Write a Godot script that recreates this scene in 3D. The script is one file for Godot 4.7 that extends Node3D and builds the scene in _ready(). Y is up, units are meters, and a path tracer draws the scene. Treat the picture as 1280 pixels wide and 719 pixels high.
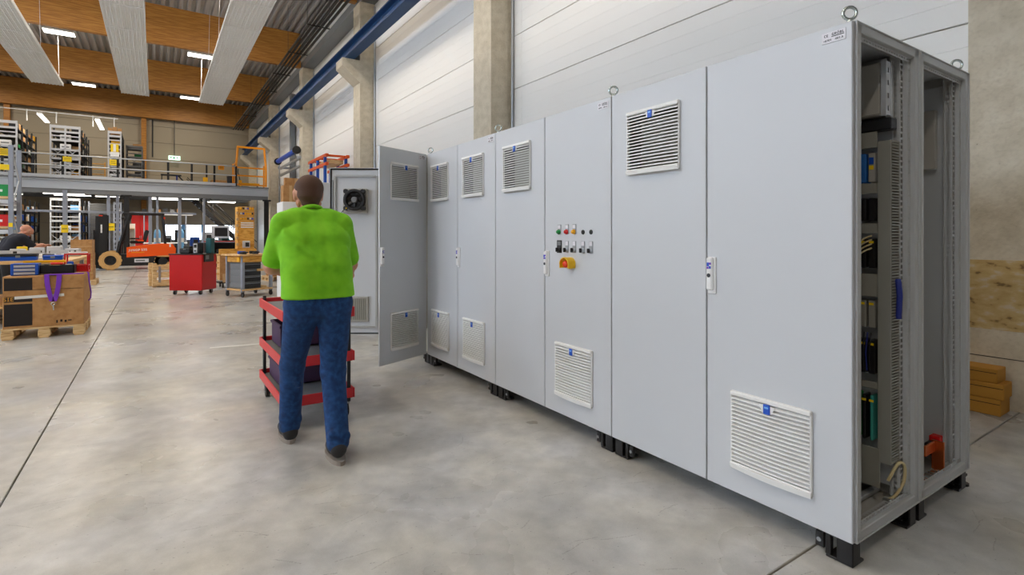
extends Node3D

# ---------------------------------------------------------------- mesh builder
class MB:
	var v := PackedVector3Array()
	var n := PackedVector3Array()
	var ix := PackedInt32Array()
	var xf := Transform3D.IDENTITY
	func poly(pts: Array, out: Vector3):
		var p := []
		for q in pts:
			p.append(xf * (q as Vector3))
		var o: Vector3 = xf.basis * out
		var nn: Vector3 = Vector3.ZERO
		for i in range(1, p.size() - 1):
			nn += (p[i] - p[0]).cross(p[i + 1] - p[0])
		nn = nn.normalized()
		if nn.dot(o) < 0.0:
			p.reverse()
			nn = -nn
		var b := v.size()
		for q in p:
			v.append(q)
			n.append(nn)
		for i in range(1, p.size() - 1):
			ix.append(b)
			ix.append(b + i + 1)
			ix.append(b + i)
	func sq(a: Vector3, b: Vector3, c: Vector3, d: Vector3, na: Vector3, nb: Vector3, nc: Vector3, nd: Vector3):
		var s := v.size()
		for q in [a, b, c, d]:
			v.append(xf * q)
		for q in [na, nb, nc, nd]:
			n.append((xf.basis * q).normalized())
		var fn := (b - a).cross(c - a)
		if fn.length() < 1e-12:
			fn = (c - a).cross(d - a)
		if fn.dot(na + nc) > 0.0:
			for k in [0, 2, 1, 0, 3, 2]:
				ix.append(s + k)
		else:
			for k in [0, 1, 2, 0, 2, 3]:
				ix.append(s + k)
	func box(c: Vector3, s: Vector3) -> MB:
		var h := s * 0.5
		for i in 3:
			for sg in [-1.0, 1.0]:
				var o := Vector3.ZERO
				o[i] = sg
				var j := (i + 1) % 3
				var k := (i + 2) % 3
				var pts := []
				for e in [[-1, -1], [1, -1], [1, 1], [-1, 1]]:
					var q := Vector3.ZERO
					q[i] = sg * h[i]
					q[j] = e[0] * h[j]
					q[k] = e[1] * h[k]
					pts.append(c + q)
				poly(pts, o)
		return self
	func bb(c: Vector3, s: Vector3, bev: float) -> MB:
		bev = min(bev, 0.45 * min(s.x, min(s.y, s.z)))
		var h := s * 0.5
		var g := h - Vector3.ONE * bev
		for i in 3:
			var j := (i + 1) % 3
			var k := (i + 2) % 3
			for sg in [-1.0, 1.0]:
				var o := Vector3.ZERO
				o[i] = sg
				var pts := []
				for e in [[-1, -1], [1, -1], [1, 1], [-1, 1]]:
					var q := Vector3.ZERO
					q[i] = sg * h[i]
					q[j] = e[0] * g[j]
					q[k] = e[1] * g[k]
					pts.append(c + q)
				poly(pts, o)
			for sj in [-1.0, 1.0]:
				for sk in [-1.0, 1.0]:
					var o := Vector3.ZERO
					o[j] = sj
					o[k] = sk
					var pts := []
					for e in [[-1, 0], [1, 0], [1, 1], [-1, 1]]:
						var q := Vector3.ZERO
						q[i] = e[0] * g[i]
						q[j] = sj * (h[j] if e[1] == 0 else g[j])
						q[k] = sk * (g[k] if e[1] == 0 else h[k])
						pts.append(c + q)
					poly(pts, o)
		for sx in [-1.0, 1.0]:
			for sy in [-1.0, 1.0]:
				for sz in [-1.0, 1.0]:
					var m := Vector3(sx, sy, sz)
					poly([c + m * Vector3(h.x, g.y, g.z), c + m * Vector3(g.x, h.y, g.z), c + m * Vector3(g.x, g.y, h.z)], m)
		return self
	func span(a: Vector3, b: Vector3) -> MB:
		return box((a + b) * 0.5, (b - a).abs())
	func cyl(a: Vector3, b: Vector3, ra: float, rb := -1.0, seg := 14, caps := true) -> MB:
		if rb < 0.0:
			rb = ra
		var d := (b - a).normalized()
		var u := d.cross(Vector3.UP if absf(d.y) < 0.9 else Vector3.RIGHT).normalized()
		var w := d.cross(u)
		var sl := (ra - rb) / maxf((b - a).length(), 1e-6)
		var ca := []
		var cb := []
		for i in seg:
			var t0 := TAU * i / seg
			var t1 := TAU * (i + 1) / seg
			var e0 := u * cos(t0) + w * sin(t0)
			var e1 := u * cos(t1) + w * sin(t1)
			sq(a + e0 * ra, a + e1 * ra, b + e1 * rb, b + e0 * rb, e0 + d * sl, e1 + d * sl, e1 + d * sl, e0 + d * sl)
			ca.append(a + e0 * ra)
			cb.append(b + e0 * rb)
		if caps:
			if ra > 1e-5:
				poly(ca, -d)
			if rb > 1e-5:
				poly(cb, d)
		return self
	func tube(p: Array, r: float, seg := 8, closed := false) -> MB:
		var cnt := p.size()
		var rings := []
		var nrm := []
		var u := Vector3.ZERO
		for i in cnt:
			var d: Vector3
			if closed:
				d = (p[(i + 1) % cnt] - p[(i - 1 + cnt) % cnt]).normalized()
			else:
				d = (p[min(i + 1, cnt - 1)] - p[max(i - 1, 0)]).normalized()
			if i == 0:
				u = d.cross(Vector3.UP if absf(d.y) < 0.9 else Vector3.RIGHT).normalized()
			else:
				u = (u - d * u.dot(d)).normalized()
			var w := d.cross(u)
			var rr := []
			var nr := []
			for k in seg:
				var t := TAU * k / seg
				var e := u * cos(t) + w * sin(t)
				rr.append(p[i] + e * r)
				nr.append(e)
			rings.append(rr)
			nrm.append(nr)
		var last := cnt if closed else cnt - 1
		for i in last:
			var j := (i + 1) % cnt
			for k in seg:
				var l := (k + 1) % seg
				sq(rings[i][k], rings[i][l], rings[j][l], rings[j][k], nrm[i][k], nrm[i][l], nrm[j][l], nrm[j][k])
		if not closed:
			poly(rings[0], p[0] - p[1])
			poly(rings[cnt - 1], p[cnt - 1] - p[cnt - 2])
		return self
	func torus(c: Vector3, axis: Vector3, R: float, r: float, seg := 20, s2 := 8) -> MB:
		var d := axis.normalized()
		var u := d.cross(Vector3.UP if absf(d.y) < 0.9 else Vector3.RIGHT).normalized()
		var w := d.cross(u)
		var p := []
		for i in seg:
			var t := TAU * i / seg
			p.append(c + (u * cos(t) + w * sin(t)) * R)
		return tube(p, r, s2, true)
	# profile: Array of Vector2(radius, height) turned about axis d through c
	func lathe(c: Vector3, d: Vector3, prof: Array, seg := 20) -> MB:
		d = d.normalized()
		var u := d.cross(Vector3.UP if absf(d.y) < 0.9 else Vector3.RIGHT).normalized()
		var w := d.cross(u)
		for i in prof.size() - 1:
			var a: Vector2 = prof[i]
			var b: Vector2 = prof[i + 1]
			var e := (b - a).normalized()
			for k in seg:
				var t0 := TAU * k / seg
				var t1 := TAU * (k + 1) / seg
				var e0 := u * cos(t0) + w * sin(t0)
				var e1 := u * cos(t1) + w * sin(t1)
				var n0 := e0 * e.y - d * e.x
				var n1 := e1 * e.y - d * e.x
				sq(c + e0 * a.x + d * a.y, c + e1 * a.x + d * a.y, c + e1 * b.x + d * b.y, c + e0 * b.x + d * b.y, n0, n1, n1, n0)
		return self
	# polygon in the plane (ux, uy) at o, pushed along ux x uy by depth
	func prism(pl: Array, o: Vector3, ux: Vector3, uy: Vector3, depth: float) -> MB:
		var uz := ux.cross(uy).normalized()
		var pp := PackedVector2Array(pl)
		if Geometry2D.is_polygon_clockwise(pp):
			pp.reverse()
		var m := pp.size()
		var tri := Geometry2D.triangulate_polygon(pp)
		var f := func(i: int, z: float) -> Vector3: return o + ux * pp[i].x + uy * pp[i].y + uz * z
		for t in range(0, tri.size(), 3):
			poly([f.call(tri[t], 0.0), f.call(tri[t + 1], 0.0), f.call(tri[t + 2], 0.0)], -uz)
			poly([f.call(tri[t], depth), f.call(tri[t + 1], depth), f.call(tri[t + 2], depth)], uz)
		for i in m:
			var j := (i + 1) % m
			var e := pp[j] - pp[i]
			poly([f.call(i, 0.0), f.call(j, 0.0), f.call(j, depth), f.call(i, depth)], ux * e.y - uy * e.x)
		return self
	func sphere(c: Vector3, r: Vector3, seg := 14, rings := 9) -> MB:
		for i in rings:
			var a0 := PI * i / rings - PI / 2
			var a1 := PI * (i + 1) / rings - PI / 2
			for k in seg:
				var t0 := TAU * k / seg
				var t1 := TAU * (k + 1) / seg
				var q := []
				for e in [[a0, t0], [a0, t1], [a1, t1], [a1, t0]]:
					q.append(Vector3(cos(e[0]) * cos(e[1]), sin(e[0]), cos(e[0]) * sin(e[1])))
				sq(c + q[0] * r, c + q[1] * r, c + q[2] * r, c + q[3] * r, q[0] / r, q[1] / r, q[2] / r, q[3] / r)
		return self
	func mesh() -> ArrayMesh:
		var arr := []
		arr.resize(Mesh.ARRAY_MAX)
		arr[Mesh.ARRAY_VERTEX] = v
		arr[Mesh.ARRAY_NORMAL] = n
		arr[Mesh.ARRAY_INDEX] = ix
		var m := ArrayMesh.new()
		m.add_surface_from_arrays(Mesh.PRIMITIVE_TRIANGLES, arr)
		return m

# ---------------------------------------------------------------- node helpers
var used := {}
var M := {}
var rng := RandomNumberGenerator.new()

func numbered(parent: Node, called: String) -> String:
	var key := str(parent.get_instance_id()) + called
	var k: int = used.get(key, 0)
	used[key] = k + 1
	return called if k == 0 else "%s_%03d" % [called, k]

func put(node: Node3D, called: String, parent: Node):
	node.name = numbered(parent, called)
	parent.add_child(node, true)

func part(called: String, what, mat: Material, parent: Node, at := Vector3.ZERO, rot := Vector3.ZERO) -> MeshInstance3D:
	var o := MeshInstance3D.new()
	o.mesh = what.mesh() if what is MB else what
	o.material_override = mat
	put(o, called, parent)
	o.position = at
	o.rotation = rot
	return o

func tag(o: Node3D, label: String, category: String, group := "") -> Node3D:
	o.set_meta("label", label)
	o.set_meta("category", category)
	if group:
		o.set_meta("group", group)
	return o

func thing(called: String, label: String, category: String, at := Vector3.ZERO, turn := 0.0, group := "") -> Node3D:
	var o := Node3D.new()
	put(o, called, self)
	o.position = at
	o.rotation.y = turn
	return tag(o, label, category, group)

func single(called: String, what, mat: Material, label: String, category: String, at := Vector3.ZERO, turn := 0.0, group := "") -> MeshInstance3D:
	var o := part(called, what, mat, self, at)
	o.rotation.y = turn
	tag(o, label, category, group)
	return o

func struct_mesh(called: String, what, mat: Material, at := Vector3.ZERO) -> MeshInstance3D:
	var o := part(called, what, mat, self, at)
	o.set_meta("kind", "structure")
	return o

func struct_node(called: String, at := Vector3.ZERO) -> Node3D:
	var o := Node3D.new()
	put(o, called, self)
	o.position = at
	o.set_meta("kind", "structure")
	return o

func copy(o: Node3D, at: Vector3, turn := 0.0, label := "", group := "") -> Node3D:
	var c: Node3D = o.duplicate()
	var base: String = o.get_meta("base_name") if o.has_meta("base_name") else String(o.name)
	c.name = numbered(self, base)
	add_child(c, true)
	c.position = at
	c.rotation.y = turn
	if label:
		c.set_meta("label", label)
	if group:
		c.set_meta("group", group)
	return c

func lettering(text: String, size: float, depth: float, mat: Material, parent: Node, at: Vector3, rot: Vector3, font := "Droid Sans", bold := 700) -> MeshInstance3D:
	var t := TextMesh.new()
	var f := SystemFont.new()
	f.font_names = PackedStringArray([font])
	f.font_weight = bold
	t.font = f
	t.text = text
	t.font_size = 64
	t.pixel_size = size / 46.0
	t.depth = depth
	t.curve_step = 4.0
	return part("lettering", t, mat, parent, at, rot)

func bend(p: Array, steps := 6) -> Array:
	var out := []
	for i in p.size() - 1:
		for k in steps:
			out.append((p[i] as Vector3).cubic_interpolate(p[i + 1], p[maxi(i - 1, 0)], p[mini(i + 2, p.size() - 1)], float(k) / steps))
	out.append(p[p.size() - 1])
	return out

# ---------------------------------------------------------------- materials
func mat(called: String, c: Color, rough := 0.6, metal := 0.0) -> StandardMaterial3D:
	var m := StandardMaterial3D.new()
	m.resource_name = called
	m.albedo_color = c
	m.roughness = rough
	m.metallic = metal
	M[called] = m
	return m

func c8(r: int, g: int, b: int) -> Color:
	return Color(r / 255.0, g / 255.0, b / 255.0)

func noise_tex(seed_: int, freq: float, size: int, cols: Array, stops: Array, octaves := 4, type := FastNoiseLite.TYPE_SIMPLEX_SMOOTH, normal := false, bump := 4.0, w := 0) -> NoiseTexture2D:
	var nz := FastNoiseLite.new()
	nz.seed = seed_
	nz.frequency = freq
	nz.noise_type = type
	nz.fractal_octaves = octaves
	var t := NoiseTexture2D.new()
	t.width = w if w > 0 else size
	t.height = size
	t.seamless = true
	t.noise = nz
	if normal:
		t.as_normal_map = true
		t.bump_strength = bump
	else:
		var g := Gradient.new()
		g.offsets = PackedFloat32Array(stops)
		g.colors = PackedColorArray(cols)
		t.color_ramp = g
	return t

func tri(m: StandardMaterial3D, scale: Vector3, world := false) -> StandardMaterial3D:
	m.uv1_triplanar = true
	m.uv1_world_triplanar = world
	m.uv1_scale = scale
	return m

func grey(v: float) -> Color:
	return Color(v, v, v)

func glow(called: String, c: Color, e: float) -> StandardMaterial3D:
	var m := mat(called, c, 0.5)
	m.emission_enabled = true
	m.emission = c
	m.emission_energy_multiplier = e
	return m

func floor_picture() -> ImageTexture:
	var size := 1024
	var nz := FastNoiseLite.new()
	nz.seed = 11
	nz.frequency = 0.0045
	nz.fractal_octaves = 5
	var a := nz.get_seamless_image(size, size)
	nz.seed = 12
	nz.frequency = 0.02
	var b := nz.get_seamless_image(size, size)
	nz.seed = 14
	nz.frequency = 0.0035
	var h := nz.get_seamless_image(size, size)
	var da := a.get_data()
	var db := b.get_data()
	var dh := h.get_data()
	var out := PackedByteArray()
	out.resize(size * size * 3)
	var r := RandomNumberGenerator.new()
	r.seed = 5
	for i in size * size:
		var s := 1.0 + 0.085 * (da[i] / 255.0 - 0.5) * 2.0 + 0.07 * (db[i] / 255.0 - 0.5) * 2.0 + r.randf_range(-0.02, 0.02)
		var w := (dh[i] / 255.0 - 0.5) * 0.10
		out[i * 3] = int(clampf((194.0 + 90.0 * w) * s, 0, 255))
		out[i * 3 + 1] = int(clampf((192.0 + 40.0 * w) * s, 0, 255))
		out[i * 3 + 2] = int(clampf((187.0 - 90.0 * w) * s, 0, 255))
	var im := Image.create_from_data(size, size, false, Image.FORMAT_RGB8, out)
	# scuffs and hairline scratches
	for k in 240:
		var p := Vector2(r.randf() * size, r.randf() * size)
		var ang := r.randf_range(-0.5, 0.9)
		var ln := r.randi_range(4, 60)
		var dark := r.randf() < 0.7
		for q in ln:
			ang += r.randf_range(-0.08, 0.08)
			p += Vector2(cos(ang), sin(ang))
			var px := posmod(int(p.x), size)
			var py := posmod(int(p.y), size)
			var c := im.get_pixel(px, py)
			im.set_pixel(px, py, c.lerp(Color(0.3, 0.28, 0.26) if dark else Color(0.86, 0.84, 0.8), 0.45 * r.randf()))
	# pits
	for k in 900:
		var px := r.randi_range(0, size - 3)
		var py := r.randi_range(0, size - 3)
		var c := im.get_pixel(px, py)
		im.fill_rect(Rect2i(px, py, r.randi_range(1, 2), 1), c * 0.72)
	return ImageTexture.create_from_image(im)

func make_materials():
	var m := mat("polished_concrete", Color.WHITE, 1.0)
	m.albedo_texture = floor_picture()
	tri(m, Vector3.ONE / 3.1, true)
	m.roughness_texture = noise_tex(31, 0.006, 512, [grey(0.25), grey(0.31), grey(0.38)], [0.0, 0.5, 1.0], 5)
	m.roughness_texture_channel = BaseMaterial3D.TEXTURE_CHANNEL_RED
	m.detail_enabled = true
	m.detail_albedo = noise_tex(41, 0.006, 512, [Color(0.88, 0.88, 0.89), Color(0.96, 0.957, 0.95), Color(1, 1, 1)], [0.1, 0.5, 0.9], 5)
	m.detail_blend_mode = BaseMaterial3D.BLEND_MODE_MUL
	m.detail_uv_layer = BaseMaterial3D.DETAIL_UV_2
	m.uv2_triplanar = true
	m.uv2_world_triplanar = true
	m.uv2_scale = Vector3.ONE / 7.3
	mat("joint_filler", c8(70, 66, 62), 0.9)
	m = mat("precast_concrete", Color.WHITE, 0.85)
	m.albedo_texture = noise_tex(3, 0.012, 512, [c8(200, 189, 166), c8(208, 197, 175), c8(214, 204, 183)], [0.2, 0.5, 0.8], 6)
	tri(m, Vector3.ONE / 1.6, true)
	m.normal_enabled = true
	m.normal_texture = noise_tex(4, 0.06, 512, [], [], 3, FastNoiseLite.TYPE_SIMPLEX_SMOOTH, true, 2.0)
	m.normal_scale = 0.4
	m.detail_enabled = true
	m.detail_albedo = noise_tex(43, 0.08, 512, [Color(0.55, 0.52, 0.48), Color(0.96, 0.955, 0.95), Color(1, 1, 1)], [0.02, 0.07, 0.5], 2)
	m.detail_blend_mode = BaseMaterial3D.BLEND_MODE_MUL
	m.detail_uv_layer = BaseMaterial3D.DETAIL_UV_2
	m.uv2_triplanar = true
	m.uv2_world_triplanar = true
	m.uv2_scale = Vector3.ONE / 1.9
	m = mat("stained_concrete", Color.WHITE, 0.85)
	m.albedo_texture = noise_tex(8, 0.016, 512, [c8(130, 106, 70), c8(190, 160, 104), c8(202, 176, 124), c8(206, 190, 158)], [0.1, 0.24, 0.6, 0.8], 6)
	tri(m, Vector3(0.8, 1.5, 0.8), true)
	m = mat("glulam_wood", Color.WHITE, 0.55)
	m.albedo_texture = noise_tex(5, 0.02, 512, [c8(152, 98, 36), c8(176, 118, 46), c8(192, 136, 60)], [0.15, 0.5, 0.85], 4)
	tri(m, Vector3(0.12, 2.2, 0.8), true)
	m.detail_enabled = true
	m.detail_albedo = noise_tex(47, 0.10, 512, [Color(0.45, 0.34, 0.24), Color(1, 1, 1), Color(1, 1, 1)], [0.03, 0.07, 1.0], 2)
	m.detail_blend_mode = BaseMaterial3D.BLEND_MODE_MUL
	m.detail_uv_layer = BaseMaterial3D.DETAIL_UV_2
	m.uv2_triplanar = true
	m.uv2_world_triplanar = true
	m.uv2_scale = Vector3(0.22, 0.45, 0.3)
	mat("deck_steel", c8(176, 176, 176), 0.5, 0.3)
	m = mat("wall_sheet", c8(238, 237, 233), 0.45)
	mat("end_wall_sheet", c8(158, 147, 126), 0.6)
	mat("roof_membrane", c8(120, 120, 120), 0.9)
	mat("radiant_panel_paint", c8(240, 240, 238), 0.5)
	mat("galvanised", c8(168, 172, 176), 0.38, 0.75)
	mat("zinc_pale", c8(196, 200, 204), 0.45, 0.3)
	mat("crane_blue", c8(14, 62, 108), 0.55)
	mat("black_pipe", c8(34, 30, 28), 0.5)
	mat("grey_steel", c8(128, 132, 134), 0.45, 0.3)
	m = mat("cabinet_paint", c8(205, 208, 212), 0.42)
	m.normal_enabled = true
	m.normal_texture = noise_tex(6, 0.22, 256, [], [], 2, FastNoiseLite.TYPE_SIMPLEX_SMOOTH, true, 1.2)
	m.normal_scale = 0.06
	tri(m, Vector3.ONE * 12.0)
	mat("cabinet_inner", c8(172, 170, 164), 0.5)
	mat("cabinet_frame", c8(186, 187, 186), 0.40, 0.15)
	mat("seal_rubber", c8(30, 30, 32), 0.8)
	mat("vent_plastic", c8(238, 238, 236), 0.42)
	mat("filter_fleece", c8(176, 176, 170), 0.95)
	mat("badge_blue", c8(24, 84, 196), 0.35)
	mat("badge_light", c8(120, 180, 236), 0.35)
	mat("handle_white", c8(240, 240, 240), 0.3)
	mat("black_plastic", c8(26, 26, 28), 0.42)
	mat("black_paint", c8(24, 24, 26), 0.5)
	mat("label_white", c8(226, 224, 230), 0.4)
	mat("print_black", c8(22, 22, 24), 0.7)
	mat("chrome", c8(220, 224, 224), 0.16, 1.0)
	mat("eye_zinc", c8(205, 215, 212), 0.25, 0.9)
	mat("lamp_green", c8(12, 140, 60), 0.25)
	mat("lamp_red", c8(214, 30, 30), 0.25)
	mat("lamp_yellow", c8(245, 176, 20), 0.25)
	mat("stop_yellow", c8(252, 200, 20), 0.35)
	mat("stop_red", c8(232, 60, 24), 0.35)
	mat("copper", c8(206, 112, 60), 0.3, 0.9)
	mat("duct_grey", c8(146, 145, 136), 0.6)
	mat("terminal_blue", c8(40, 110, 190), 0.5)
	mat("terminal_green", c8(30, 150, 70), 0.5)
	mat("terminal_teal", c8(60, 160, 150), 0.5)
	mat("wire_blue", c8(30, 44, 130), 0.5)
	mat("wire_cream", c8(206, 188, 140), 0.6)
	mat("cabinet_red", c8(190, 26, 22), 0.45)
	mat("white_paint", c8(236, 236, 234), 0.5)
	m = mat("cardboard", Color.WHITE, 0.85)
	m.albedo_texture = noise_tex(9, 0.03, 256, [c8(172, 124, 74), c8(184, 136, 84), c8(190, 142, 90)], [0.2, 0.5, 0.8], 4)
	tri(m, Vector3(1.2, 1.2, 1.2))
	mat("cardboard_gold", c8(196, 140, 52), 0.75)
	mat("cardboard_print", c8(36, 30, 28), 0.8)
	mat("cardboard_pale", c8(204, 168, 120), 0.85)
	m = mat("pallet_wood", Color.WHITE, 0.8)
	m.albedo_texture = noise_tex(10, 0.02, 256, [c8(186, 146, 96), c8(220, 184, 132), c8(232, 202, 154)], [0.15, 0.5, 0.85], 4)
	tri(m, Vector3(0.8, 6.0, 3.0))
	m = mat("ply_yellow", Color.WHITE, 0.6)
	m.albedo_texture = noise_tex(13, 0.02, 256, [c8(196, 134, 46), c8(224, 164, 68), c8(234, 180, 88)], [0.15, 0.5, 0.85], 4)
	tri(m, Vector3(1.0, 3.0, 1.0))
	m = mat("bench_wood", Color.WHITE, 0.5)
	m.albedo_texture = noise_tex(17, 0.02, 256, [c8(206, 156, 90), c8(228, 184, 122), c8(236, 198, 142)], [0.15, 0.5, 0.85], 4)
	tri(m, Vector3(1.0, 3.0, 4.0))
	mat("trolley_red", c8(198, 4, 6), 0.38)
	mat("rack_grey", c8(150, 156, 168), 0.5, 0.2)
	mat("rack_pale", c8(206, 208, 212), 0.5)
	mat("dark_steel", c8(44, 46, 50), 0.5, 0.3)
	mat("mid_grey", c8(120, 122, 124), 0.6)
	mat("sign_yellow", c8(250, 214, 16), 0.5)
	mat("orange_paint", c8(250, 158, 20), 0.45)
	mat("fork_orange", c8(252, 92, 10), 0.35)
	mat("rack_orange", c8(236, 92, 20), 0.5)
	mat("tyre_tan", c8(222, 176, 112), 0.8)
	mat("bin_green", c8(24, 150, 74), 0.45)
	mat("bin_red", c8(216, 30, 30), 0.45)
	mat("bin_blue", c8(20, 84, 190), 0.45)
	mat("pale_blue", c8(120, 186, 236), 0.5)
	mat("purple_strap", c8(124, 54, 190), 0.7)
	mat("petrol_green", c8(16, 84, 90), 0.5)
	mat("tool_yellow", c8(250, 184, 16), 0.45)
	mat("tape_white", c8(232, 230, 224), 0.4)
	mat("paper", c8(240, 240, 238), 0.7)
	mat("exit_green", c8(10, 140, 70), 0.5)
	mat("skin", c8(206, 148, 122), 0.55)
	M.skin.subsurf_scatter_enabled = true
	M.skin.subsurf_scatter_strength = 0.15
	mat("lips", c8(176, 100, 90), 0.5)
	mat("eye_white", c8(230, 228, 224), 0.3)
	mat("hair_brown", c8(82, 52, 34), 0.7)
	m = mat("shirt_lime", Color.WHITE, 0.85)
	m.albedo_texture = noise_tex(21, 0.02, 256, [c8(112, 186, 14), c8(128, 204, 22), c8(138, 212, 34)], [0.2, 0.5, 0.8], 3)
	tri(m, Vector3.ONE * 1.5)
	m = mat("denim", Color.WHITE, 0.85)
	m.albedo_texture = noise_tex(22, 0.05, 256, [c8(12, 46, 90), c8(20, 64, 116), c8(34, 84, 138)], [0.2, 0.5, 0.85], 4)
	tri(m, Vector3.ONE * 2.0)
	mat("shoe_dark", c8(34, 32, 34), 0.6)
	mat("shoe_sole", c8(150, 140, 130), 0.7)
	mat("shirt_black", c8(24, 26, 38), 0.85)
	mat("cart_red", c8(214, 44, 52), 0.4)
	mat("crate_purple", c8(74, 50, 84), 0.6)
	var g := mat("window_glass", Color(0.9, 0.95, 0.97, 0.12), 0.03)
	g.transparency = BaseMaterial3D.TRANSPARENCY_ALPHA
	glow("tube_glow", Color(1.0, 0.98, 0.94), 7.0)
	glow("exit_glow", Color(0.86, 1.0, 0.93), 1.2)
	glow("work_screen", Color(0.75, 0.88, 1.0), 1.0)

# ---------------------------------------------------------------- scene
const TURN := -0.0132          # the cabinet row stands a touch askew to the hall
const ROW := Vector3(2.1899, 0.0, -0.9287)
const W := 0.6489

func _ready():
	rng.seed = 20
	# camera
	var cam := Camera3D.new()
	cam.name = "camera"
	cam.projection = Camera3D.PROJECTION_FRUSTUM
	cam.near = 0.05
	cam.far = 120.0
	cam.size = 0.05 * 719.0 / 658.1
	cam.frustum_offset = Vector2(0.0, -0.05 * (359.5 - 296.0) / 658.1)
	cam.position = Vector3(0.0, 1.2736, 0.0)
	cam.rotation.y = -0.5945
	add_child(cam)
	cam.current = true
	# environment
	var we := WorldEnvironment.new()
	we.name = "environment"
	var e := Environment.new()
	e.background_mode = Environment.BG_COLOR
	e.background_color = Color(0.86, 0.92, 1.0)
	e.background_energy_multiplier = 9.0
	e.tonemap_mode = Environment.TONE_MAPPER_LINEAR
	e.tonemap_exposure = 1.1
	e.sdfgi_enabled = true
	e.ssao_enabled = true
	e.ssil_enabled = true
	we.environment = e
	add_child(we)
	make_materials()
	hall_lamps()
	shell()
	cabinets()
	walker()
	red_trolley()
	bench_worker()
	printed_carton()
	workbench_left()
	floor_cartons()
	tool_cabinet()
	drawer_table()
	ply_rack()
	forklift()
	mezzanine()
	shelving()
	lower_level()
	wall_side()

func lamp(called: String, label: String, group: String, at: Vector3, size: Vector2, energy: float, turn := 0.0, tilt := 0.0, warm := Color(1.0, 0.95, 0.88), case_mat := "white_paint"):
	var t := thing(called, label, "lamp", at, turn, group)
	t.rotation.z = tilt
	part("housing", MB.new().bb(Vector3(0, 0.05, 0), Vector3(size.x + 0.04, 0.07, size.y + 0.04), 0.012), M[case_mat], t)
	part("light_tube", MB.new().box(Vector3(0, 0.005, 0), Vector3(size.x, 0.02, size.y)), M.tube_glow, t)
	var l := AreaLight3D.new()
	l.name = "light"
	l.area_size = size
	l.light_energy = energy
	l.light_color = warm
	l.area_range = 60.0
	l.area_attenuation = 2.0
	l.shadow_enabled = true
	t.add_child(l, true)
	l.position = Vector3(0, -0.012, 0)
	l.rotation = Vector3(-PI / 2, 0, 0)
	return t

func hall_lamps():
	for x in [-8.05, -3.2, 1.65]:
		for z in [-36.2, -27.5, -19.9, -12.3, -4.7, 2.9]:
			if x > 0.0 and z > 0.0:
				continue
			var row: String = {-8.05: "third", -3.2: "second", 1.65: "first"}[x]
			var bay: String = {-36.2: "first", -27.5: "second", -19.9: "third", -12.3: "fourth", -4.7: "fifth", 2.9: "sixth"}[z]
			var t: Node3D = lamp("ceiling_lamp", "flat ceiling lamp, %s row from the crane rail, %s bay from the end wall" % [row, bay], "ceiling lamps under the roof deck", Vector3(x, 9.4, z), Vector2(0.95, 0.46), 11.5)
			for s in [-1, 1]:
				part("hanger", MB.new().cyl(Vector3(s * 0.45, 0.08, 0), Vector3(s * 0.45, 0.56, 0), 0.006, -1, 6), M.galvanised, t)

const COLS := [14.75, 7.15, -0.415, -0.415 - 7.62 * 1 - 0.56, -16.2, -23.7, -31.3, -38.9]

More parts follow.
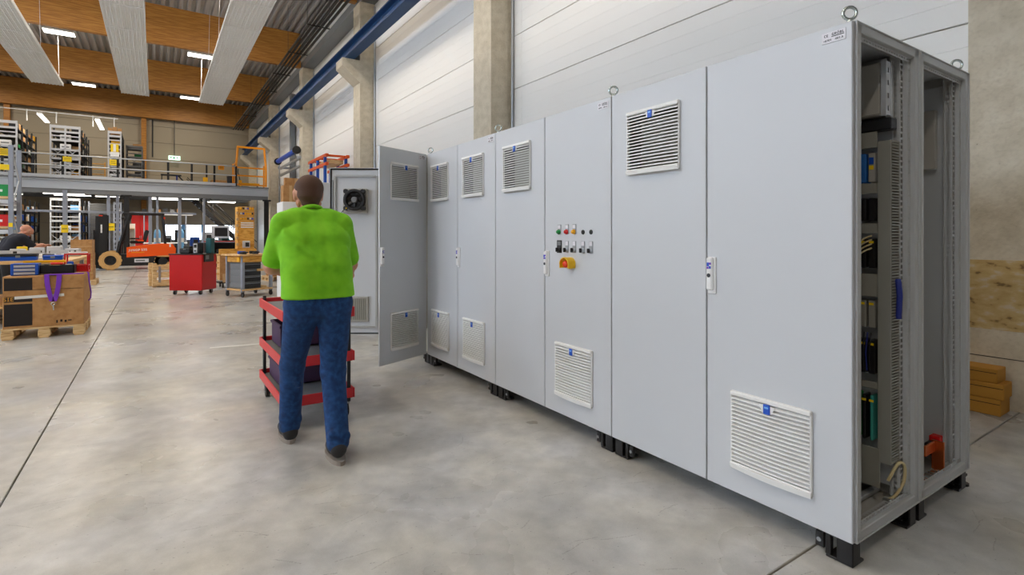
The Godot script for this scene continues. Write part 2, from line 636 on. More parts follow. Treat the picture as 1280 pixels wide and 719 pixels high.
func shell():
	# floor: slabs with sawn joints
	var fl := struct_mesh("floor", MB.new().span(Vector3(-13.2, -0.3, -39.9), Vector3(5.9, -0.03, 9.2)), M.joint_filler)
	for a in [[-13.2, -0.615, -39.9, -1.105], [-0.607, 5.9, -39.9, -1.105], [-13.2, -0.615, -1.097, 9.2], [-0.607, 5.9, -1.097, 9.2]]:
		var c := Vector3((a[0] + a[1]) / 2, -0.02, (a[2] + a[3]) / 2)
		part("floor_slab", MB.new().bb(Vector3.ZERO, Vector3(a[1] - a[0], 0.04, a[3] - a[2]), 0.003), M.polished_concrete, fl, c)
	# right wall: sandwich panels in bays, columns with corbels
	var wr := struct_mesh("wall_right", MB.new().span(Vector3(5.72, 0, -39.9), Vector3(5.9, 10.1, 9.2)), M.mid_grey)
	var ph := 1.01
	for b in 7:
		var z1: float = 9.0 if b == 0 else -0.415 - 7.62 * (b - 1)
		var z0: float = maxf(-0.415 - 7.62 * b, -39.4)
		var prof := [Vector2(0.07, 0.004), Vector2(0.07, ph - 0.006), Vector2(0.006, ph - 0.006), Vector2(0.0, ph - 0.012)]
		for g in range(4, 0, -1):
			var y := ph * g / 5.0
			prof.append_array([Vector2(0.0, y + 0.005), Vector2(0.003, y), Vector2(0.0, y - 0.005)])
		prof.append_array([Vector2(0.0, 0.010), Vector2(0.006, 0.004)])
		var mesh := MB.new().prism(prof, Vector3.ZERO, Vector3.RIGHT, Vector3.UP, z1 - z0 - 0.004).mesh()
		for k in 10:
			part("wall_panel", mesh, M.wall_sheet, wr, Vector3(5.65, 0.04 + k * ph, z0))
	var mb := MB.new()
	var cp := [Vector2(5.179, 0), Vector2(5.648, 0), Vector2(5.648, 8.5), Vector2(5.179, 8.5), Vector2(5.179, 6.68), Vector2(4.64, 6.68), Vector2(4.64, 6.44), Vector2(5.179, 6.0)]
	var cm := mb.prism(cp, Vector3(-5.4, 0, -0.325), Vector3.RIGHT, Vector3.UP, 0.65).mesh()
	for b in 6:
		var z: float = -0.415 - 7.62 * b + (-0.65 if b > 0 else -0.65)
		var col := struct_mesh("concrete_column", cm, M.precast_concrete, Vector3(5.4, 0, z))
		if b == 0:
			part("stained_band", MB.new().bb(Vector3(-0.222, 0.84, 0), Vector3(0.004, 0.52, 0.652), 0.001), M.stained_concrete, col)
			part("base_joint", MB.new().box(Vector3(-0.222, 0.375, 0), Vector3(0.003, 0.006, 0.652)), M.joint_filler, col)
		# conduit beside the column
		single("conduit_pipe", MB.new().cyl(Vector3(0, 0.05, 0), Vector3(0, 8.4, 0), 0.03, -1, 10), M.galvanised, "thin grey conduit up the wall beside the %s concrete column from the end wall" % ["sixth", "fifth", "fourth", "third", "second", "first"][b], "pipe", Vector3(5.615, 0, z + 0.40), 0.0, "conduits beside the columns")
	struct_mesh("trim_1", MB.new().span(Vector3(5.2, 8.5, -39.3), Vector3(5.64, 8.78, 9.0)), M.grey_steel)
	# end wall, back wall, left wall
	var we := struct_mesh("wall_end", MB.new().span(Vector3(-13.2, 0, -39.95), Vector3(5.7, 1.05, -39.5)).span(Vector3(-13.2, 2.06, -39.95), Vector3(5.7, 10.1, -39.5)).span(Vector3(-13.2, 1.05, -39.95), Vector3(0.35, 2.06, -39.5)).span(Vector3(4.65, 1.05, -39.95), Vector3(5.7, 2.06, -39.5)), M.mid_grey)
	var w1 := struct_node("window_1", Vector3(0, 1.05, -39.55))
	for q in 4:
		var xa := 0.40 + 1.075 * q
		part("window_frame", MB.new().bb(Vector3(xa - 0.02, 0.505, 0), Vector3(0.22, 1.01, 0.08), 0.005), M.pale_blue, w1)
		part("pane", MB.new().box(Vector3(xa + 0.515, 0.505, 0), Vector3(1.0, 0.95, 0.006)), M.window_glass, w1)
	part("window_frame", MB.new().bb(Vector3(4.62, 0.505, 0), Vector3(0.06, 1.01, 0.08), 0.005), M.white_paint, w1)
	for yy in [0.02, 0.99]:
		part("window_frame", MB.new().bb(Vector3(2.5, yy, 0), Vector3(4.3, 0.05, 0.08), 0.005), M.white_paint, w1)
	for k in 10:
		for q in 3:
			var x0: float = [-12.9, -6.9, -0.65][q]
			var x1: float = [-6.9, -0.65, 5.64][q]
			if k == 1 and q == 2:
				x1 = 0.34
				part("wall_panel", MB.new().bb(Vector3.ZERO, Vector3(0.97, ph - 0.012, 0.06), 0.006), M.end_wall_sheet, we, Vector3(5.145, 0.04 + ph * 1.5, -39.47))
			part("wall_panel", MB.new().bb(Vector3.ZERO, Vector3(x1 - x0 - 0.01, ph - 0.012, 0.06), 0.006), M.end_wall_sheet, we, Vector3((x0 + x1) / 2, 0.04 + ph * (k + 0.5), -39.47))
	struct_mesh("wall_back", MB.new().span(Vector3(-13.2, 0, 9.0), Vector3(5.9, 10.1, 9.25)), M.mid_grey)
	struct_mesh("wall_left", MB.new().span(Vector3(-13.25, 0, -39.9), Vector3(-13.0, 4.6, 9.2)).span(Vector3(-13.25, 7.9, -39.9), Vector3(-13.0, 10.1, 9.2)).span(Vector3(-13.25, 4.6, -39.9), Vector3(-13.0, 7.9, -22.05)).span(Vector3(-13.25, 4.6, 2.55), Vector3(-13.0, 7.9, 9.2)), M.wall_sheet)
	# the band of windows high in the wall opposite the cabinets
	var w2 := struct_node("window_2", Vector3(-13.12, 4.6, -12.2))
	for q in 10:
		var za := -9.8 + 2.45 * q
		part("window_frame", MB.new().bb(Vector3(0, 1.65, za), Vector3(0.10, 3.3, 0.10), 0.006), M.white_paint, w2)
		part("pane", MB.new().box(Vector3(0, 1.65, za + 1.225), Vector3(0.006, 3.2, 2.35)), M.window_glass, w2)
	for yy in [0.03, 1.65, 3.27]:
		part("window_frame", MB.new().bb(Vector3(0, yy, 2.45), Vector3(0.09, 0.07, 24.5), 0.005), M.white_paint, w2)
	# roof deck with trapezoidal ribs along the hall
	var p := []
	var x := -13.0
	while x < 5.7:
		p.append_array([Vector2(x, 10.0), Vector2(x + 0.1, 10.0), Vector2(x + 0.135, 10.14), Vector2(x + 0.245, 10.14)])
		x += 0.28
	p.append(Vector2(x, 10.0))
	p.append(Vector2(x, 10.3))
	p.append(Vector2(-13.0, 10.3))
	struct_mesh("ceiling", MB.new().prism(p, Vector3(0, 0, -39.9), Vector3.RIGHT, Vector3.UP, 49.1), M.deck_steel)
	# glulam beams across
	for b in 7:
		var z := 6.4 - 7.62 * b
		if b > 0:
			z = -0.415 - 0.65 - 7.62 * (b - 1)
		if b == 6:
			z = -39.15
		var o := struct_mesh("roof_beam", MB.new().bb(Vector3((-13.0 + 5.17) / 2, 9.27, 0), Vector3(18.15, 1.46, 0.22), 0.012), M.glulam_wood, Vector3(0, 0, z))
	for xx in [-0.62, -6.75]:
		struct_mesh("timber_post", MB.new().bb(Vector3(0, 4.27, 0), Vector3(0.26, 8.53, 0.2), 0.01), M.glulam_wood, Vector3(xx, 0, -39.32))
	struct_mesh("timber_post", MB.new().bb(Vector3(0, 4.25, 0), Vector3(0.45, 8.5, 0.3), 0.01), M.precast_concrete, Vector3(5.4, 0, -39.28))
	# crane rail on the corbels
	var cr := thing("crane_rail", "long dark blue steel crane rail resting on the concrete corbels", "crane rail", Vector3(4.86, 6.68, -15.4))
	part("rail_beam", MB.new().prism([Vector2(-0.15, 0), Vector2(0.15, 0), Vector2(0.15, 0.03), Vector2(0.012, 0.05), Vector2(0.012, 0.33), Vector2(0.15, 0.35), Vector2(0.15, 0.38), Vector2(-0.15, 0.38), Vector2(-0.15, 0.35), Vector2(-0.012, 0.33), Vector2(-0.012, 0.05), Vector2(-0.15, 0.03)], Vector3(0, 0, -23.5), Vector3.RIGHT, Vector3.UP, 47.0), M.crane_blue, cr)
	part("running_rail", MB.new().bb(Vector3(0, 0.41, 0), Vector3(0.06, 0.06, 46.9), 0.006), M.dark_steel, cr)
	for k in 6:
		var z: float = -0.415 - 0.65 - 7.62 * k + 15.4
		part("base_plate", MB.new().bb(Vector3(0, -0.0, z), Vector3(0.36, 0.02, 0.3), 0.004), M.crane_blue, cr)
		part("bolt", MB.new().cyl(Vector3(-0.16, 0.01, z + 0.1), Vector3(-0.16, 0.06, z + 0.1), 0.016, -1, 6), M.galvanised, cr)
	# black pipes below the beams
	for k in 5:
		single("heating_pipe", MB.new().cyl(Vector3(0, 0, -19.0), Vector3(0, 0, 19.4), 0.044, -1, 10), M.black_pipe, "long black roof pipe, %s counted from the wall side" % ["fifth", "fourth", "third", "second", "first"][k], "pipe", Vector3(4.18 + 0.135 * k, 8.28 + 0.02 * (k % 2), -19.6), 0.0, "black pipes below the roof beams")
	for k in 12:
		var t := thing("pipe_hanger", "black cross bracket carrying the roof pipes, %s counted from the end wall" % ["twelfth", "eleventh", "tenth", "ninth", "eighth", "seventh", "sixth", "fifth", "fourth", "third", "second", "first"][k], "bracket", Vector3(4.45, 8.23, -2.5 - 3.1 * k), 0.0, "brackets carrying the black pipes")
		part("cross_bar", MB.new().box(Vector3(0, -0.01, 0), Vector3(0.72, 0.03, 0.04)), M.black_pipe, t)
		for s in [-0.34, 0.34]:
			part("rod", MB.new().cyl(Vector3(s, 0, 0), Vector3(s, 1.76, 0), 0.006, -1, 6), M.black_pipe, t)
	# radiant ceiling panels
	var names := ["over the shelving rows", "between the two others", "beside the blue crane rail"]
	for k in 3:
		var xc: float = [-3.72, -0.765, 2.17][k]
		var t := thing("radiant_heating_panel", "long white ribbed ceiling heating panel " + names[k], "heating panel", Vector3(xc, 7.6, -11.5), 0.0, "radiant heating panels")
		var pr := [Vector2(-0.5, 0.12)]
		pr.append(Vector2(-0.505, 0.0))
		for i in 9:
			var cx := -0.44 + 0.11 * i
			pr.append_array([Vector2(cx - 0.045, 0.0), Vector2(cx - 0.028, 0.024), Vector2(cx - 0.010, 0.024), Vector2(cx, 0.006), Vector2(cx + 0.010, 0.024), Vector2(cx + 0.028, 0.024), Vector2(cx + 0.045, 0.0)])
		pr.append_array([Vector2(0.505, 0.0), Vector2(0.5, 0.12), Vector2(0.49, 0.12), Vector2(0.49, 0.03), Vector2(-0.49, 0.03), Vector2(-0.49, 0.12)])
		part("ribbed_sheet", MB.new().prism(pr, Vector3(0, 0, -17.38), Vector3.RIGHT, Vector3.UP, 34.7), M.radiant_panel_paint, t)
		for q in 17:
			part("cross_strap", MB.new().box(Vector3(0, -0.002, -16.6 + 2.05 * q), Vector3(1.012, 0.01, 0.05)), M.white_paint, t)
		for q in 9:
			for s in [-0.47, 0.47]:
				part("hanging_cable", MB.new().cyl(Vector3(s, 0.1, -16.4 + 4.1 * q), Vector3(s * 0.9, 2.4, -16.4 + 4.1 * q), 0.006, -1, 6), M.white_paint, t)

# ---------------------------------------------------------------- switch cabinets
var vent_slat: ArrayMesh
var vent_frame: ArrayMesh

# a filter grille, outer face towards -x, centred on the origin of the yz plane
func vent_meshes():
	var hw := 0.181
	# curved slat: bulges outwards in the middle
	var f := MB.new()
	f.bb(Vector3(-0.011, 0.163, 0), Vector3(0.022, 0.02, 2 * hw), 0.004)
	f.bb(Vector3(-0.011, -0.161, 0), Vector3(0.022, 0.024, 2 * hw), 0.004)
	for s in [-1, 1]:
		f.bb(Vector3(-0.007, 0, s * (hw - 0.004)), Vector3(0.014, 0.31, 0.008), 0.002)
	# bulged lower lip
	for i in 12:
		var z0 := -hw + 2 * hw * i / 12.0
		var z1 := -hw + 2 * hw * (i + 1) / 12.0
		var b0 := 0.014 * cos(z0 / hw * PI / 2)
		var b1 := 0.014 * cos(z1 / hw * PI / 2)
		f.poly([Vector3(-0.022 - b0, -0.155, z0), Vector3(-0.022 - b1, -0.155, z1), Vector3(-0.018 - b1, -0.178, z1), Vector3(-0.018 - b0, -0.178, z0)], Vector3(-1, -0.2, 0))
		f.poly([Vector3(0, -0.173, z0), Vector3(0, -0.173, z1), Vector3(-0.018 - b1, -0.178, z1), Vector3(-0.018 - b0, -0.178, z0)], Vector3(0, -1, 0))
		f.poly([Vector3(0, -0.150, z0), Vector3(0, -0.150, z1), Vector3(-0.022 - b1, -0.155, z1), Vector3(-0.022 - b0, -0.155, z0)], Vector3(0, 1, 0))
	vent_frame = f.mesh()
	var m := MB.new()
	var seg := 6
	for i in seg:
		var z0 := -hw + 0.004 + (2 * hw - 0.008) * i / seg
		var z1 := -hw + 0.004 + (2 * hw - 0.008) * (i + 1) / seg
		var b0 := 0.006 * cos(z0 / hw * PI / 2)
		var b1 := 0.006 * cos(z1 / hw * PI / 2)
		var a := [Vector3(-0.004, 0.0075, z0), Vector3(-0.018 - b0, 0.0035, z0), Vector3(-0.018 - b0, -0.003, z0), Vector3(-0.004, 0.001, z0)]
		var c := [Vector3(-0.004, 0.0075, z1), Vector3(-0.018 - b1, 0.0035, z1), Vector3(-0.018 - b1, -0.003, z1), Vector3(-0.004, 0.001, z1)]
		m.poly([a[0], a[1], c[1], c[0]], Vector3(-0.4, 1, 0))
		m.poly([a[1], a[2], c[2], c[1]], Vector3(-1, 0, 0))
		m.poly([a[2], a[3], c[3], c[2]], Vector3(0.4, -1, 0))
	vent_slat = m.mesh()

func vent(parent: Node3D, at: Vector3, turn := 0.0):
	var f := part("vent_grille", vent_frame, M.vent_plastic, parent, at, Vector3(0, turn, 0))
	part("filter_mat", MB.new().box(Vector3(0.096, 0, 0), Vector3(0.008, 0.298, 0.342)), M.filter_fleece, f)
	var tray := MB.new()
	for sg in [-1.0, 1.0]:
		tray.box(Vector3(0.049, sg * 0.147, 0), Vector3(0.098, 0.003, 0.342))
		tray.box(Vector3(0.049, 0, sg * 0.170), Vector3(0.098, 0.297, 0.002))
	part("filter_tray", tray, M.mid_grey, f)
	for k in 17:
		part("slat", vent_slat, M.vent_plastic, f, Vector3(0, 0.140 - 0.0174 * k, 0))
	part("badge_clip", MB.new().prism([Vector2(-0.034, 0.014), Vector2(0.034, 0.014), Vector2(0.022, -0.018), Vector2(-0.022, -0.018)], Vector3(-0.0225, 0.135, 0), Vector3(0, 0, 1), Vector3(0, 1, 0), 0.003), M.vent_plastic, f)
	part("blue_badge", MB.new().bb(Vector3(-0.0275, 0.134, 0), Vector3(0.006, 0.042, 0.03), 0.002), M.badge_blue, f)
	part("badge_print", MB.new().box(Vector3(-0.0308, 0.142, 0), Vector3(0.0008, 0.008, 0.018)), M.badge_light, f)
	return f

# door sheet, outer face -x, with real cut-outs [yc, zc] behind the grilles
func door_mesh(w: float, holes := []) -> ArrayMesh:
	var m := MB.new()
	var hz := (w - 0.008) / 2
	var hy := 0.996
	var b := 0.0025
	var ch := 0.15
	var cw := 0.172
	for side in [-1.0, 1.0]:
		var x: float = 0.01 * side
		var nrm := Vector3(side, 0, 0)
		var iy := hy - b
		var iz := hz - b
		var ys := [-iy]
		for h in holes:
			ys.append(h[0] - ch)
			ys.append(h[0] + ch)
		ys.append(iy)
		for i in ys.size() - 1:
			if i % 2 == 0:
				m.poly([Vector3(x, ys[i], -iz), Vector3(x, ys[i], iz), Vector3(x, ys[i + 1], iz), Vector3(x, ys[i + 1], -iz)], nrm)
			else:
				var zc: float = holes[(i - 1) / 2][1]
				m.poly([Vector3(x, ys[i], -iz), Vector3(x, ys[i], zc - cw), Vector3(x, ys[i + 1], zc - cw), Vector3(x, ys[i + 1], -iz)], nrm)
				m.poly([Vector3(x, ys[i], zc + cw), Vector3(x, ys[i], iz), Vector3(x, ys[i + 1], iz), Vector3(x, ys[i + 1], zc + cw)], nrm)
		var e: float = x - side * b
		m.poly([Vector3(x, iy, -iz), Vector3(x, iy, iz), Vector3(e, hy, hz), Vector3(e, hy, -hz)], Vector3(side, 1, 0))
		m.poly([Vector3(x, -iy, -iz), Vector3(x, -iy, iz), Vector3(e, -hy, hz), Vector3(e, -hy, -hz)], Vector3(side, -1, 0))
		m.poly([Vector3(x, -iy, iz), Vector3(x, iy, iz), Vector3(e, hy, hz), Vector3(e, -hy, hz)], Vector3(side, 0, 1))
		m.poly([Vector3(x, -iy, -iz), Vector3(x, iy, -iz), Vector3(e, hy, -hz), Vector3(e, -hy, -hz)], Vector3(side, 0, -1))
	var q := 0.01 - b
	for sg in [-1.0, 1.0]:
		m.poly([Vector3(-q, sg * hy, -hz), Vector3(q, sg * hy, -hz), Vector3(q, sg * hy, hz), Vector3(-q, sg * hy, hz)], Vector3(0, sg, 0))
		m.poly([Vector3(-q, -hy, sg * hz), Vector3(q, -hy, sg * hz), Vector3(q, hy, sg * hz), Vector3(-q, hy, sg * hz)], Vector3(0, 0, sg))
	for h in holes:
		for sg in [-1.0, 1.0]:
			m.poly([Vector3(-0.01, h[0] + sg * ch, h[1] - cw), Vector3(0.01, h[0] + sg * ch, h[1] - cw), Vector3(0.01, h[0] + sg * ch, h[1] + cw), Vector3(-0.01, h[0] + sg * ch, h[1] + cw)], Vector3(0, -sg, 0))
			m.poly([Vector3(-0.01, h[0] - ch, h[1] + sg * cw), Vector3(0.01, h[0] - ch, h[1] + sg * cw), Vector3(0.01, h[0] + ch, h[1] + sg * cw), Vector3(-0.01, h[0] + ch, h[1] + sg * cw)], Vector3(0, 0, -sg))
	return m.mesh()

func swing_handle(door: Node3D, at: Vector3):
	var h := part("swing_handle", MB.new().bb(Vector3(-0.011, 0, 0), Vector3(0.022, 0.156, 0.026), 0.006), M.handle_white, door, at)
	h.mesh = MB.new().bb(Vector3(-0.014, 0.005, 0), Vector3(0.020, 0.156, 0.034), 0.006).bb(Vector3(-0.004, -0.002, 0.004), Vector3(0.010, 0.174, 0.044), 0.003).mesh()
	return h

func handle_prints(cab: Node3D, at: Vector3, turn := 0.0):
	var k := Node3D.new()
	var s := part("handle_sticker", MB.new().box(Vector3(-0.0235, 0.050, -0.005), Vector3(0.001, 0.018, 0.012)).box(Vector3(-0.0235, 0.036, 0.006), Vector3(0.001, 0.012, 0.010)), M.badge_blue, cab, at, Vector3(0, turn, 0))
	part("handle_sticker", MB.new().box(Vector3(-0.0235, 0.054, 0.007), Vector3(0.001, 0.010, 0.010)).box(Vector3(-0.0235, 0.034, -0.006), Vector3(0.001, 0.010, 0.010)), M.purple_strap, cab, at, Vector3(0, turn, 0))
	part("lock", MB.new().cyl(Vector3(-0.022, -0.002, 0), Vector3(-0.0255, -0.002, 0), 0.0095, -1, 12), M.dark_steel, cab, at, Vector3(0, turn, 0))
	k.free()

func name_plate(cab: Node3D, at: Vector3, turn := 0.0):
	var p := part("name_plate", MB.new().bb(Vector3(-0.0015, 0, 0), Vector3(0.003, 0.042, 0.088), 0.0008), M.label_white, cab, at, Vector3(0, turn, 0))
	var r := Vector3(0, -PI / 2, 0)
	lettering("CE", 0.010, 0.0006, M.print_black, p, Vector3(-0.0032, 0.008, -0.027), r)
	lettering("GRÖBL", 0.010, 0.0006, M.print_black, p, Vector3(-0.0032, 0.010, 0.016), r)
	part("underline", MB.new().box(Vector3(-0.0032, 0.0015, 0.016), Vector3(0.0006, 0.003, 0.046)), M.print_black, p)
	lettering("=8701", 0.008, 0.0006, M.print_black, p, Vector3(-0.0032, -0.011, -0.022), r)
	lettering("-001.A", 0.008, 0.0006, M.print_black, p, Vector3(-0.0032, -0.011, 0.02), r)

func lifting_eye(cab: Node3D, at: Vector3, turn := -0.75):
	var m := MB.new().torus(Vector3(0, 0.045, 0), Vector3(0, 0, 1), 0.024, 0.0065, 22, 8)
	m.cyl(Vector3(0, 0, 0), Vector3(0, 0.018, 0), 0.012, 0.009, 12)
	part("lifting_eye", m, M.eye_zinc, cab, at, Vector3(0, turn, 0))

# black plinth corner at the local point (x0..x1, z0..z1) of the floor
func plinth_corner(cab: Node3D, x: float, z: float, sx: float, sz: float):
	var m := MB.new()
	m.bb(Vector3(0.03 * sx, 0.05, 0.004 * sz), Vector3(0.06, 0.098, 0.008), 0.002)
	m.bb(Vector3(0.004 * sx, 0.05, 0.03 * sz), Vector3(0.008, 0.098, 0.06), 0.002)
	m.bb(Vector3(0.045 * sx, 0.05, 0.05 * sz), Vector3(0.03, 0.096, 0.03), 0.003)
	m.bb(Vector3(0.045 * sx, 0.006, 0.05 * sz), Vector3(0.09, 0.010, 0.1), 0.002)
	m.bb(Vector3(0.045 * sx, 0.094, 0.05 * sz), Vector3(0.09, 0.010, 0.1), 0.002)
	m.bb(Vector3(0.012 * sx, 0.052, 0.092 * sz), Vector3(0.024, 0.085, 0.022), 0.003)
	m.bb(Vector3(0.012 * sx, 0.056, 0.125 * sz), Vector3(0.018, 0.062, 0.034), 0.003)
	var p := part("plinth_corner", m, M.black_plastic, cab, Vector3(x, 0.001, z))
	part("bolt_head", MB.new().cyl(Vector3(0.0, 0.056, 0.125 * sz), Vector3(-0.004, 0.056, 0.125 * sz), 0.009, -1, 8).cyl(Vector3(0.05 * sx, 0.012, 0.04 * sz), Vector3(0.05 * sx, 0.018, 0.04 * sz), 0.009, -1, 8), M.galvanised, p)

# perforated strip lying in plane (o, u along its length, w across): n square holes
func perforated(m: MB, o: Vector3, u: Vector3, w: Vector3, length: float, width: float, nrm: Vector3, pitch := 0.025, hole := 0.0125, hw := 0.0125):
	var cnt := int(length / pitch)
	var a := (width - hw) / 2
	m.poly([o, o + u * length, o + u * length + w * a, o + w * a], nrm)
	m.poly([o + w * (a + hw), o + u * length + w * (a + hw), o + u * length + w * width, o + w * width], nrm)
	for i in cnt + 1:
		var s := i * pitch + (hole if i > 0 else 0.0) - (pitch - hole if i > 0 else 0.0)
		var s0: float = maxf(i * pitch - (pitch - hole) / 2, 0.0)
		var s1: float = minf(i * pitch + (pitch - hole) / 2, length)
		if s1 > s0:
			m.poly([o + u * s0 + w * a, o + u * s1 + w * a, o + u * s1 + w * (a + hw), o + u * s0 + w * (a + hw)], nrm)

# open frame of one cabinet, 0..d deep (x), length l along -z, y 0.1..2.1
func open_frame(cab: Node3D, x0: float, d: float, l: float):
	var x1 := x0 + d
	var Z := Vector3(0, 0, -1)
	# near end frame (z = 0) : outer flanges
	for e in [[x0, 1.0], [x1, -1.0]]:
		var s: float = e[1]
		var m := MB.new()
		m.bb(Vector3(e[0] + 0.022 * s, 1.1, -0.012), Vector3(0.044, 2.0, 0.024), 0.003)
		m.bb(Vector3(e[0] + 0.004 * s, 1.1, 0.001), Vector3(0.008, 2.0, 0.008), 0.002)
		m.bb(Vector3(e[0] + 0.01 * s, 1.1, -0.04), Vector3(0.016, 1.98, 0.06), 0.003)
		part("frame_post", m, M.cabinet_frame, cab)
		var q := MB.new()
		# stepped inner strips with holes
		perforated(q, Vector3(e[0] + 0.044 * s, 0.13, -0.018), Vector3.UP, Vector3(s, 0, 0), 1.94, 0.026, Vector3(0, 0, 1), 0.05, 0.008, 0.008)
		perforated(q, Vector3(e[0] + 0.070 * s, 0.13, -0.035), Vector3.UP, Vector3(s, 0, 0), 1.94, 0.034, Vector3(0, 0, 1), 0.025, 0.016, 0.021)
		q.box(Vector3(e[0] + 0.087 * s, 1.1, -0.072), Vector3(0.034, 1.94, 0.003))
		q.box(Vector3(e[0] + 0.0695 * s, 1.1, -0.053), Vector3(0.001, 1.94, 0.037))
		q.box(Vector3(e[0] + 0.057 * s, 1.1, -0.05), Vector3(0.026, 1.94, 0.003))
		q.poly([Vector3(e[0] + 0.070 * s, 0.13, -0.018), Vector3(e[0] + 0.070 * s, 2.07, -0.018), Vector3(e[0] + 0.070 * s, 2.07, -0.035), Vector3(e[0] + 0.070 * s, 0.13, -0.035)], Vector3(s, 0, 0))
		perforated(q, Vector3(e[0] + 0.104 * s, 0.13, -0.035), Vector3.UP, Vector3(0, 0, -1), 1.94, 0.034, Vector3(s, 0, 0))
		part("perforated_rail", q, M.cabinet_frame, cab)
	for y in [0.1, 2.1]:
		var s := 1.0 if y < 1.0 else -1.0
		var m := MB.new()
		m.bb(Vector3(x0 + d / 2, y + 0.02 * s, -0.012), Vector3(d, 0.04, 0.024), 0.003)
		m.bb(Vector3(x0 + d / 2, y + 0.003 * s, 0.001), Vector3(d, 0.006, 0.008), 0.002)
		part("frame_rail", m, M.cabinet_frame, cab)
		var q := MB.new()
		perforated(q, Vector3(x0 + 0.07, y + 0.04 * s, -0.018), Vector3.RIGHT, Vector3(0, s, 0), d - 0.14, 0.02, Vector3(0, 0, 1), 0.025, 0.008, 0.006)
		perforated(q, Vector3(x0 + 0.07, y + 0.042 * s, -0.02), Vector3.RIGHT, Z, d - 0.14, 0.034, Vector3(0, s, 0), 0.025, 0.0125, 0.014)
		part("perforated_rail", q, M.cabinet_frame, cab)
	# far end: deep top and bottom rails with slots, far posts
	for e in [[x0 + 0.03, 1.0], [x1 - 0.03, -1.0]]:
		for y in [0.14, 2.06]:
			part("frame_rail", MB.new().bb(Vector3(e[0], y, -l / 2), Vector3(0.04, 0.06, l - 0.06), 0.004), M.cabinet_frame, cab)
		part("frame_post", MB.new().bb(Vector3(e[0], 1.1, -l + 0.035), Vector3(0.05, 1.98, 0.05), 0.004), M.cabinet_frame, cab)
	part("roof_sheet", MB.new().bb(Vector3(x0 + d / 2, 2.094, -l / 2 - 0.012), Vector3(d - 0.004, 0.010, l - 0.03), 0.002), M.cabinet_paint, cab)
	part("base_sheet", MB.new().bb(Vector3(x0 + d / 2, 0.106, -l / 2 - 0.012), Vector3(d - 0.004, 0.010, l - 0.03), 0.002), M.cabinet_inner, cab)
	part("side_wall", MB.new().bb(Vector3(x0 + d / 2, 1.1, -l + 0.006), Vector3(d - 0.004, 1.98, 0.008), 0.002), M.cabinet_inner, cab)

func at_row(a: float, b: float) -> Vector3:
	return ROW + Vector3(a * cos(TURN) + b * sin(TURN), 0, b * cos(TURN) - a * sin(TURN))

func cabinets():
	vent_meshes()
	var L := 2 * W
	# grille centres of each leaf: height, place along the row in door widths
	var cuts := [[[[0.398, 0.507]], [[1.795, 1.514]]], [[[0.405, 0.52]], [[1.79, 1.525]]], [[[0.398, 0.525], [1.79, 0.55]], [[0.398, 1.525], [1.79, 1.55]]]]
	var labels := ["grey double-door switch cabinet whose end stands open showing wired devices", "grey double-door switch cabinet carrying the row of lamps, switches and yellow emergency stop", "grey closed double-door switch cabinet with four white filter grilles", "grey switch cabinet with both doors standing wide open"]
	for u in 4:
		var cab := thing("switch_cabinet", labels[u], "cabinet", at_row(0, -L * u), TURN, "switch cabinets in the row")
		# doors
		if u < 3:
			for k in 2:
				var zc := -W * (k + 0.5)
				var holes := []
				for h in cuts[u][k]:
					holes.append([h[0] - 1.1, -W * h[1] - zc])
				var d := part("door", door_mesh(W, holes), M.cabinet_paint, cab, Vector3(0.01, 1.1, zc))
				if k == 0:
					swing_handle(d, Vector3(-0.01, -0.008, -W / 2 + 0.030))
			handle_prints(cab, Vector3(-0.001, 1.092, -W + 0.030))
			name_plate(cab, Vector3(0.0, 2.055, -0.07))
			for k in 2:
				for h in cuts[u][k]:
					vent(cab, Vector3(0, h[0], -W * h[1]))
			if u == 1:
				controls(cab)
		# body
		if u == 0:
			open_frame(cab, 0.022, 0.585, L)
			interior(cab)
		else:
			# hollow open-fronted body
			var m := MB.new()
			m.bb(Vector3(0.31, 2.09, -L / 2), Vector3(0.57, 0.02, L - 0.01), 0.003)
			m.bb(Vector3(0.31, 0.11, -L / 2), Vector3(0.57, 0.02, L - 0.01), 0.003)
			m.bb(Vector3(0.6, 1.1, -L / 2), Vector3(0.02, 1.99, L - 0.01), 0.003)
			m.bb(Vector3(0.31, 1.1, -0.012), Vector3(0.57, 1.99, 0.02), 0.003)
			m.bb(Vector3(0.31, 1.1, -L + 0.012), Vector3(0.57, 1.99, 0.02), 0.003)
			part("body", m, M.cabinet_inner, cab)
			if u == 3:
				open_doors(cab, L)
			else:
				part("centre_post", MB.new().bb(Vector3(0.06, 1.1, -W), Vector3(0.05, 1.96, 0.04), 0.004), M.cabinet_inner, cab)
		for s in [-1.0, 1.0]:
			for x in [[0.02, 1.0], [0.6, -1.0]]:
				plinth_corner(cab, x[0], -0.01 if s > 0 else -L + 0.01, x[1], -s)
		part("plinth_beam", MB.new().bb(Vector3(0.5, 0.05, -L / 2), Vector3(0.03, 0.09, L - 0.3), 0.003), M.black_plastic, cab)
		lifting_eye(cab, Vector3(0.05, 2.1, -0.035))
		if u == 3:
			lifting_eye(cab, Vector3(0.05, 2.1, -L + 0.05))
		if u == 0:
			part("red_mark", MB.new().bb(Vector3(0.07, 0.052, -0.028), Vector3(0.012, 0.014, 0.012), 0.002), M.lamp_red, cab)
	back_row(L)

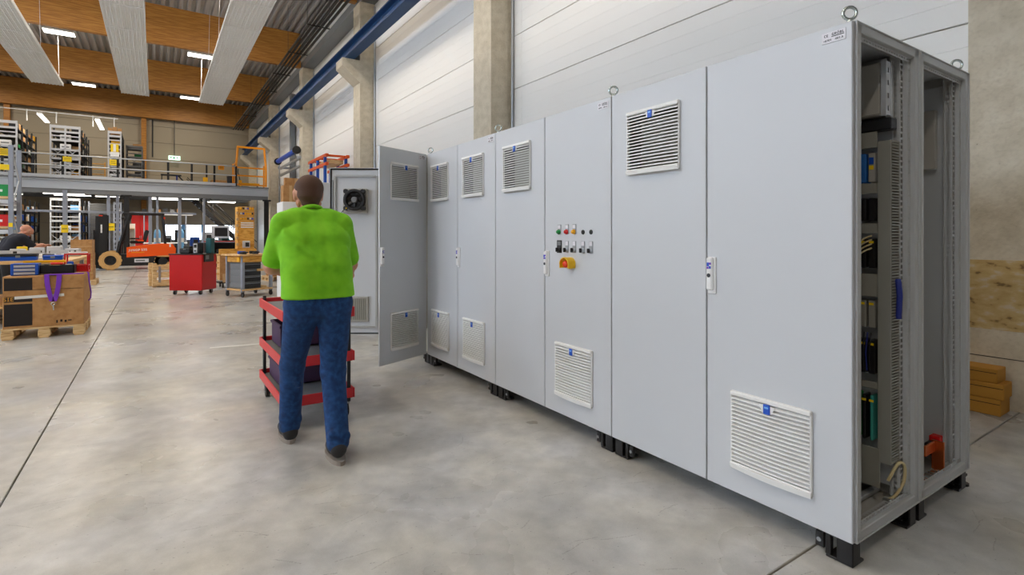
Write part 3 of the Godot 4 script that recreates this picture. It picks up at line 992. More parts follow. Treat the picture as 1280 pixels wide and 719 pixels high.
func controls(cab: Node3D):
	var y1 := 1.305
	var xs := [-0.485, -0.406, -0.333, -0.249, -0.175]
	for k in 5:
		var z: float = xs[k]
		if k < 3:
			var p := part("tag_plate", MB.new().bb(Vector3(-0.002, y1 + 0.018, z), Vector3(0.004, 0.062, 0.034), 0.001), M.galvanised, cab)
			part("indicator_lamp", MB.new().lathe(Vector3(-0.004, y1, z), Vector3(-1, 0, 0), [Vector2(0.016, 0), Vector2(0.016, 0.006), Vector2(0.0135, 0.008), Vector2(0.012, 0.016), Vector2(0.007, 0.021), Vector2(0, 0.022)], 16), M[["lamp_green", "lamp_red", "lamp_yellow"][k]], cab)
			part("tag_print", MB.new().box(Vector3(-0.0045, y1 + 0.033, z), Vector3(0.001, 0.022, 0.026)), M.label_white, p)
		else:
			part("blank_plug", MB.new().lathe(Vector3(0, y1 - 0.003, z), Vector3(-1, 0, 0), [Vector2(0.0145, 0), Vector2(0.0145, 0.004), Vector2(0.012, 0.006), Vector2(0, 0.006)], 16), M.black_plastic, cab)
		# lower row
		var y2 := 1.20
		var wide := k == 0
		var q := part("tag_plate", MB.new().bb(Vector3(-0.002, y2 + 0.008, z), Vector3(0.004, 0.084 if wide else 0.074, 0.05 if wide else 0.034), 0.001), M.black_plastic if wide else M.galvanised, cab)
		part("tag_print", MB.new().box(Vector3(-0.0045, y2 + 0.03, z), Vector3(0.001, 0.026, 0.036 if wide else 0.026)), M.mid_grey if wide else M.label_white, q)
		var sw := part("rotary_switch", MB.new().lathe(Vector3(-0.004, y2 - 0.012, z), Vector3(-1, 0, 0), [Vector2(0.0165, 0), Vector2(0.0165, 0.007), Vector2(0.013, 0.009), Vector2(0.012, 0.013), Vector2(0, 0.013)], 16), M.black_plastic if wide else M.galvanised, cab)
		part("switch_lever", MB.new().bb(Vector3(-0.024, y2 - 0.012, z), Vector3(0.020, 0.028, 0.009), 0.003), M.black_plastic, sw)
	# emergency stop in its yellow shroud
	var c := Vector3(0, 1.098, -0.367)
	var e := part("emergency_stop", MB.new().cyl(c, c + Vector3(-0.02, 0, 0), 0.032, 0.030, 20), M.stop_yellow, cab)
	var sh := MB.new()
	var ring := []
	for i in 21:
		var t := PI * i / 20.0
		ring.append(Vector2(cos(t), sin(t)))
	for i in 20:
		var a: Vector2 = ring[i]
		var b: Vector2 = ring[i + 1]
		for rr in [[0.045, 1.0], [0.039, -1.0]]:
			var r: float = rr[0]
			sh.poly([c + Vector3(0, a.y * r, a.x * r), c + Vector3(0, b.y * r, b.x * r), c + Vector3(-0.062, b.y * r, b.x * r), c + Vector3(-0.062, a.y * r, a.x * r)], Vector3(0, a.y + b.y, a.x + b.x) * rr[1])
		sh.poly([c + Vector3(-0.062, a.y * 0.045, a.x * 0.045), c + Vector3(-0.062, b.y * 0.045, b.x * 0.045), c + Vector3(-0.062, b.y * 0.039, b.x * 0.039), c + Vector3(-0.062, a.y * 0.039, a.x * 0.039)], Vector3(-1, 0, 0))
	for s in [-1.0, 1.0]:
		sh.bb(c + Vector3(-0.031, -0.012, s * 0.042), Vector3(0.062, 0.026, 0.006), 0.002)
	part("shroud", sh, M.stop_yellow, e)
	part("mushroom_button", MB.new().lathe(c + Vector3(-0.02, 0, 0), Vector3(-1, 0, 0), [Vector2(0.011, 0), Vector2(0.011, 0.014), Vector2(0.021, 0.018), Vector2(0.023, 0.026), Vector2(0.019, 0.035), Vector2(0.010, 0.040), Vector2(0, 0.041)], 20), M.stop_red, e)

func open_doors(cab: Node3D, L: float):
	var ar := deg_to_rad(114)
	# right leaf: hinge at the near front corner, outer face turned to the camera
	var hinge := Node3D.new()
	var r := part("door", door_mesh(W - 0.02, [[-0.70, 0.0], [0.69, 0.0]]), M.cabinet_paint, cab)
	# local closed frame: leaf spans z 0..-W, outer face -x
	var t := Transform3D(Basis(Vector3.UP, ar), Vector3(0.0, 1.1, -0.012)) * Transform3D(Basis.IDENTITY, Vector3(0.012, 0, -W / 2 + 0.01))
	r.transform = t
	hinge.free()
	var face := func(y: float, z: float) -> Transform3D: return Transform3D(Basis(Vector3.UP, ar), Vector3(0.0, 0, -0.012)) * Transform3D(Basis.IDENTITY, Vector3(0.002, y, z))
	for y in [1.79, 0.40]:
		var q: MeshInstance3D = vent(cab, Vector3.ZERO)
		q.transform = face.call(y, -W / 2 + 0.01)
	swing_handle(r, Vector3(-0.01, -0.008, -W / 2 + 0.036))
	var np: Transform3D = face.call(2.055, -0.07)
	name_plate(cab, np.origin, ar)
	var hp: Transform3D = face.call(1.092, -W + 0.046)
	handle_prints(cab, hp.origin, ar)
	# left leaf: hinge at the far front corner, inner face turned to the camera
	var al := -deg_to_rad(122)
	var l := part("door", door_mesh(W - 0.02), M.cabinet_paint, cab)
	var lt := Transform3D(Basis(Vector3.UP, al), Vector3(0.0, 1.1, -L + 0.012))
	l.transform = lt * Transform3D(Basis.IDENTITY, Vector3(0.012, 0, W / 2 - 0.01))
	# inner side parts (door-local: inner face is +x)
	var hw := (W - 0.028) / 2
	var fold := MB.new()
	for s in [-1.0, 1.0]:
		fold.bb(Vector3(0.02, 0, s * (hw - 0.004)), Vector3(0.022, 1.99, 0.006), 0.002)
		fold.bb(Vector3(0.02, s * 0.992, 0), Vector3(0.022, 0.006, 2 * hw), 0.002)
	part("door_fold", fold, M.cabinet_paint, l)
	var seal := MB.new()
	for s in [-1.0, 1.0]:
		seal.bb(Vector3(0.016, 0, s * (hw - 0.016)), Vector3(0.014, 1.97, 0.012), 0.003)
		seal.bb(Vector3(0.016, s * 0.98, 0), Vector3(0.014, 0.014, 2 * hw - 0.03), 0.003)
	part("seal", seal, M.seal_rubber, l)
	for s in [-1.0, 1.0]:
		var fr := MB.new()
		perforated(fr, Vector3(0.034, -0.9, s * (hw - 0.075)), Vector3.UP, Vector3(0, 0, s), 1.8, 0.022, Vector3(1, 0, 0))
		fr.bb(Vector3(0.020, 0, s * (hw - 0.064)), Vector3(0.024, 1.8, 0.020), 0.002)
		part("tubular_frame", fr, M.cabinet_frame, l)
		var fh := MB.new()
		perforated(fh, Vector3(0.034, s * 0.90 - 0.011, -hw + 0.075), Vector3(0, 0, 1), Vector3(0, 1, 0), 2 * hw - 0.15, 0.022, Vector3(1, 0, 0))
		fh.bb(Vector3(0.020, s * 0.90, 0), Vector3(0.024, 0.020, 2 * hw - 0.15), 0.002)
		part("tubular_frame", fh, M.cabinet_frame, l)
	# fan with white housing
	var fan := part("fan_unit", MB.new().bb(Vector3(0.032, 0.60, 0.0), Vector3(0.044, 0.29, 0.29), 0.008), M.cabinet_inner, l)
	var fm := MB.new()
	fm.lathe(Vector3(0.054, 0.61, 0), Vector3(1, 0, 0), [Vector2(0.128, 0), Vector2(0.128, 0.05), Vector2(0.118, 0.056), Vector2(0.098, 0.056), Vector2(0.092, 0.048), Vector2(0.092, 0.01), Vector2(0, 0.008)], 28)
	for q in [[0.10, 0.10], [0.10, -0.10], [-0.10, 0.10], [-0.10, -0.10]]:
		fm.cyl(Vector3(0.054, 0.61 + q[0], q[1]), Vector3(0.10, 0.61 + q[0], q[1]), 0.028, -1, 12)
	part("fan_ring", fm, M.black_plastic, fan)
	var fb := MB.new()
	for k in 7:
		var a := TAU * k / 7.0
		var b := a + 0.6
		fb.poly([Vector3(0.075, 0.61 + 0.03 * sin(a), 0.03 * cos(a)), Vector3(0.095, 0.61 + 0.086 * sin(a + 0.1), 0.086 * cos(a + 0.1)), Vector3(0.07, 0.61 + 0.086 * sin(b + 0.1), 0.086 * cos(b + 0.1)), Vector3(0.065, 0.61 + 0.03 * sin(b), 0.03 * cos(b))], Vector3(1, 0, 0))
	part("fan_blades", fb, M.black_plastic, fan)
	part("fan_hub", MB.new().lathe(Vector3(0.064, 0.61, 0), Vector3(1, 0, 0), [Vector2(0.036, 0), Vector2(0.036, 0.034), Vector2(0.030, 0.040), Vector2(0, 0.040)], 18), M.mid_grey, fan)
	part("fan_cable", MB.new().tube(bend([Vector3(0.05, 0.5, 0.13), Vector3(0.055, 0.45, 0.17), Vector3(0.05, 0.41, 0.22), Vector3(0.03, 0.39, 0.29)]), 0.005, 6), M.black_plastic, fan)
	part("yellow_mark", MB.new().box(Vector3(0.105, 0.51, 0.09), Vector3(0.002, 0.014, 0.014)), M.sign_yellow, fan)
	# outlet filter low down
	var of := part("outlet_filter", MB.new().bb(Vector3(0.024, -0.69, 0.0), Vector3(0.028, 0.30, 0.30), 0.005), M.cabinet_inner, l)
	for k in 11:
		part("filter_bar", MB.new().bb(Vector3(0.042, -0.69, -0.115 + 0.023 * k), Vector3(0.012, 0.25, 0.009), 0.002), M.duct_grey, of)
	part("lock_rod", MB.new().bb(Vector3(0.022, 0, hw - 0.035), Vector3(0.02, 1.7, 0.012), 0.002), M.galvanised, l)
	part("lock_box", MB.new().bb(Vector3(0.026, -0.02, hw - 0.04), Vector3(0.03, 0.12, 0.03), 0.004), M.galvanised, l)

func interior(cab: Node3D):
	var px := 0.50        # mounting plate face
	part("mounting_plate", MB.new().bb(Vector3(px + 0.004, 1.1, -0.66), Vector3(0.006, 1.86, 1.2), 0.002), M.zinc_pale, cab)
	# enclosure box at the top with its slotted bracket
	part("inner_box", MB.new().bb(Vector3(0.445, 1.915, -0.27), Vector3(0.1, 0.225, 0.4), 0.004), M.cabinet_inner, cab)
	var br := MB.new()
	perforated(br, Vector3(0.40, 1.80, -0.048), Vector3.UP, Vector3(1, 0, 0), 0.23, 0.045, Vector3(0, 0, 1), 0.055, 0.022, 0.012)
	br.box(Vector3(0.397, 1.915, -0.055), Vector3(0.006, 0.24, 0.02))
	br.box(Vector3(0.448, 1.915, -0.055), Vector3(0.006, 0.24, 0.02))
	part("slotted_bracket", br, M.zinc_pale, cab)
	part("cross_bar", MB.new().bb(Vector3(0.46, 1.765, -0.35), Vector3(0.06, 0.05, 0.62), 0.004), M.dark_steel, cab)
	# wiring ducts: lids and combs
	var dx := 0.42
	var lid := MB.new().bb(Vector3(dx + 0.003, 0.99, -0.062), Vector3(0.006, 1.40, 0.052), 0.002)
	part("duct_lid", lid, M.duct_grey, cab)
	for y in [1.70, 1.487, 1.31, 1.06, 0.62, 0.27]:
		var hgt: float = {1.70: 0.07, 1.487: 0.045, 1.31: 0.045, 1.06: 0.10, 0.62: 0.03, 0.27: 0.14}[y]
		part("duct_lid", MB.new().bb(Vector3(dx + 0.003, y, -0.50), Vector3(0.006, hgt, 0.82), 0.002), M.duct_grey, cab)
	var comb := MB.new()
	for i in 112:
		comb.box(Vector3(dx + 0.045, 0.30 + 0.0125 * i, -0.037), Vector3(0.075, 0.0065, 0.003))
	comb.box(Vector3(dx + 0.079, 0.99, -0.037), Vector3(0.008, 1.40, 0.003))
	part("duct_comb", comb, M.duct_grey, cab)
	part("duct_floor", MB.new().box(Vector3(px - 0.004, 0.99, -0.062), Vector3(0.004, 1.4, 0.05)), M.duct_grey, cab)
	# device rows between the ducts
	for r in [[1.58, 0.13, "terminal_blue"], [1.395, 0.10, "black_plastic"], [1.20, 0.13, "black_plastic"], [0.93, 0.12, "black_plastic"], [0.74, 0.15, "black_plastic"], [0.47, 0.2, "black_plastic"]]:
		part("mounting_rail", MB.new().box(Vector3(px - 0.006, r[0], -0.5), Vector3(0.008, 0.035, 0.8)), M.galvanised, cab)
		for k in 9:
			var z := -0.118 - 0.036 * k
			if r[0] == 0.47:
				z = -0.118 - 0.03 * k
			var dev: String = r[2]
			if r[0] == 1.58:
				dev = "cabinet_inner" if k == 0 else "terminal_blue" if k < 4 else "black_plastic"
			if r[0] == 0.47:
				dev = ["terminal_teal", "black_plastic", "terminal_green"][k % 3]
			if r[0] == 0.93 and k < 2:
				dev = "duct_grey"
			var d := part("control_device", MB.new().bb(Vector3(px - 0.036, r[0], z), Vector3(0.058, r[1], 0.026 if r[0] != 0.47 else 0.012), 0.003), M[dev], cab)
			if k < 2 and r[0] < 1.3:
				part("yellow_tag", MB.new().box(Vector3(px - 0.066, r[0] + r[1] * 0.38, z), Vector3(0.002, 0.01, 0.018)), M.sign_yellow, d)
			if r[0] == 1.58 and k == 0:
				part("device_face", MB.new().box(Vector3(px - 0.066, r[0] + 0.03, z), Vector3(0.002, 0.03, 0.018)), M.badge_blue, d)
				part("device_face", MB.new().box(Vector3(px - 0.066, r[0], z), Vector3(0.002, 0.018, 0.018)), M.sign_yellow, d)
	for k in 4:
		part("wire", MB.new().tube(bend([Vector3(0.40, 1.16 + 0.008 * k, -0.17 - 0.01 * k), Vector3(0.385, 1.20 + 0.018 * k, -0.14), Vector3(0.395, 1.225 + 0.018 * k, -0.10)]), 0.0035, 6), M.wire_cream, cab)
	for k in 6:
		part("wire", MB.new().tube([Vector3(0.425, 0.68, -0.12 - 0.012 * k), Vector3(0.415, 0.76, -0.12 - 0.012 * k), Vector3(0.425, 0.85, -0.115 - 0.014 * k)], 0.003, 6), M.wire_blue if k % 2 else M.black_plastic, cab)
	part("wire_bundle", MB.new().tube(bend([Vector3(0.47, 1.09, -0.03), Vector3(0.465, 1.03, -0.022), Vector3(0.468, 0.98, -0.024), Vector3(0.475, 0.92, -0.03)]), 0.012, 8), M.wire_blue, cab)
	part("lower_plate", MB.new().bb(Vector3(0.40, 0.27, -0.42), Vector3(0.006, 0.17, 0.70), 0.002), M.duct_grey, cab)
	part("earth_strap", MB.new().tube(bend([Vector3(0.45, 0.21, -0.06), Vector3(0.485, 0.285, -0.035), Vector3(0.525, 0.27, -0.026), Vector3(0.53, 0.20, -0.03), Vector3(0.48, 0.15, -0.04), Vector3(0.42, 0.135, -0.05)]), 0.0065, 8), M.wire_cream, cab)
	part("earth_clip", MB.new().bb(Vector3(0.415, 0.135, -0.05), Vector3(0.03, 0.02, 0.03), 0.003), M.chrome, cab)
	part("green_board", MB.new().bb(Vector3(0.09, 0.42, -0.12), Vector3(0.012, 0.5, 0.02), 0.002), M.terminal_green, cab)
	for k in 3:
		part("floor_rail", MB.new().bb(Vector3(0.3, 0.125, -0.14 - 0.1 * k), Vector3(0.5, 0.02, 0.03), 0.003), M.zinc_pale, cab)

func back_row(L: float):
	var cab := thing("switch_cabinet", "grey open-ended switch cabinet standing back to back behind the front row", "cabinet", at_row(0.612, 0), TURN, "switch cabinets in the row")
	open_frame(cab, 0.004, 0.60, L)
	part("mounting_plate", MB.new().bb(Vector3(0.52, 1.1, -0.62), Vector3(0.006, 1.88, 1.1), 0.002), M.zinc_pale, cab)
	part("divider_sheet", MB.new().bb(Vector3(0.012, 1.1, -L / 2), Vector3(0.006, 1.96, L - 0.1), 0.002), M.cabinet_inner, cab)
	part("outer_sheet", MB.new().bb(Vector3(0.604, 1.1, -L / 2), Vector3(0.008, 1.99, L - 0.03), 0.002), M.cabinet_paint, cab)
	part("plan_pocket", MB.new().bb(Vector3(0.50, 1.77, -0.17), Vector3(0.03, 0.30, 0.14), 0.003), M.cabinet_inner, cab)
	var cu := MB.new()
	cu.bb(Vector3(0.29, 0.25, -0.06), Vector3(0.12, 0.05, 0.010), 0.002)
	cu.bb(Vector3(0.35, 0.20, -0.045), Vector3(0.012, 0.16, 0.05), 0.002)
	cu.bb(Vector3(0.30, 0.128, -0.045), Vector3(0.2, 0.012, 0.05), 0.002)
	part("copper_bar", cu, M.copper, cab)
	for p in [[0.36, 0.24], [0.29, 0.15], [0.25, 0.15], [0.21, 0.15]]:
		part("bolt", MB.new().cyl(Vector3(p[0], p[1], -0.05), Vector3(p[0], p[1], -0.025), 0.012, -1, 6), M.chrome, cab)
	part("insulator", MB.new().bb(Vector3(0.50, 0.235, -0.10), Vector3(0.05, 0.05, 0.05), 0.006), M.lamp_red, cab)
	part("insulator", MB.new().bb(Vector3(0.43, 0.21, -0.09), Vector3(0.06, 0.06, 0.06), 0.006), M.black_plastic, cab)
	part("insulator", MB.new().bb(Vector3(0.17, 0.30, -0.08), Vector3(0.03, 0.09, 0.03), 0.006), M.wire_cream, cab)
	part("copper_bar", MB.new().bb(Vector3(0.14, 0.24, -0.12), Vector3(0.012, 0.2, 0.06), 0.002), M.copper, cab)
	for s in [-1.0, 1.0]:
		for x in [[0.02, 1.0], [0.6, -1.0]]:
			plinth_corner(cab, x[0], -0.01 if s > 0 else -L + 0.01, x[1], -s)
	part("plinth_beam", MB.new().bb(Vector3(0.3, 0.05, -L / 2), Vector3(0.03, 0.09, L - 0.3), 0.003), M.black_plastic, cab)
	part("levelling_foot", MB.new().cyl(Vector3(0.63, 0.0, -0.03), Vector3(0.63, 0.012, -0.03), 0.025, -1, 12).cyl(Vector3(0.63, 0.01, -0.03), Vector3(0.63, 0.07, -0.03), 0.008, -1, 8).box(Vector3(0.615, 0.055, -0.03), Vector3(0.05, 0.01, 0.03)), M.black_plastic, cab)
	lifting_eye(cab, Vector3(0.56, 2.1, -0.035))
	# its far neighbours, hidden behind the front row
	for u in range(1, 4):
		var o := thing("switch_cabinet", "grey closed switch cabinet hidden behind the front row", "cabinet", at_row(0.612, -L * u), TURN, "hidden switch cabinets of the back row")
		part("body", MB.new().bb(Vector3(0.304, 1.1, -L / 2), Vector3(0.59, 1.998, L - 0.012), 0.004), M.cabinet_paint, o)
		for s in [-1.0, 1.0]:
			for x in [[0.02, 1.0], [0.58, -1.0]]:
				plinth_corner(o, x[0], -0.01 if s > 0 else -L + 0.01, x[1], -s)

# ---------------------------------------------------------------- people
# bones: [a, b, radius a, radius b]; cuts: planes Plane(n, d), the part above each plane is taken away
func sdf_into(mb: MB, bones: Array, cell: float, k: float, cuts := []):
	var lo := Vector3.ONE * 1e9
	var hi := -lo
	for b in bones:
		for q in 2:
			var r: Vector3 = Vector3.ONE * (b[2 + q] + cell * 2.5)
			lo = lo.min(b[q] - r)
			hi = hi.max(b[q] + r)
	var nx := int((hi.x - lo.x) / cell) + 2
	var ny := int((hi.y - lo.y) / cell) + 2
	var nz := int((hi.z - lo.z) / cell) + 2
	var f := PackedFloat32Array()
	f.resize(nx * ny * nz)
	f.fill(1.0)
	var sy := nx
	var sz := nx * ny
	for b in bones:
		var a: Vector3 = b[0]
		var c: Vector3 = b[1]
		var ra: float = b[2]
		var rb: float = b[3]
		var m: float = maxf(ra, rb) + k + cell * 2.0
		var l := ((a.min(c) - Vector3.ONE * m - lo) / cell).floor().clamp(Vector3.ZERO, Vector3(nx - 1, ny - 1, nz - 1))
		var h := ((a.max(c) + Vector3.ONE * m - lo) / cell).ceil().clamp(Vector3.ZERO, Vector3(nx - 1, ny - 1, nz - 1))
		var ab := c - a
		var inv := 1.0 / maxf(ab.length_squared(), 1e-9)
		for z in range(int(l.z), int(h.z) + 1):
			for y in range(int(l.y), int(h.y) + 1):
				var at := z * sz + y * sy
				var p := Vector3(0, lo.y + y * cell, lo.z + z * cell)
				for x in range(int(l.x), int(h.x) + 1):
					p.x = lo.x + x * cell
					var t := clampf((p - a).dot(ab) * inv, 0.0, 1.0)
					var d := p.distance_to(a + ab * t) - (ra + (rb - ra) * t)
					var o := f[at + x]
					var g := k - absf(o - d)
					if g > 0.0:
						f[at + x] = minf(o, d) - g * g / (4.0 * k)
					elif d < o:
						f[at + x] = d
	for c in cuts:
		var pl: Plane = c
		for z in nz:
			for y in ny:
				for x in nx:
					var d := pl.distance_to(lo + Vector3(x, y, z) * cell)
					var i := z * sz + y * sy + x
					if d > f[i]:
						f[i] = d
	# surface nets
	var id := PackedInt32Array()
	id.resize(nx * ny * nz)
	id.fill(-1)
	var off := [0, 1, sy, sy + 1, sz, sz + 1, sz + sy, sz + sy + 1]
	var edges := [[0, 1], [2, 3], [4, 5], [6, 7], [0, 2], [1, 3], [4, 6], [5, 7], [0, 4], [1, 5], [2, 6], [3, 7]]
	var vals := PackedFloat32Array()
	vals.resize(8)
	for z in nz - 1:
		for y in ny - 1:
			for x in nx - 1:
				var i := z * sz + y * sy + x
				var s := 0
				for q in 8:
					var w := f[i + off[q]]
					vals[q] = w
					if w < 0.0:
						s += 1
				if s == 0 or s == 8:
					continue
				var p := Vector3.ZERO
				var cnt := 0
				for e in edges:
					var u := vals[e[0]]
					var w := vals[e[1]]
					if (u < 0.0) != (w < 0.0):
						var t := u / (u - w)
						var pa := Vector3(e[0] & 1, (e[0] >> 1) & 1, (e[0] >> 2) & 1)
						var pb := Vector3(e[1] & 1, (e[1] >> 1) & 1, (e[1] >> 2) & 1)
						p += pa.lerp(pb, t)
						cnt += 1
				p /= cnt
				var g := Vector3(vals[1] + vals[3] + vals[5] + vals[7] - vals[0] - vals[2] - vals[4] - vals[6],
					vals[2] + vals[3] + vals[6] + vals[7] - vals[0] - vals[1] - vals[4] - vals[5],
					vals[4] + vals[5] + vals[6] + vals[7] - vals[0] - vals[1] - vals[2] - vals[3])
				id[i] = mb.v.size()
				mb.v.append(lo + (Vector3(x, y, z) + p) * cell)
				mb.n.append(g.normalized())
	for z in range(1, nz - 1):
		for y in range(1, ny - 1):
			for x in range(1, nx - 1):
				var i := z * sz + y * sy + x
				var inside := f[i] < 0.0
				for e in [[1, sy, sz], [sy, sz, 1], [sz, 1, sy]]:
					var o: bool = f[i + e[0]] < 0.0
					if o == inside:
						continue
					var a := id[i]
					var b := id[i - e[1]]
					var c := id[i - e[1] - e[2]]
					var d := id[i - e[2]]
					if a < 0 or b < 0 or c < 0 or d < 0:
						continue
					# clockwise seen from outside
					if inside:
						for q in [a, d, c, a, c, b]:
							mb.ix.append(q)
					else:
						for q in [a, b, c, a, c, d]:
							mb.ix.append(q)

# two-bar torso: a flat trunk made of capsules side by side
func trunk(p: Array) -> Array:
	var out := []
	for i in p.size() - 1:
		var a: Array = p[i]
		var b: Array = p[i + 1]
		for s in [-1.0, 0.0, 1.0]:
			out.append([a[0] + a[3] * (s * a[1]), b[0] + b[3] * (s * b[1]), a[2], b[2]])
	return out

func fingers(bones: Array, h: Vector3, inner: float):
	# hand closed on a bar along x through h (bar radius 14 mm); palm on top
	bones.append([h + Vector3(-0.03, 0.024, 0.035), h + Vector3(0.03, 0.024, 0.035), 0.014, 0.014])
	bones.append([h + Vector3(-0.028, 0.028, 0.012), h + Vector3(0.028, 0.028, 0.012), 0.012, 0.012])
	bones.append([h + Vector3(-0.022, 0.022, 0.06), h + Vector3(0.022, 0.022, 0.06), 0.016, 0.016])
	for i in 4:
		var x := (-0.033 + 0.022 * i) * inner
		var l: float = [0.9, 1.0, 0.96, 0.8][i]
		var a := h + Vector3(x, 0.027, 0.004)
		var b := h + Vector3(x * 1.03, 0.018, -0.024 * l)
		var c := h + Vector3(x * 1.03, -0.012 * l, -0.027 * l)
		var d := h + Vector3(x, -0.026 * l, -0.006)
		bones.append([a, b, 0.0092, 0.0086])
		bones.append([b, c, 0.0086, 0.008])
		bones.append([c, d, 0.008, 0.007])
	var t0 := h + Vector3(-0.03 * inner, 0.012, 0.05)
	var t1 := h + Vector3(-0.048 * inner, -0.008, 0.028)
	var t2 := h + Vector3(-0.044 * inner, -0.024, 0.004)
	bones.append([t0, t1, 0.012, 0.010])
	bones.append([t1, t2, 0.010, 0.0085])

func head_bones(c: Vector3, f: Vector3, up: Vector3) -> Array:
	var r := f.cross(up).normalized()
	var b := []
	b.append([c + up * 0.03 - f * 0.035, c + up * 0.032 + f * 0.022, 0.082, 0.076])      # skull
	b.append([c + f * 0.02 + up * 0.0, c + f * 0.042 - up * 0.062, 0.066, 0.042])           # face
	b.append([c + f * 0.05 - up * 0.085, c + f * 0.062 - up * 0.085, 0.026, 0.022])          # chin
	b.append([c + f * 0.085 + up * 0.012, c + f * 0.108 - up * 0.026, 0.009, 0.013])         # nose
	b.append([c + f * 0.080 + up * 0.026 - r * 0.035, c + f * 0.080 + up * 0.026 + r * 0.035, 0.014, 0.014])  # brow
	for s in [-1.0, 1.0]:
		b.append([c + r * (s * 0.076) + up * 0.016 - f * 0.004, c + r * (s * 0.078) - up * 0.022 + f * 0.002, 0.015, 0.009])   # ears
		b.append([c + r * (s * 0.06) - f * 0.01 - up * 0.05, c + f * 0.045 + r * (s * 0.02) - up * 0.085, 0.016, 0.02])        # jaw
	return b

func face_parts(t: Node3D, c: Vector3, f: Vector3, up: Vector3):
	var r := f.cross(up).normalized()
	for s in [-1.0, 1.0]:
		var e := part("eye", MB.new().sphere(c + f * 0.083 + r * (s * 0.031) + up * 0.006, Vector3.ONE * 0.0115), M.eye_white, t)
		part("iris", MB.new().sphere(c + f * 0.0925 + r * (s * 0.031) + up * 0.006, Vector3.ONE * 0.0045, 8, 5), M.print_black, e)
	part("mouth", MB.new().tube([c + f * 0.083 - up * 0.058 - r * 0.024, c + f * 0.094 - up * 0.056, c + f * 0.083 - up * 0.058 + r * 0.024], 0.005, 6), M.lips, t)

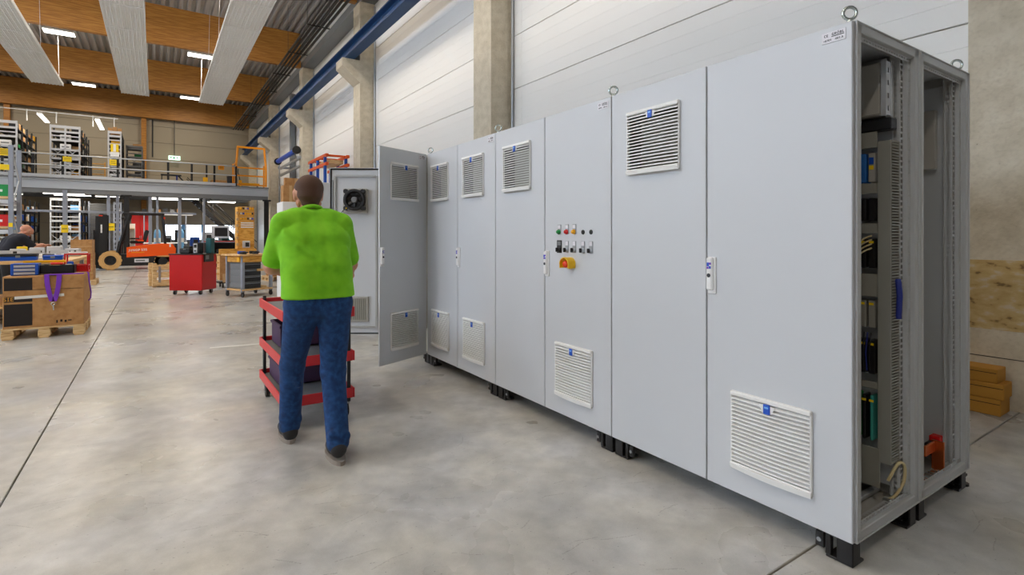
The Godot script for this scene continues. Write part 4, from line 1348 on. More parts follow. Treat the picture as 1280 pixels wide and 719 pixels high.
func walker():
	var base := Vector3(0.775, 0.0, -3.13)
	var t := thing("person", "person in lime green t-shirt and blue jeans walking behind a red trolley", "person", base)
	var X := Vector3.RIGHT
	var pelvis := Vector3(0, 0.95, 0.0)
	var waist := Vector3(0, 1.08, -0.03)
	var chest := Vector3(0, 1.24, -0.10)
	var shl := Vector3(0, 1.355, -0.15)
	var hc := Vector3(0.0, 1.525, -0.255)
	var hf := Vector3(0, -0.16, -1).normalized()
	var hu := Vector3(0, 1, -0.16).normalized()
	var bar := Vector3(0, 0.985, -0.545)
	var hip := [Vector3(-0.088, 0.90, -0.015), Vector3(0.088, 0.90, 0.0)]
	var knee := [Vector3(-0.09, 0.50, -0.26), Vector3(0.095, 0.48, -0.05)]
	var ank := [Vector3(-0.085, 0.10, -0.36), Vector3(0.075, 0.115, 0.12)]
	var toe := [Vector3(-0.09, 0.035, -0.53), Vector3(0.085, 0.035, -0.045)]
	var heel := [Vector3(-0.085, 0.045, -0.34), Vector3(0.072, 0.07, 0.145)]
	var sh := [Vector3(-0.160, 1.345, -0.13), Vector3(0.160, 1.345, -0.13)]
	var elb := [Vector3(-0.215, 1.10, -0.20), Vector3(0.24, 1.10, -0.20)]
	var hand := [bar + Vector3(0.0, 0, 0), bar + Vector3(0.30, 0, 0)]
	var wr := [hand[0] + Vector3(-0.01, 0.028, 0.095), hand[1] + Vector3(0.01, 0.028, 0.095)]
	var body := []
	body.append_array(trunk([[pelvis, 0.085, 0.095, X], [waist, 0.075, 0.088, X], [chest, 0.095, 0.095, X], [shl, 0.11, 0.065, X]]))
	body.append([shl + Vector3(0, 0.02, 0), hc + Vector3(0, -0.06, 0.02), 0.056, 0.052])
	for s in 2:
		body.append([shl + Vector3(sh[s].x * 0.4, 0.02, 0), sh[s], 0.06, 0.056])
		body.append([sh[s], elb[s], 0.052, 0.041])
		body.append([elb[s], wr[s], 0.041, 0.027])
		body.append([hip[s], knee[s], 0.082, 0.056])
		body.append([knee[s], ank[s], 0.055, 0.038])
		body.append([ank[s] + Vector3(0, -0.03, 0), toe[s], 0.036, 0.028])
	var mb := MB.new()
	sdf_into(mb, body, 0.012, 0.035)
	sdf_into(mb, head_bones(hc, hf, hu), 0.005, 0.02)
	for s in 2:
		var fb := [[wr[s] + Vector3(0, 0, 0.03), wr[s] + Vector3(0, 0, -0.02), 0.027, 0.022]]
		fingers(fb, hand[s], 1.0 if s == 0 else -1.0)
		sdf_into(mb, fb, 0.004, 0.007)
	part("body", mb, M.skin, t)
	face_parts(t, hc, hf, hu)
	# shirt: loose over the trunk, short sleeves
	var shirt := trunk([[Vector3(0, 0.93, 0.0), 0.090, 0.112, X], [waist, 0.084, 0.110, X], [chest, 0.094, 0.108, X], [shl + Vector3(0, 0.008, -0.004), 0.095, 0.080, X]])
	for s in 2:
		shirt.append([shl + Vector3(sh[s].x * 0.35, 0.018, 0), sh[s], 0.072, 0.070])
		shirt.append([sh[s], sh[s].lerp(elb[s], 0.82), 0.070, 0.066])
		shirt.append([sh[s].lerp(elb[s], 0.25), chest + Vector3(sh[s].x * 0.75, -0.02, 0), 0.05, 0.07])
	# folds across the back
	for q in [[Vector3(-0.12, 1.22, 0.02), Vector3(0.05, 1.06, 0.065)], [Vector3(-0.14, 1.10, 0.05), Vector3(0.04, 0.97, 0.085)], [Vector3(0.15, 1.20, 0.01), Vector3(0.02, 1.10, 0.06)], [Vector3(0.14, 1.02, 0.07), Vector3(-0.02, 0.92, 0.095)], [Vector3(-0.17, 1.30, -0.05), Vector3(-0.06, 1.16, 0.04)]]:
		shirt.append([q[0], q[1], 0.012, 0.016])
	var sm := MB.new()
	sdf_into(sm, shirt, 0.010, 0.022, [Plane(Vector3.DOWN, -0.925)])
	part("tee_shirt", sm, M.shirt_lime, t)
	part("collar", MB.new().torus(shl + Vector3(0, 0.078, -0.03), Vector3(0, 1, -0.4), 0.060, 0.012, 24, 8), M.shirt_lime, t)
	# jeans
	var jm := MB.new()
	var je := trunk([[Vector3(0, 0.90, 0.0), 0.088, 0.098, X], [Vector3(0, 0.96, -0.005), 0.084, 0.095, X]])
	for s in 2:
		je.append([hip[s] + Vector3(0, -0.02, 0.01), knee[s], 0.098, 0.070])
		je.append([knee[s], ank[s] + Vector3(0, 0.0, 0), 0.070, 0.062])
		je.append([knee[s] + Vector3(0, -0.05, 0.05), knee[s] + Vector3(0.03, -0.12, 0.045), 0.014, 0.014])
		je.append([ank[s] + Vector3(-0.04, 0.06, 0.03), ank[s] + Vector3(0.04, 0.04, 0.035), 0.02, 0.02])
	sdf_into(jm, je, 0.010, 0.025, [Plane(Vector3.DOWN, -0.065)])
	part("jeans", jm, M.denim, t)
	for s in 2:
		var um := MB.new()
		sdf_into(um, [[heel[s] + Vector3(0, 0.03, 0), ank[s] + Vector3(0, 0.0, 0), 0.042, 0.046], [heel[s] + Vector3(0, 0.008, 0), toe[s] + Vector3(0, 0.012, 0), 0.040, 0.036], [heel[s].lerp(toe[s], 0.6) + Vector3(0, 0.015, 0), toe[s] + Vector3(0.015, 0.012, 0.02), 0.042, 0.036]], 0.006, 0.02, [Plane(Vector3.DOWN, -0.012)])
		var shoe := part("shoe", um, M.shoe_dark, t)
		var pl := []
		for q in 18:
			var a := TAU * q / 18.0
			pl.append(Vector2(0.046 * cos(a), 0.135 * sin(a)))
		var c: Vector3 = heel[s].lerp(toe[s], 0.5)
		part("sole", MB.new().prism(pl, Vector3(c.x, 0.001, c.z + 0.0), Vector3.RIGHT, Vector3(0, 0, -1), 0.024), M.shoe_sole, shoe)
	# hair cap
	var hm := MB.new()
	var r := hf.cross(hu)
	sdf_into(hm, [[hc + hu * 0.038 - hf * 0.038, hc + hu * 0.045 + hf * 0.02, 0.083, 0.077], [hc - hu * 0.02 - hf * 0.05, hc - hu * 0.05 - hf * 0.045, 0.068, 0.052]], 0.006, 0.02, [Plane(hf * 0.85 - hu * 0.5, (hf * 0.85 - hu * 0.5).dot(hc + hf * 0.03 + hu * 0.012))])
	part("hair", hm, M.hair_brown, t)

func bench_worker():
	var t := thing("person", "bald person in black t-shirt bending over the cluttered workbench", "person", Vector3(-2.30, 0, -13.35), -PI / 2 + 0.55)
	var X := Vector3.RIGHT
	var pelvis := Vector3(0, 0.92, 0.03)
	var waist := Vector3(0, 1.03, -0.01)
	var chest := Vector3(0, 1.17, -0.09)
	var shl := Vector3(0, 1.255, -0.17)
	var hc := Vector3(0, 1.375, -0.29)
	var hf := Vector3(0, -0.75, -0.75).normalized()
	var hu := Vector3(0, 0.75, -0.75).normalized()
	var hip := [Vector3(-0.09, 0.9, 0.04), Vector3(0.09, 0.9, 0.04)]
	var body := trunk([[pelvis, 0.085, 0.1, X], [waist, 0.08, 0.1, X], [chest, 0.1, 0.105, X], [shl, 0.115, 0.07, X]])
	body.append([shl, hc - hu * 0.05, 0.062, 0.056])
	var sh := []
	for s in [-1.0, 1.0]:
		sh.append([Vector3(0.18 * s, 1.24, -0.17), Vector3(0.25 * s, 1.07, -0.30), Vector3(0.10 * s, 1.12, -0.50)])
	for a in sh:
		body.append([shl + Vector3(a[0].x * 0.4, 0.0, 0), a[0], 0.065, 0.06])
		body.append([a[0], a[1], 0.056, 0.044])
		body.append([a[1], a[2], 0.044, 0.03])
	for h in hip:
		body.append([h, Vector3(h.x, 0.49, 0.02), 0.085, 0.058])
		body.append([Vector3(h.x, 0.49, 0.02), Vector3(h.x, 0.09, 0.06), 0.056, 0.04])
		body.append([Vector3(h.x, 0.06, 0.06), Vector3(h.x, 0.035, -0.12), 0.036, 0.03])
	var mb := MB.new()
	sdf_into(mb, body, 0.013, 0.035)
	sdf_into(mb, head_bones(hc, hf, hu), 0.006, 0.02)
	for s in 2:
		var fb := [[sh[s][2] + Vector3(0, 0.0, 0.03), sh[s][2] + Vector3(0, -0.005, -0.02), 0.03, 0.024]]
		var h: Vector3 = sh[s][2] + Vector3(0, -0.03, -0.095)
		fingers(fb, h, 1.0 if s == 0 else -1.0)
		sdf_into(mb, fb, 0.005, 0.008)
	part("body", mb, M.skin, t)
	face_parts(t, hc, hf, hu)
	var shirt := trunk([[pelvis + Vector3(0, -0.06, 0), 0.092, 0.11, X], [waist, 0.088, 0.113, X], [chest, 0.105, 0.118, X], [shl, 0.115, 0.082, X]])
	for a in sh:
		shirt.append([shl + Vector3(a[0].x * 0.35, 0.0, 0), a[0], 0.078, 0.074])
		shirt.append([a[0], a[0].lerp(a[1], 0.8), 0.074, 0.068])
	var sm := MB.new()
	sdf_into(sm, shirt, 0.012, 0.025)
	part("tee_shirt", sm, M.shirt_black, t)
	var je := []
	for h in hip:
		je.append([h, Vector3(h.x, 0.49, 0.02), 0.1, 0.072])
		je.append([Vector3(h.x, 0.49, 0.02), Vector3(h.x, 0.1, 0.06), 0.072, 0.06])
	var jm := MB.new()
	sdf_into(jm, je, 0.014, 0.025)
	part("trousers", jm, M.dark_steel, t)
	for h in hip:
		var um := MB.new()
		sdf_into(um, [[Vector3(h.x, 0.05, 0.08), Vector3(h.x, 0.045, -0.13), 0.045, 0.038], [Vector3(h.x, 0.06, 0.07), Vector3(h.x, 0.12, 0.06), 0.046, 0.046]], 0.010, 0.02, [Plane(Vector3.DOWN, -0.002)])
		part("shoe", um, M.shoe_dark, t)

func red_trolley():
	var t := thing("shelf_trolley", "three-tier push trolley with red rimmed shelves in front of the walking person", "trolley", Vector3(0.925, 0, -4.17))
	for y in [0.17, 0.43, 0.74]:
		var s := part("shelf", MB.new().bb(Vector3(0, y + 0.004, 0), Vector3(0.455, 0.012, 0.90), 0.003), M.mid_grey, t)
		for e in [-1.0, 1.0]:
			part("rim", MB.new().bb(Vector3(e * 0.232, y + 0.006, 0), Vector3(0.012, 0.07, 0.94), 0.004), M.cart_red, s)
			part("rim", MB.new().bb(Vector3(0, y + 0.006, e * 0.464), Vector3(0.452, 0.07, 0.012), 0.004), M.cart_red, s)
	for sx in [-1.0, 1.0]:
		for sz in [-1.0, 1.0]:
			part("corner_post", MB.new().cyl(Vector3(sx * 0.205, 0.11, sz * 0.435), Vector3(sx * 0.205, 0.80 if sz < 0 else 0.93, sz * 0.435), 0.013, -1, 10), M.dark_steel, t)
			var w := part("caster", MB.new().bb(Vector3(sx * 0.19, 0.105, sz * 0.40), Vector3(0.05, 0.03, 0.06), 0.004).bb(Vector3(sx * 0.19 + 0.02, 0.075, sz * 0.40), Vector3(0.005, 0.07, 0.03), 0.001).bb(Vector3(sx * 0.19 - 0.02, 0.075, sz * 0.40), Vector3(0.005, 0.07, 0.03), 0.001), M.galvanised, t)
			part("wheel", MB.new().cyl(Vector3(sx * 0.19 - 0.014, 0.051, sz * 0.40), Vector3(sx * 0.19 + 0.014, 0.051, sz * 0.40), 0.05, -1, 18), M.black_plastic, w)
	part("push_handle", MB.new().tube([Vector3(-0.205, 0.92, 0.435), Vector3(-0.205, 0.965, 0.45), Vector3(-0.205, 0.985, 0.495), Vector3(0.205, 0.985, 0.495), Vector3(0.205, 0.965, 0.45), Vector3(0.205, 0.92, 0.435)], 0.013, 10), M.dark_steel, t)
	# load
	for q in [[0.0, 0.186, -0.15, 0.36, 0.15, 0.42], [0.01, 0.446, -0.2, 0.34, 0.17, 0.36]]:
		var b := thing("storage_crate", ["dark purple plastic crate on the bottom shelf of the red trolley", "dark purple plastic crate on the middle shelf of the red trolley"][0 if q[1] < 0.3 else 1], "crate", Vector3(0.925 + q[0], q[1], -4.17 + q[2]))
		var m := MB.new()
		m.bb(Vector3(0, 0.004, 0), Vector3(q[3], 0.008, q[5]), 0.002)
		for e in [-1.0, 1.0]:
			m.bb(Vector3(e * (q[3] / 2 - 0.004), q[4] / 2, 0), Vector3(0.008, q[4], q[5]), 0.002)
			m.bb(Vector3(0, q[4] / 2, e * (q[5] / 2 - 0.004)), Vector3(q[3], q[4], 0.008), 0.002)
		part("shell", m, M.crate_purple, b)
		for e in [-1.0, 1.0]:
			part("rim", MB.new().bb(Vector3(e * (q[3] / 2 + 0.004), q[4] - 0.012, 0), Vector3(0.012, 0.02, q[5] + 0.02), 0.003), M.crate_purple, b)

# ---------------------------------------------------------------- middle ground
func pallet(called: String, label: String, at: Vector3, sx: float, sz: float, turn := 0.0, group := "") -> Node3D:
	var t := thing(called, label, "pallet", at, turn, group)
	for k in 5:
		part("top_board", MB.new().bb(Vector3(0, 0.128, -sz / 2 + 0.06 + (sz - 0.12) * k / 4.0), Vector3(sx, 0.02, 0.115), 0.003), M.pallet_wood, t)
	for k in 3:
		part("stringer_board", MB.new().bb(Vector3(-sx / 2 + 0.06 + (sx - 0.12) * k / 2.0, 0.107, 0), Vector3(0.11, 0.02, sz), 0.003), M.pallet_wood, t)
		for q in 3:
			part("block", MB.new().bb(Vector3(-sx / 2 + 0.06 + (sx - 0.12) * k / 2.0, 0.058, -sz / 2 + 0.06 + (sz - 0.12) * q / 2.0), Vector3(0.12, 0.078, 0.11), 0.004), M.pallet_wood, t)
		part("skid_board", MB.new().bb(Vector3(-sx / 2 + 0.06 + (sx - 0.12) * k / 2.0, 0.010, 0), Vector3(0.1, 0.018, sz), 0.003), M.pallet_wood, t)
	return t

func carton_mesh(s: Vector3) -> ArrayMesh:
	return MB.new().bb(Vector3(0, s.y / 2, 0), s, 0.006).mesh()

func printed_carton():
	pallet("pallet", "pale wooden pallet under the big printed carton", Vector3(-1.17, 0, -9.20), 0.80, 0.80)
	var sx := 0.775
	var t := thing("carton", "big brown carton with black printed blocks standing on a pallet", "carton", Vector3(-1.165, 0.139, -9.19))
	var h := 0.645
	part("carton_walls", MB.new().bb(Vector3(0, h / 2, 0), Vector3(sx, h, 0.77), 0.006), M.cardboard, t)
	var z := 0.386
	part("printed_block", MB.new().box(Vector3(-0.245, 0.545, z), Vector3(0.26, 0.155, 0.002)), M.cardboard_print, t)
	part("printed_block", MB.new().box(Vector3(-0.245, 0.36, z), Vector3(0.26, 0.07, 0.002)), M.cardboard_print, t)
	part("printed_block", MB.new().box(Vector3(-0.245, 0.165, z), Vector3(0.26, 0.27, 0.002)), M.cardboard_print, t)
	lettering("SIE", 0.05, 0.002, M.cardboard_gold, t, Vector3(-0.335, 0.362, z + 0.002), Vector3.ZERO)
	part("packing_tape", MB.new().box(Vector3(0, 0, 0), Vector3(0.47, 0.035, 0.002)), M.tape_white, t, Vector3(-0.045, 0.385, z + 0.002), Vector3(0, 0, 0.03))
	part("flap_edge", MB.new().box(Vector3(0.13, 0.47, z), Vector3(0.5, 0.004, 0.003)), M.cardboard_print, t)
	for k in 4:
		part("care_symbol", MB.new().box(Vector3(0.12 + 0.042 * k, 0.055 + 0.008 * (k % 2), z), Vector3([0.016, 0.022, 0.02, 0.034][k], [0.036, 0.03, 0.028, 0.014][k], 0.002)), M.cardboard_print, t)
	var top := 0.139 + h
	# purple lifting sling hanging over the front
	var sl := thing("sling", "purple webbing sling with metal hook hanging over the printed carton", "sling", Vector3(-1.08, top, -8.80))
	var mb := MB.new()
	for e in [[-0.062, -0.012], [0.058, 0.012]]:
		for i in 8:
			var f0 := i / 8.0
			var f1 := (i + 1) / 8.0
			var w := 0.026
			var x0: float = lerpf(e[0], e[1], f0 * f0)
			var x1: float = lerpf(e[0], e[1], f1 * f1)
			var zz := 0.010
			mb.prism([Vector2(x0 - w, 0.012 - 0.34 * f0), Vector2(x0 + w, 0.012 - 0.34 * f0), Vector2(x1 + w * 0.9, 0.012 - 0.34 * f1), Vector2(x1 - w * 0.9, 0.012 - 0.34 * f1)], Vector3(0, 0, zz), Vector3.RIGHT, Vector3.UP, 0.006)
	mb.bb(Vector3(0, 0.007, -0.03), Vector3(0.17, 0.012, 0.09), 0.005)
	part("webbing", mb, M.purple_strap, sl)
	part("hook", MB.new().torus(Vector3(0, -0.36, 0.018), Vector3(0, 0, 1), 0.018, 0.006, 16, 6).cyl(Vector3(0, -0.375, 0.018), Vector3(0.006, -0.44, 0.018), 0.009, -1, 8), M.chrome, sl)
	part("loose_end", MB.new().bb(Vector3(0.19, 0.010, -0.05), Vector3(0.22, 0.012, 0.035), 0.004), M.purple_strap, sl)
	single("strap", MB.new().tube([Vector3(0, 0.01, -0.12), Vector3(0.02, 0.005, -0.02), Vector3(0.028, -0.1, 0.0), Vector3(0.05, -0.25, 0.02), Vector3(0.045, -0.33, 0.01), Vector3(0.022, -0.36, -0.01)], 0.008, 8), M.purple_strap, "thin dark purple strap dangling down the end of the printed carton", "strap", Vector3(-0.77, top, -9.0))
	# blue drawer case
	var c := thing("drawer_case", "small blue tool case with silver drawers on the printed carton", "tool case", Vector3(-1.37, top + 0.001, -9.02))
	part("case_body", MB.new().bb(Vector3(0, 0.075, 0), Vector3(0.26, 0.15, 0.22), 0.006), M.bin_blue, c)
	for k in 3:
		var d := part("drawer", MB.new().bb(Vector3(0, 0.03 + 0.045 * k, 0.112), Vector3(0.20, 0.036, 0.01), 0.003), M.zinc_pale, c)
		part("drawer_lip", MB.new().bb(Vector3(0, 0.046 + 0.045 * k, 0.118), Vector3(0.20, 0.006, 0.008), 0.002), M.black_plastic, d)
	# black open tool tray with tools
	var b := thing("tool_tray", "black open tool tray on the printed carton", "tray", Vector3(-1.06, top + 0.013, -9.08))
	var m := MB.new()
	m.bb(Vector3(0, 0.006, 0), Vector3(0.34, 0.012, 0.24), 0.003)
	for e in [-1.0, 1.0]:
		m.bb(Vector3(0, 0.055, e * 0.114), Vector3(0.34, 0.11, 0.012), 0.003)
		m.bb(Vector3(e * 0.164, 0.055, 0), Vector3(0.012, 0.11, 0.24), 0.003)
	part("tray_shell", m, M.black_plastic, b)
	var tl := [["yellow cordless drill case lying in the black tool tray", "tool_yellow", Vector3(-1.10, 0.03, -9.06), Vector3(0.13, 0.09, 0.1)], ["red screwdriver roll lying in the black tool tray", "bin_red", Vector3(-1.07, 0.125, -9.00), Vector3(0.14, 0.03, 0.03)], ["grey metal spanner set lying in the black tool tray", "galvanised", Vector3(-0.96, 0.03, -9.08), Vector3(0.08, 0.1, 0.05)], ["blue pliers pouch lying in the black tool tray", "bin_blue", Vector3(-0.95, 0.03, -9.15), Vector3(0.07, 0.13, 0.03)]]
	for q in tl:
		single("hand_tool", MB.new().bb(Vector3(0, q[3].y / 2, 0), q[3], 0.012), M[q[1]], q[0], "tool", Vector3(q[2].x, top + q[2].y, q[2].z), rng.randf_range(-0.3, 0.3))
	# long thin yellow level
	single("spirit_level", MB.new().bb(Vector3(0, 0.015, 0), Vector3(0.42, 0.03, 0.03), 0.004), M.tool_yellow, "long yellow spirit level across the tools on the carton", "level", Vector3(-1.20, top + 0.152, -9.10), 0.08)
	# red wire frame
	var r := thing("wire_frame_basket", "red tubular steel frame basket at the edge of the printed carton", "basket", Vector3(-0.895, top + 0.001, -9.345))
	for e in [-1.0, 1.0]:
		for f in [-1.0, 1.0]:
			part("upright", MB.new().cyl(Vector3(e * 0.12, 0, f * 0.12), Vector3(e * 0.12, 0.26, f * 0.12), 0.010, -1, 8), M.trolley_red, r)
		for y in [0.02, 0.10, 0.25]:
			part("rail", MB.new().cyl(Vector3(-0.12, y, e * 0.12), Vector3(0.12, y, e * 0.12), 0.009, -1, 8), M.trolley_red, r)
			part("rail", MB.new().cyl(Vector3(e * 0.12, y, -0.12), Vector3(e * 0.12, y, 0.12), 0.009, -1, 8), M.trolley_red, r)
	part("panel", MB.new().bb(Vector3(0, 0.06, 0.12), Vector3(0.22, 0.07, 0.006), 0.002), M.trolley_red, r)
	single("paper_stack", MB.new().bb(Vector3(0, 0.01, 0), Vector3(0.2, 0.02, 0.15), 0.003), M.paper, "white sheets of paper on top of the red frame basket", "paper", Vector3(-0.89, top + 0.262, -9.345), 0.15)

func workbench_left():
	var t := thing("workbench", "long wooden workbench covered with metal parts in front of the bending person", "workbench", Vector3(-2.3, 0, -11.5))
	part("bench_top", MB.new().bb(Vector3(0, 0.90, 0), Vector3(2.5, 0.05, 2.5), 0.006), M.bench_wood, t)
	for sx in [-1.15, 0.0, 1.15]:
		for sz in [-1.15, 1.15]:
			part("leg", MB.new().bb(Vector3(sx, 0.4375, sz), Vector3(0.06, 0.873, 0.06), 0.004), M.rack_grey, t)
	part("lower_shelf", MB.new().bb(Vector3(0, 0.25, 0), Vector3(2.36, 0.03, 2.36), 0.004), M.bench_wood, t)
	var y := 0.926
	# blue cases near the front edge
	for q in [[-1.66, -10.42, 0.40, 0.10, "dark blue flat tool case with black lid on the workbench edge"], [-1.28, -10.44, 0.22, 0.07, "bright blue folded tool case beside the flat one"]]:
		var c := thing("tool_case", q[4], "tool case", Vector3(q[0], y, q[1]), 0.05)
		part("case_bottom", MB.new().bb(Vector3(0, q[3] * 0.3, 0), Vector3(q[2], q[3] * 0.6, 0.26), 0.006), M.bin_blue, c)
		part("case_lid", MB.new().bb(Vector3(0, q[3] * 0.8, 0), Vector3(q[2] + 0.01, q[3] * 0.4, 0.27), 0.006), M.dark_steel if q[2] > 0.3 else M.bin_blue, c)
		part("latch", MB.new().bb(Vector3(0, q[3] * 0.6, 0.135), Vector3(0.05, 0.03, 0.012), 0.002), M.galvanised, c)
	# scattered metal parts
	var grid := []
	for i in 6:
		for j in 5:
			grid.append(Vector2(-3.25 + 0.37 * i, -10.85 - 0.38 * j))
	var kinds := ["galvanised chassis plate", "white enclosure lid", "grey mounting rail bundle", "pale steel bracket", "cable duct offcut"]
	var r := RandomNumberGenerator.new()
	r.seed = 77
	for i in grid.size():
		var p: Vector2 = grid[i]
		if p.x > -1.35 and p.y > -10.9:
			continue
		var k := i % 5
		var turn := r.randf_range(-0.25, 0.25)
		var at := Vector3(p.x, y, p.y)
		var nm: String = kinds[k]
		var lb := nm + " lying among the parts on the workbench"
		if k == 0:
			var o := thing("chassis_plate", lb, "metal part", at, turn, "metal parts on the workbench")
			part("base_plate", MB.new().bb(Vector3(0, 0.012, 0), Vector3(0.28, 0.012, 0.26), 0.002), M.zinc_pale, o)
			for s in [-1.0, 1.0]:
				part("side_fold", MB.new().bb(Vector3(s * 0.137, 0.045, 0), Vector3(0.005, 0.08, 0.26), 0.001), M.zinc_pale, o)
			part("terminal_block", MB.new().bb(Vector3(0.02, 0.05, 0.03), Vector3(0.14, 0.06, 0.05), 0.004), M[["bin_blue", "black_plastic", "duct_grey"][i % 3]], o)
		elif k == 1:
			var o := thing("enclosure_lid", lb, "metal part", at, turn, "metal parts on the workbench")
			part("lid_sheet", MB.new().bb(Vector3(0, 0.035, 0), Vector3(0.3, 0.07, 0.2), 0.008), M.white_paint, o)
			part("cut_out", MB.new().bb(Vector3(-0.05, 0.071, 0), Vector3(0.08, 0.004, 0.08), 0.001), M.black_plastic, o)
			part("cut_out", MB.new().bb(Vector3(0.07, 0.071, 0.02), Vector3(0.05, 0.004, 0.05), 0.001), M.black_plastic, o)
		elif k == 2:
			var o := thing("mounting_rail", lb, "metal part", at, turn, "metal parts on the workbench")
			for s in 4:
				part("rail", MB.new().prism([Vector2(-0.0175, 0), Vector2(-0.0175, 0.02), Vector2(-0.01, 0.02), Vector2(-0.01, 0.008), Vector2(0.01, 0.008), Vector2(0.01, 0.02), Vector2(0.0175, 0.02), Vector2(0.0175, 0)], Vector3(-0.16, 0.0, -0.06 + 0.04 * s), Vector3(0, 0, -1), Vector3.UP, 0.34), M.galvanised, o)
		elif k == 3:
			var o := thing("steel_bracket", lb, "metal part", at, turn, "metal parts on the workbench")
			part("foot", MB.new().bb(Vector3(0, 0.006, 0), Vector3(0.26, 0.012, 0.12), 0.002), M.zinc_pale, o)
			part("web", MB.new().bb(Vector3(0, 0.06, -0.055), Vector3(0.26, 0.11, 0.008), 0.002), M.zinc_pale, o)
		else:
			var o := thing("cable_duct", lb, "metal part", at, turn, "metal parts on the workbench")
			part("duct_body", MB.new().bb(Vector3(0, 0.03, 0), Vector3(0.34, 0.06, 0.06), 0.004), M.duct_grey, o)
			part("duct_lid", MB.new().bb(Vector3(0.0, 0.062, 0.0), Vector3(0.34, 0.006, 0.066), 0.002), M.white_paint, o)
	single("yellow_box", MB.new().bb(Vector3(0, 0.05, 0), Vector3(0.14, 0.10, 0.1), 0.01), M.sign_yellow, "bright yellow small plastic box on the workbench by the bending person", "box", Vector3(-1.96, 1.0, -12.55), 0.2)
	single("parts_box", MB.new().bb(Vector3(0, 0.035, 0), Vector3(0.3, 0.072, 0.2), 0.006), M.cardboard, "flat carton under the bright yellow box on the workbench", "carton", Vector3(-1.96, 0.927, -12.55), 0.05)
	for k in 4:
		var o := thing("equipment_case", "white upright equipment case with dark cut-outs at the far side of the workbench", "equipment case", Vector3(-1.95 + 0.24 * k, y, -12.15 - 0.05 * (k % 2)), 0.2 - 0.13 * k, "white cases at the far side of the workbench")
		part("case_body", MB.new().bb(Vector3(0, 0.07 + 0.01 * (k % 3), 0), Vector3(0.2, 0.14 + 0.02 * (k % 3), 0.14), 0.01), M.rack_pale, o)
		part("cut_out", MB.new().box(Vector3(-0.04, 0.08, 0.071), Vector3(0.05, 0.04, 0.003)), M.black_plastic, o)
		part("cut_out", MB.new().box(Vector3(0.05, 0.09, 0.071), Vector3(0.03, 0.03, 0.003)), M.black_plastic, o)
	# green box and tall stack on the far corner
	single("green_box", MB.new().prism([Vector2(-0.09, 0), Vector2(0.06, 0), Vector2(0.10, 0.13), Vector2(-0.07, 0.13)], Vector3(0, 0, -0.06), Vector3.RIGHT, Vector3.UP, 0.12), M.bin_green, "small green open storage bin at the far corner of the workbench", "bin", Vector3(-1.26, y, -12.55))

func floor_cartons():
	# cartons on a pallet beyond the bench, towards the forklift
	pallet("pallet", "wooden pallet under the stack of plain cartons beside the forklift", Vector3(-1.60, 0, -18.0), 0.6, 0.8)
	for q in [[-1.60, 0.14, 0.46, 0.36, "lowest"], [-1.58, 0.502, 0.40, 0.34, "middle"], [-1.61, 0.844, 0.44, 0.35, "topmost"]]:
		var o := thing("carton", "plain brown carton, %s one of the stack on the pallet near the forklift" % q[4], "carton", Vector3(q[0], q[1], -18.0), 0.0, "cartons on the pallet near the forklift")
		part("carton_walls", carton_mesh(Vector3(q[2], q[3], 0.7)), M.cardboard, o)
		part("tape", MB.new().box(Vector3(0, q[3] * 0.5, 0.351), Vector3(q[2], 0.012, 0.002)), M.cardboard_pale, o)
	# gold boxes lying against the concrete column
	for q in [[5.04, 0.0, -2.02, 1.75, 0.115, 0.21, 0.0, "bottom"], [5.03, 0.116, -2.0, 1.74, 0.11, 0.20, 0.01, "middle"], [5.05, 0.227, -2.04, 1.75, 0.10, 0.19, -0.012, "top"]]:
		var o := thing("long_carton", "long golden brown carton at the foot of the concrete column, %s of the three" % q[7], "carton", Vector3(q[0], q[1], q[2]), q[6], "long cartons by the column")
		part("carton_walls", MB.new().bb(Vector3(0, q[4] / 2, 0), Vector3(q[5], q[4] - 0.001, q[3]), 0.004), M.cardboard_gold, o)
		part("lid_edge", MB.new().box(Vector3(-q[5] / 2, q[4] * 0.72, 0), Vector3(0.003, 0.004, q[3] - 0.01)), M.cardboard_print, o)

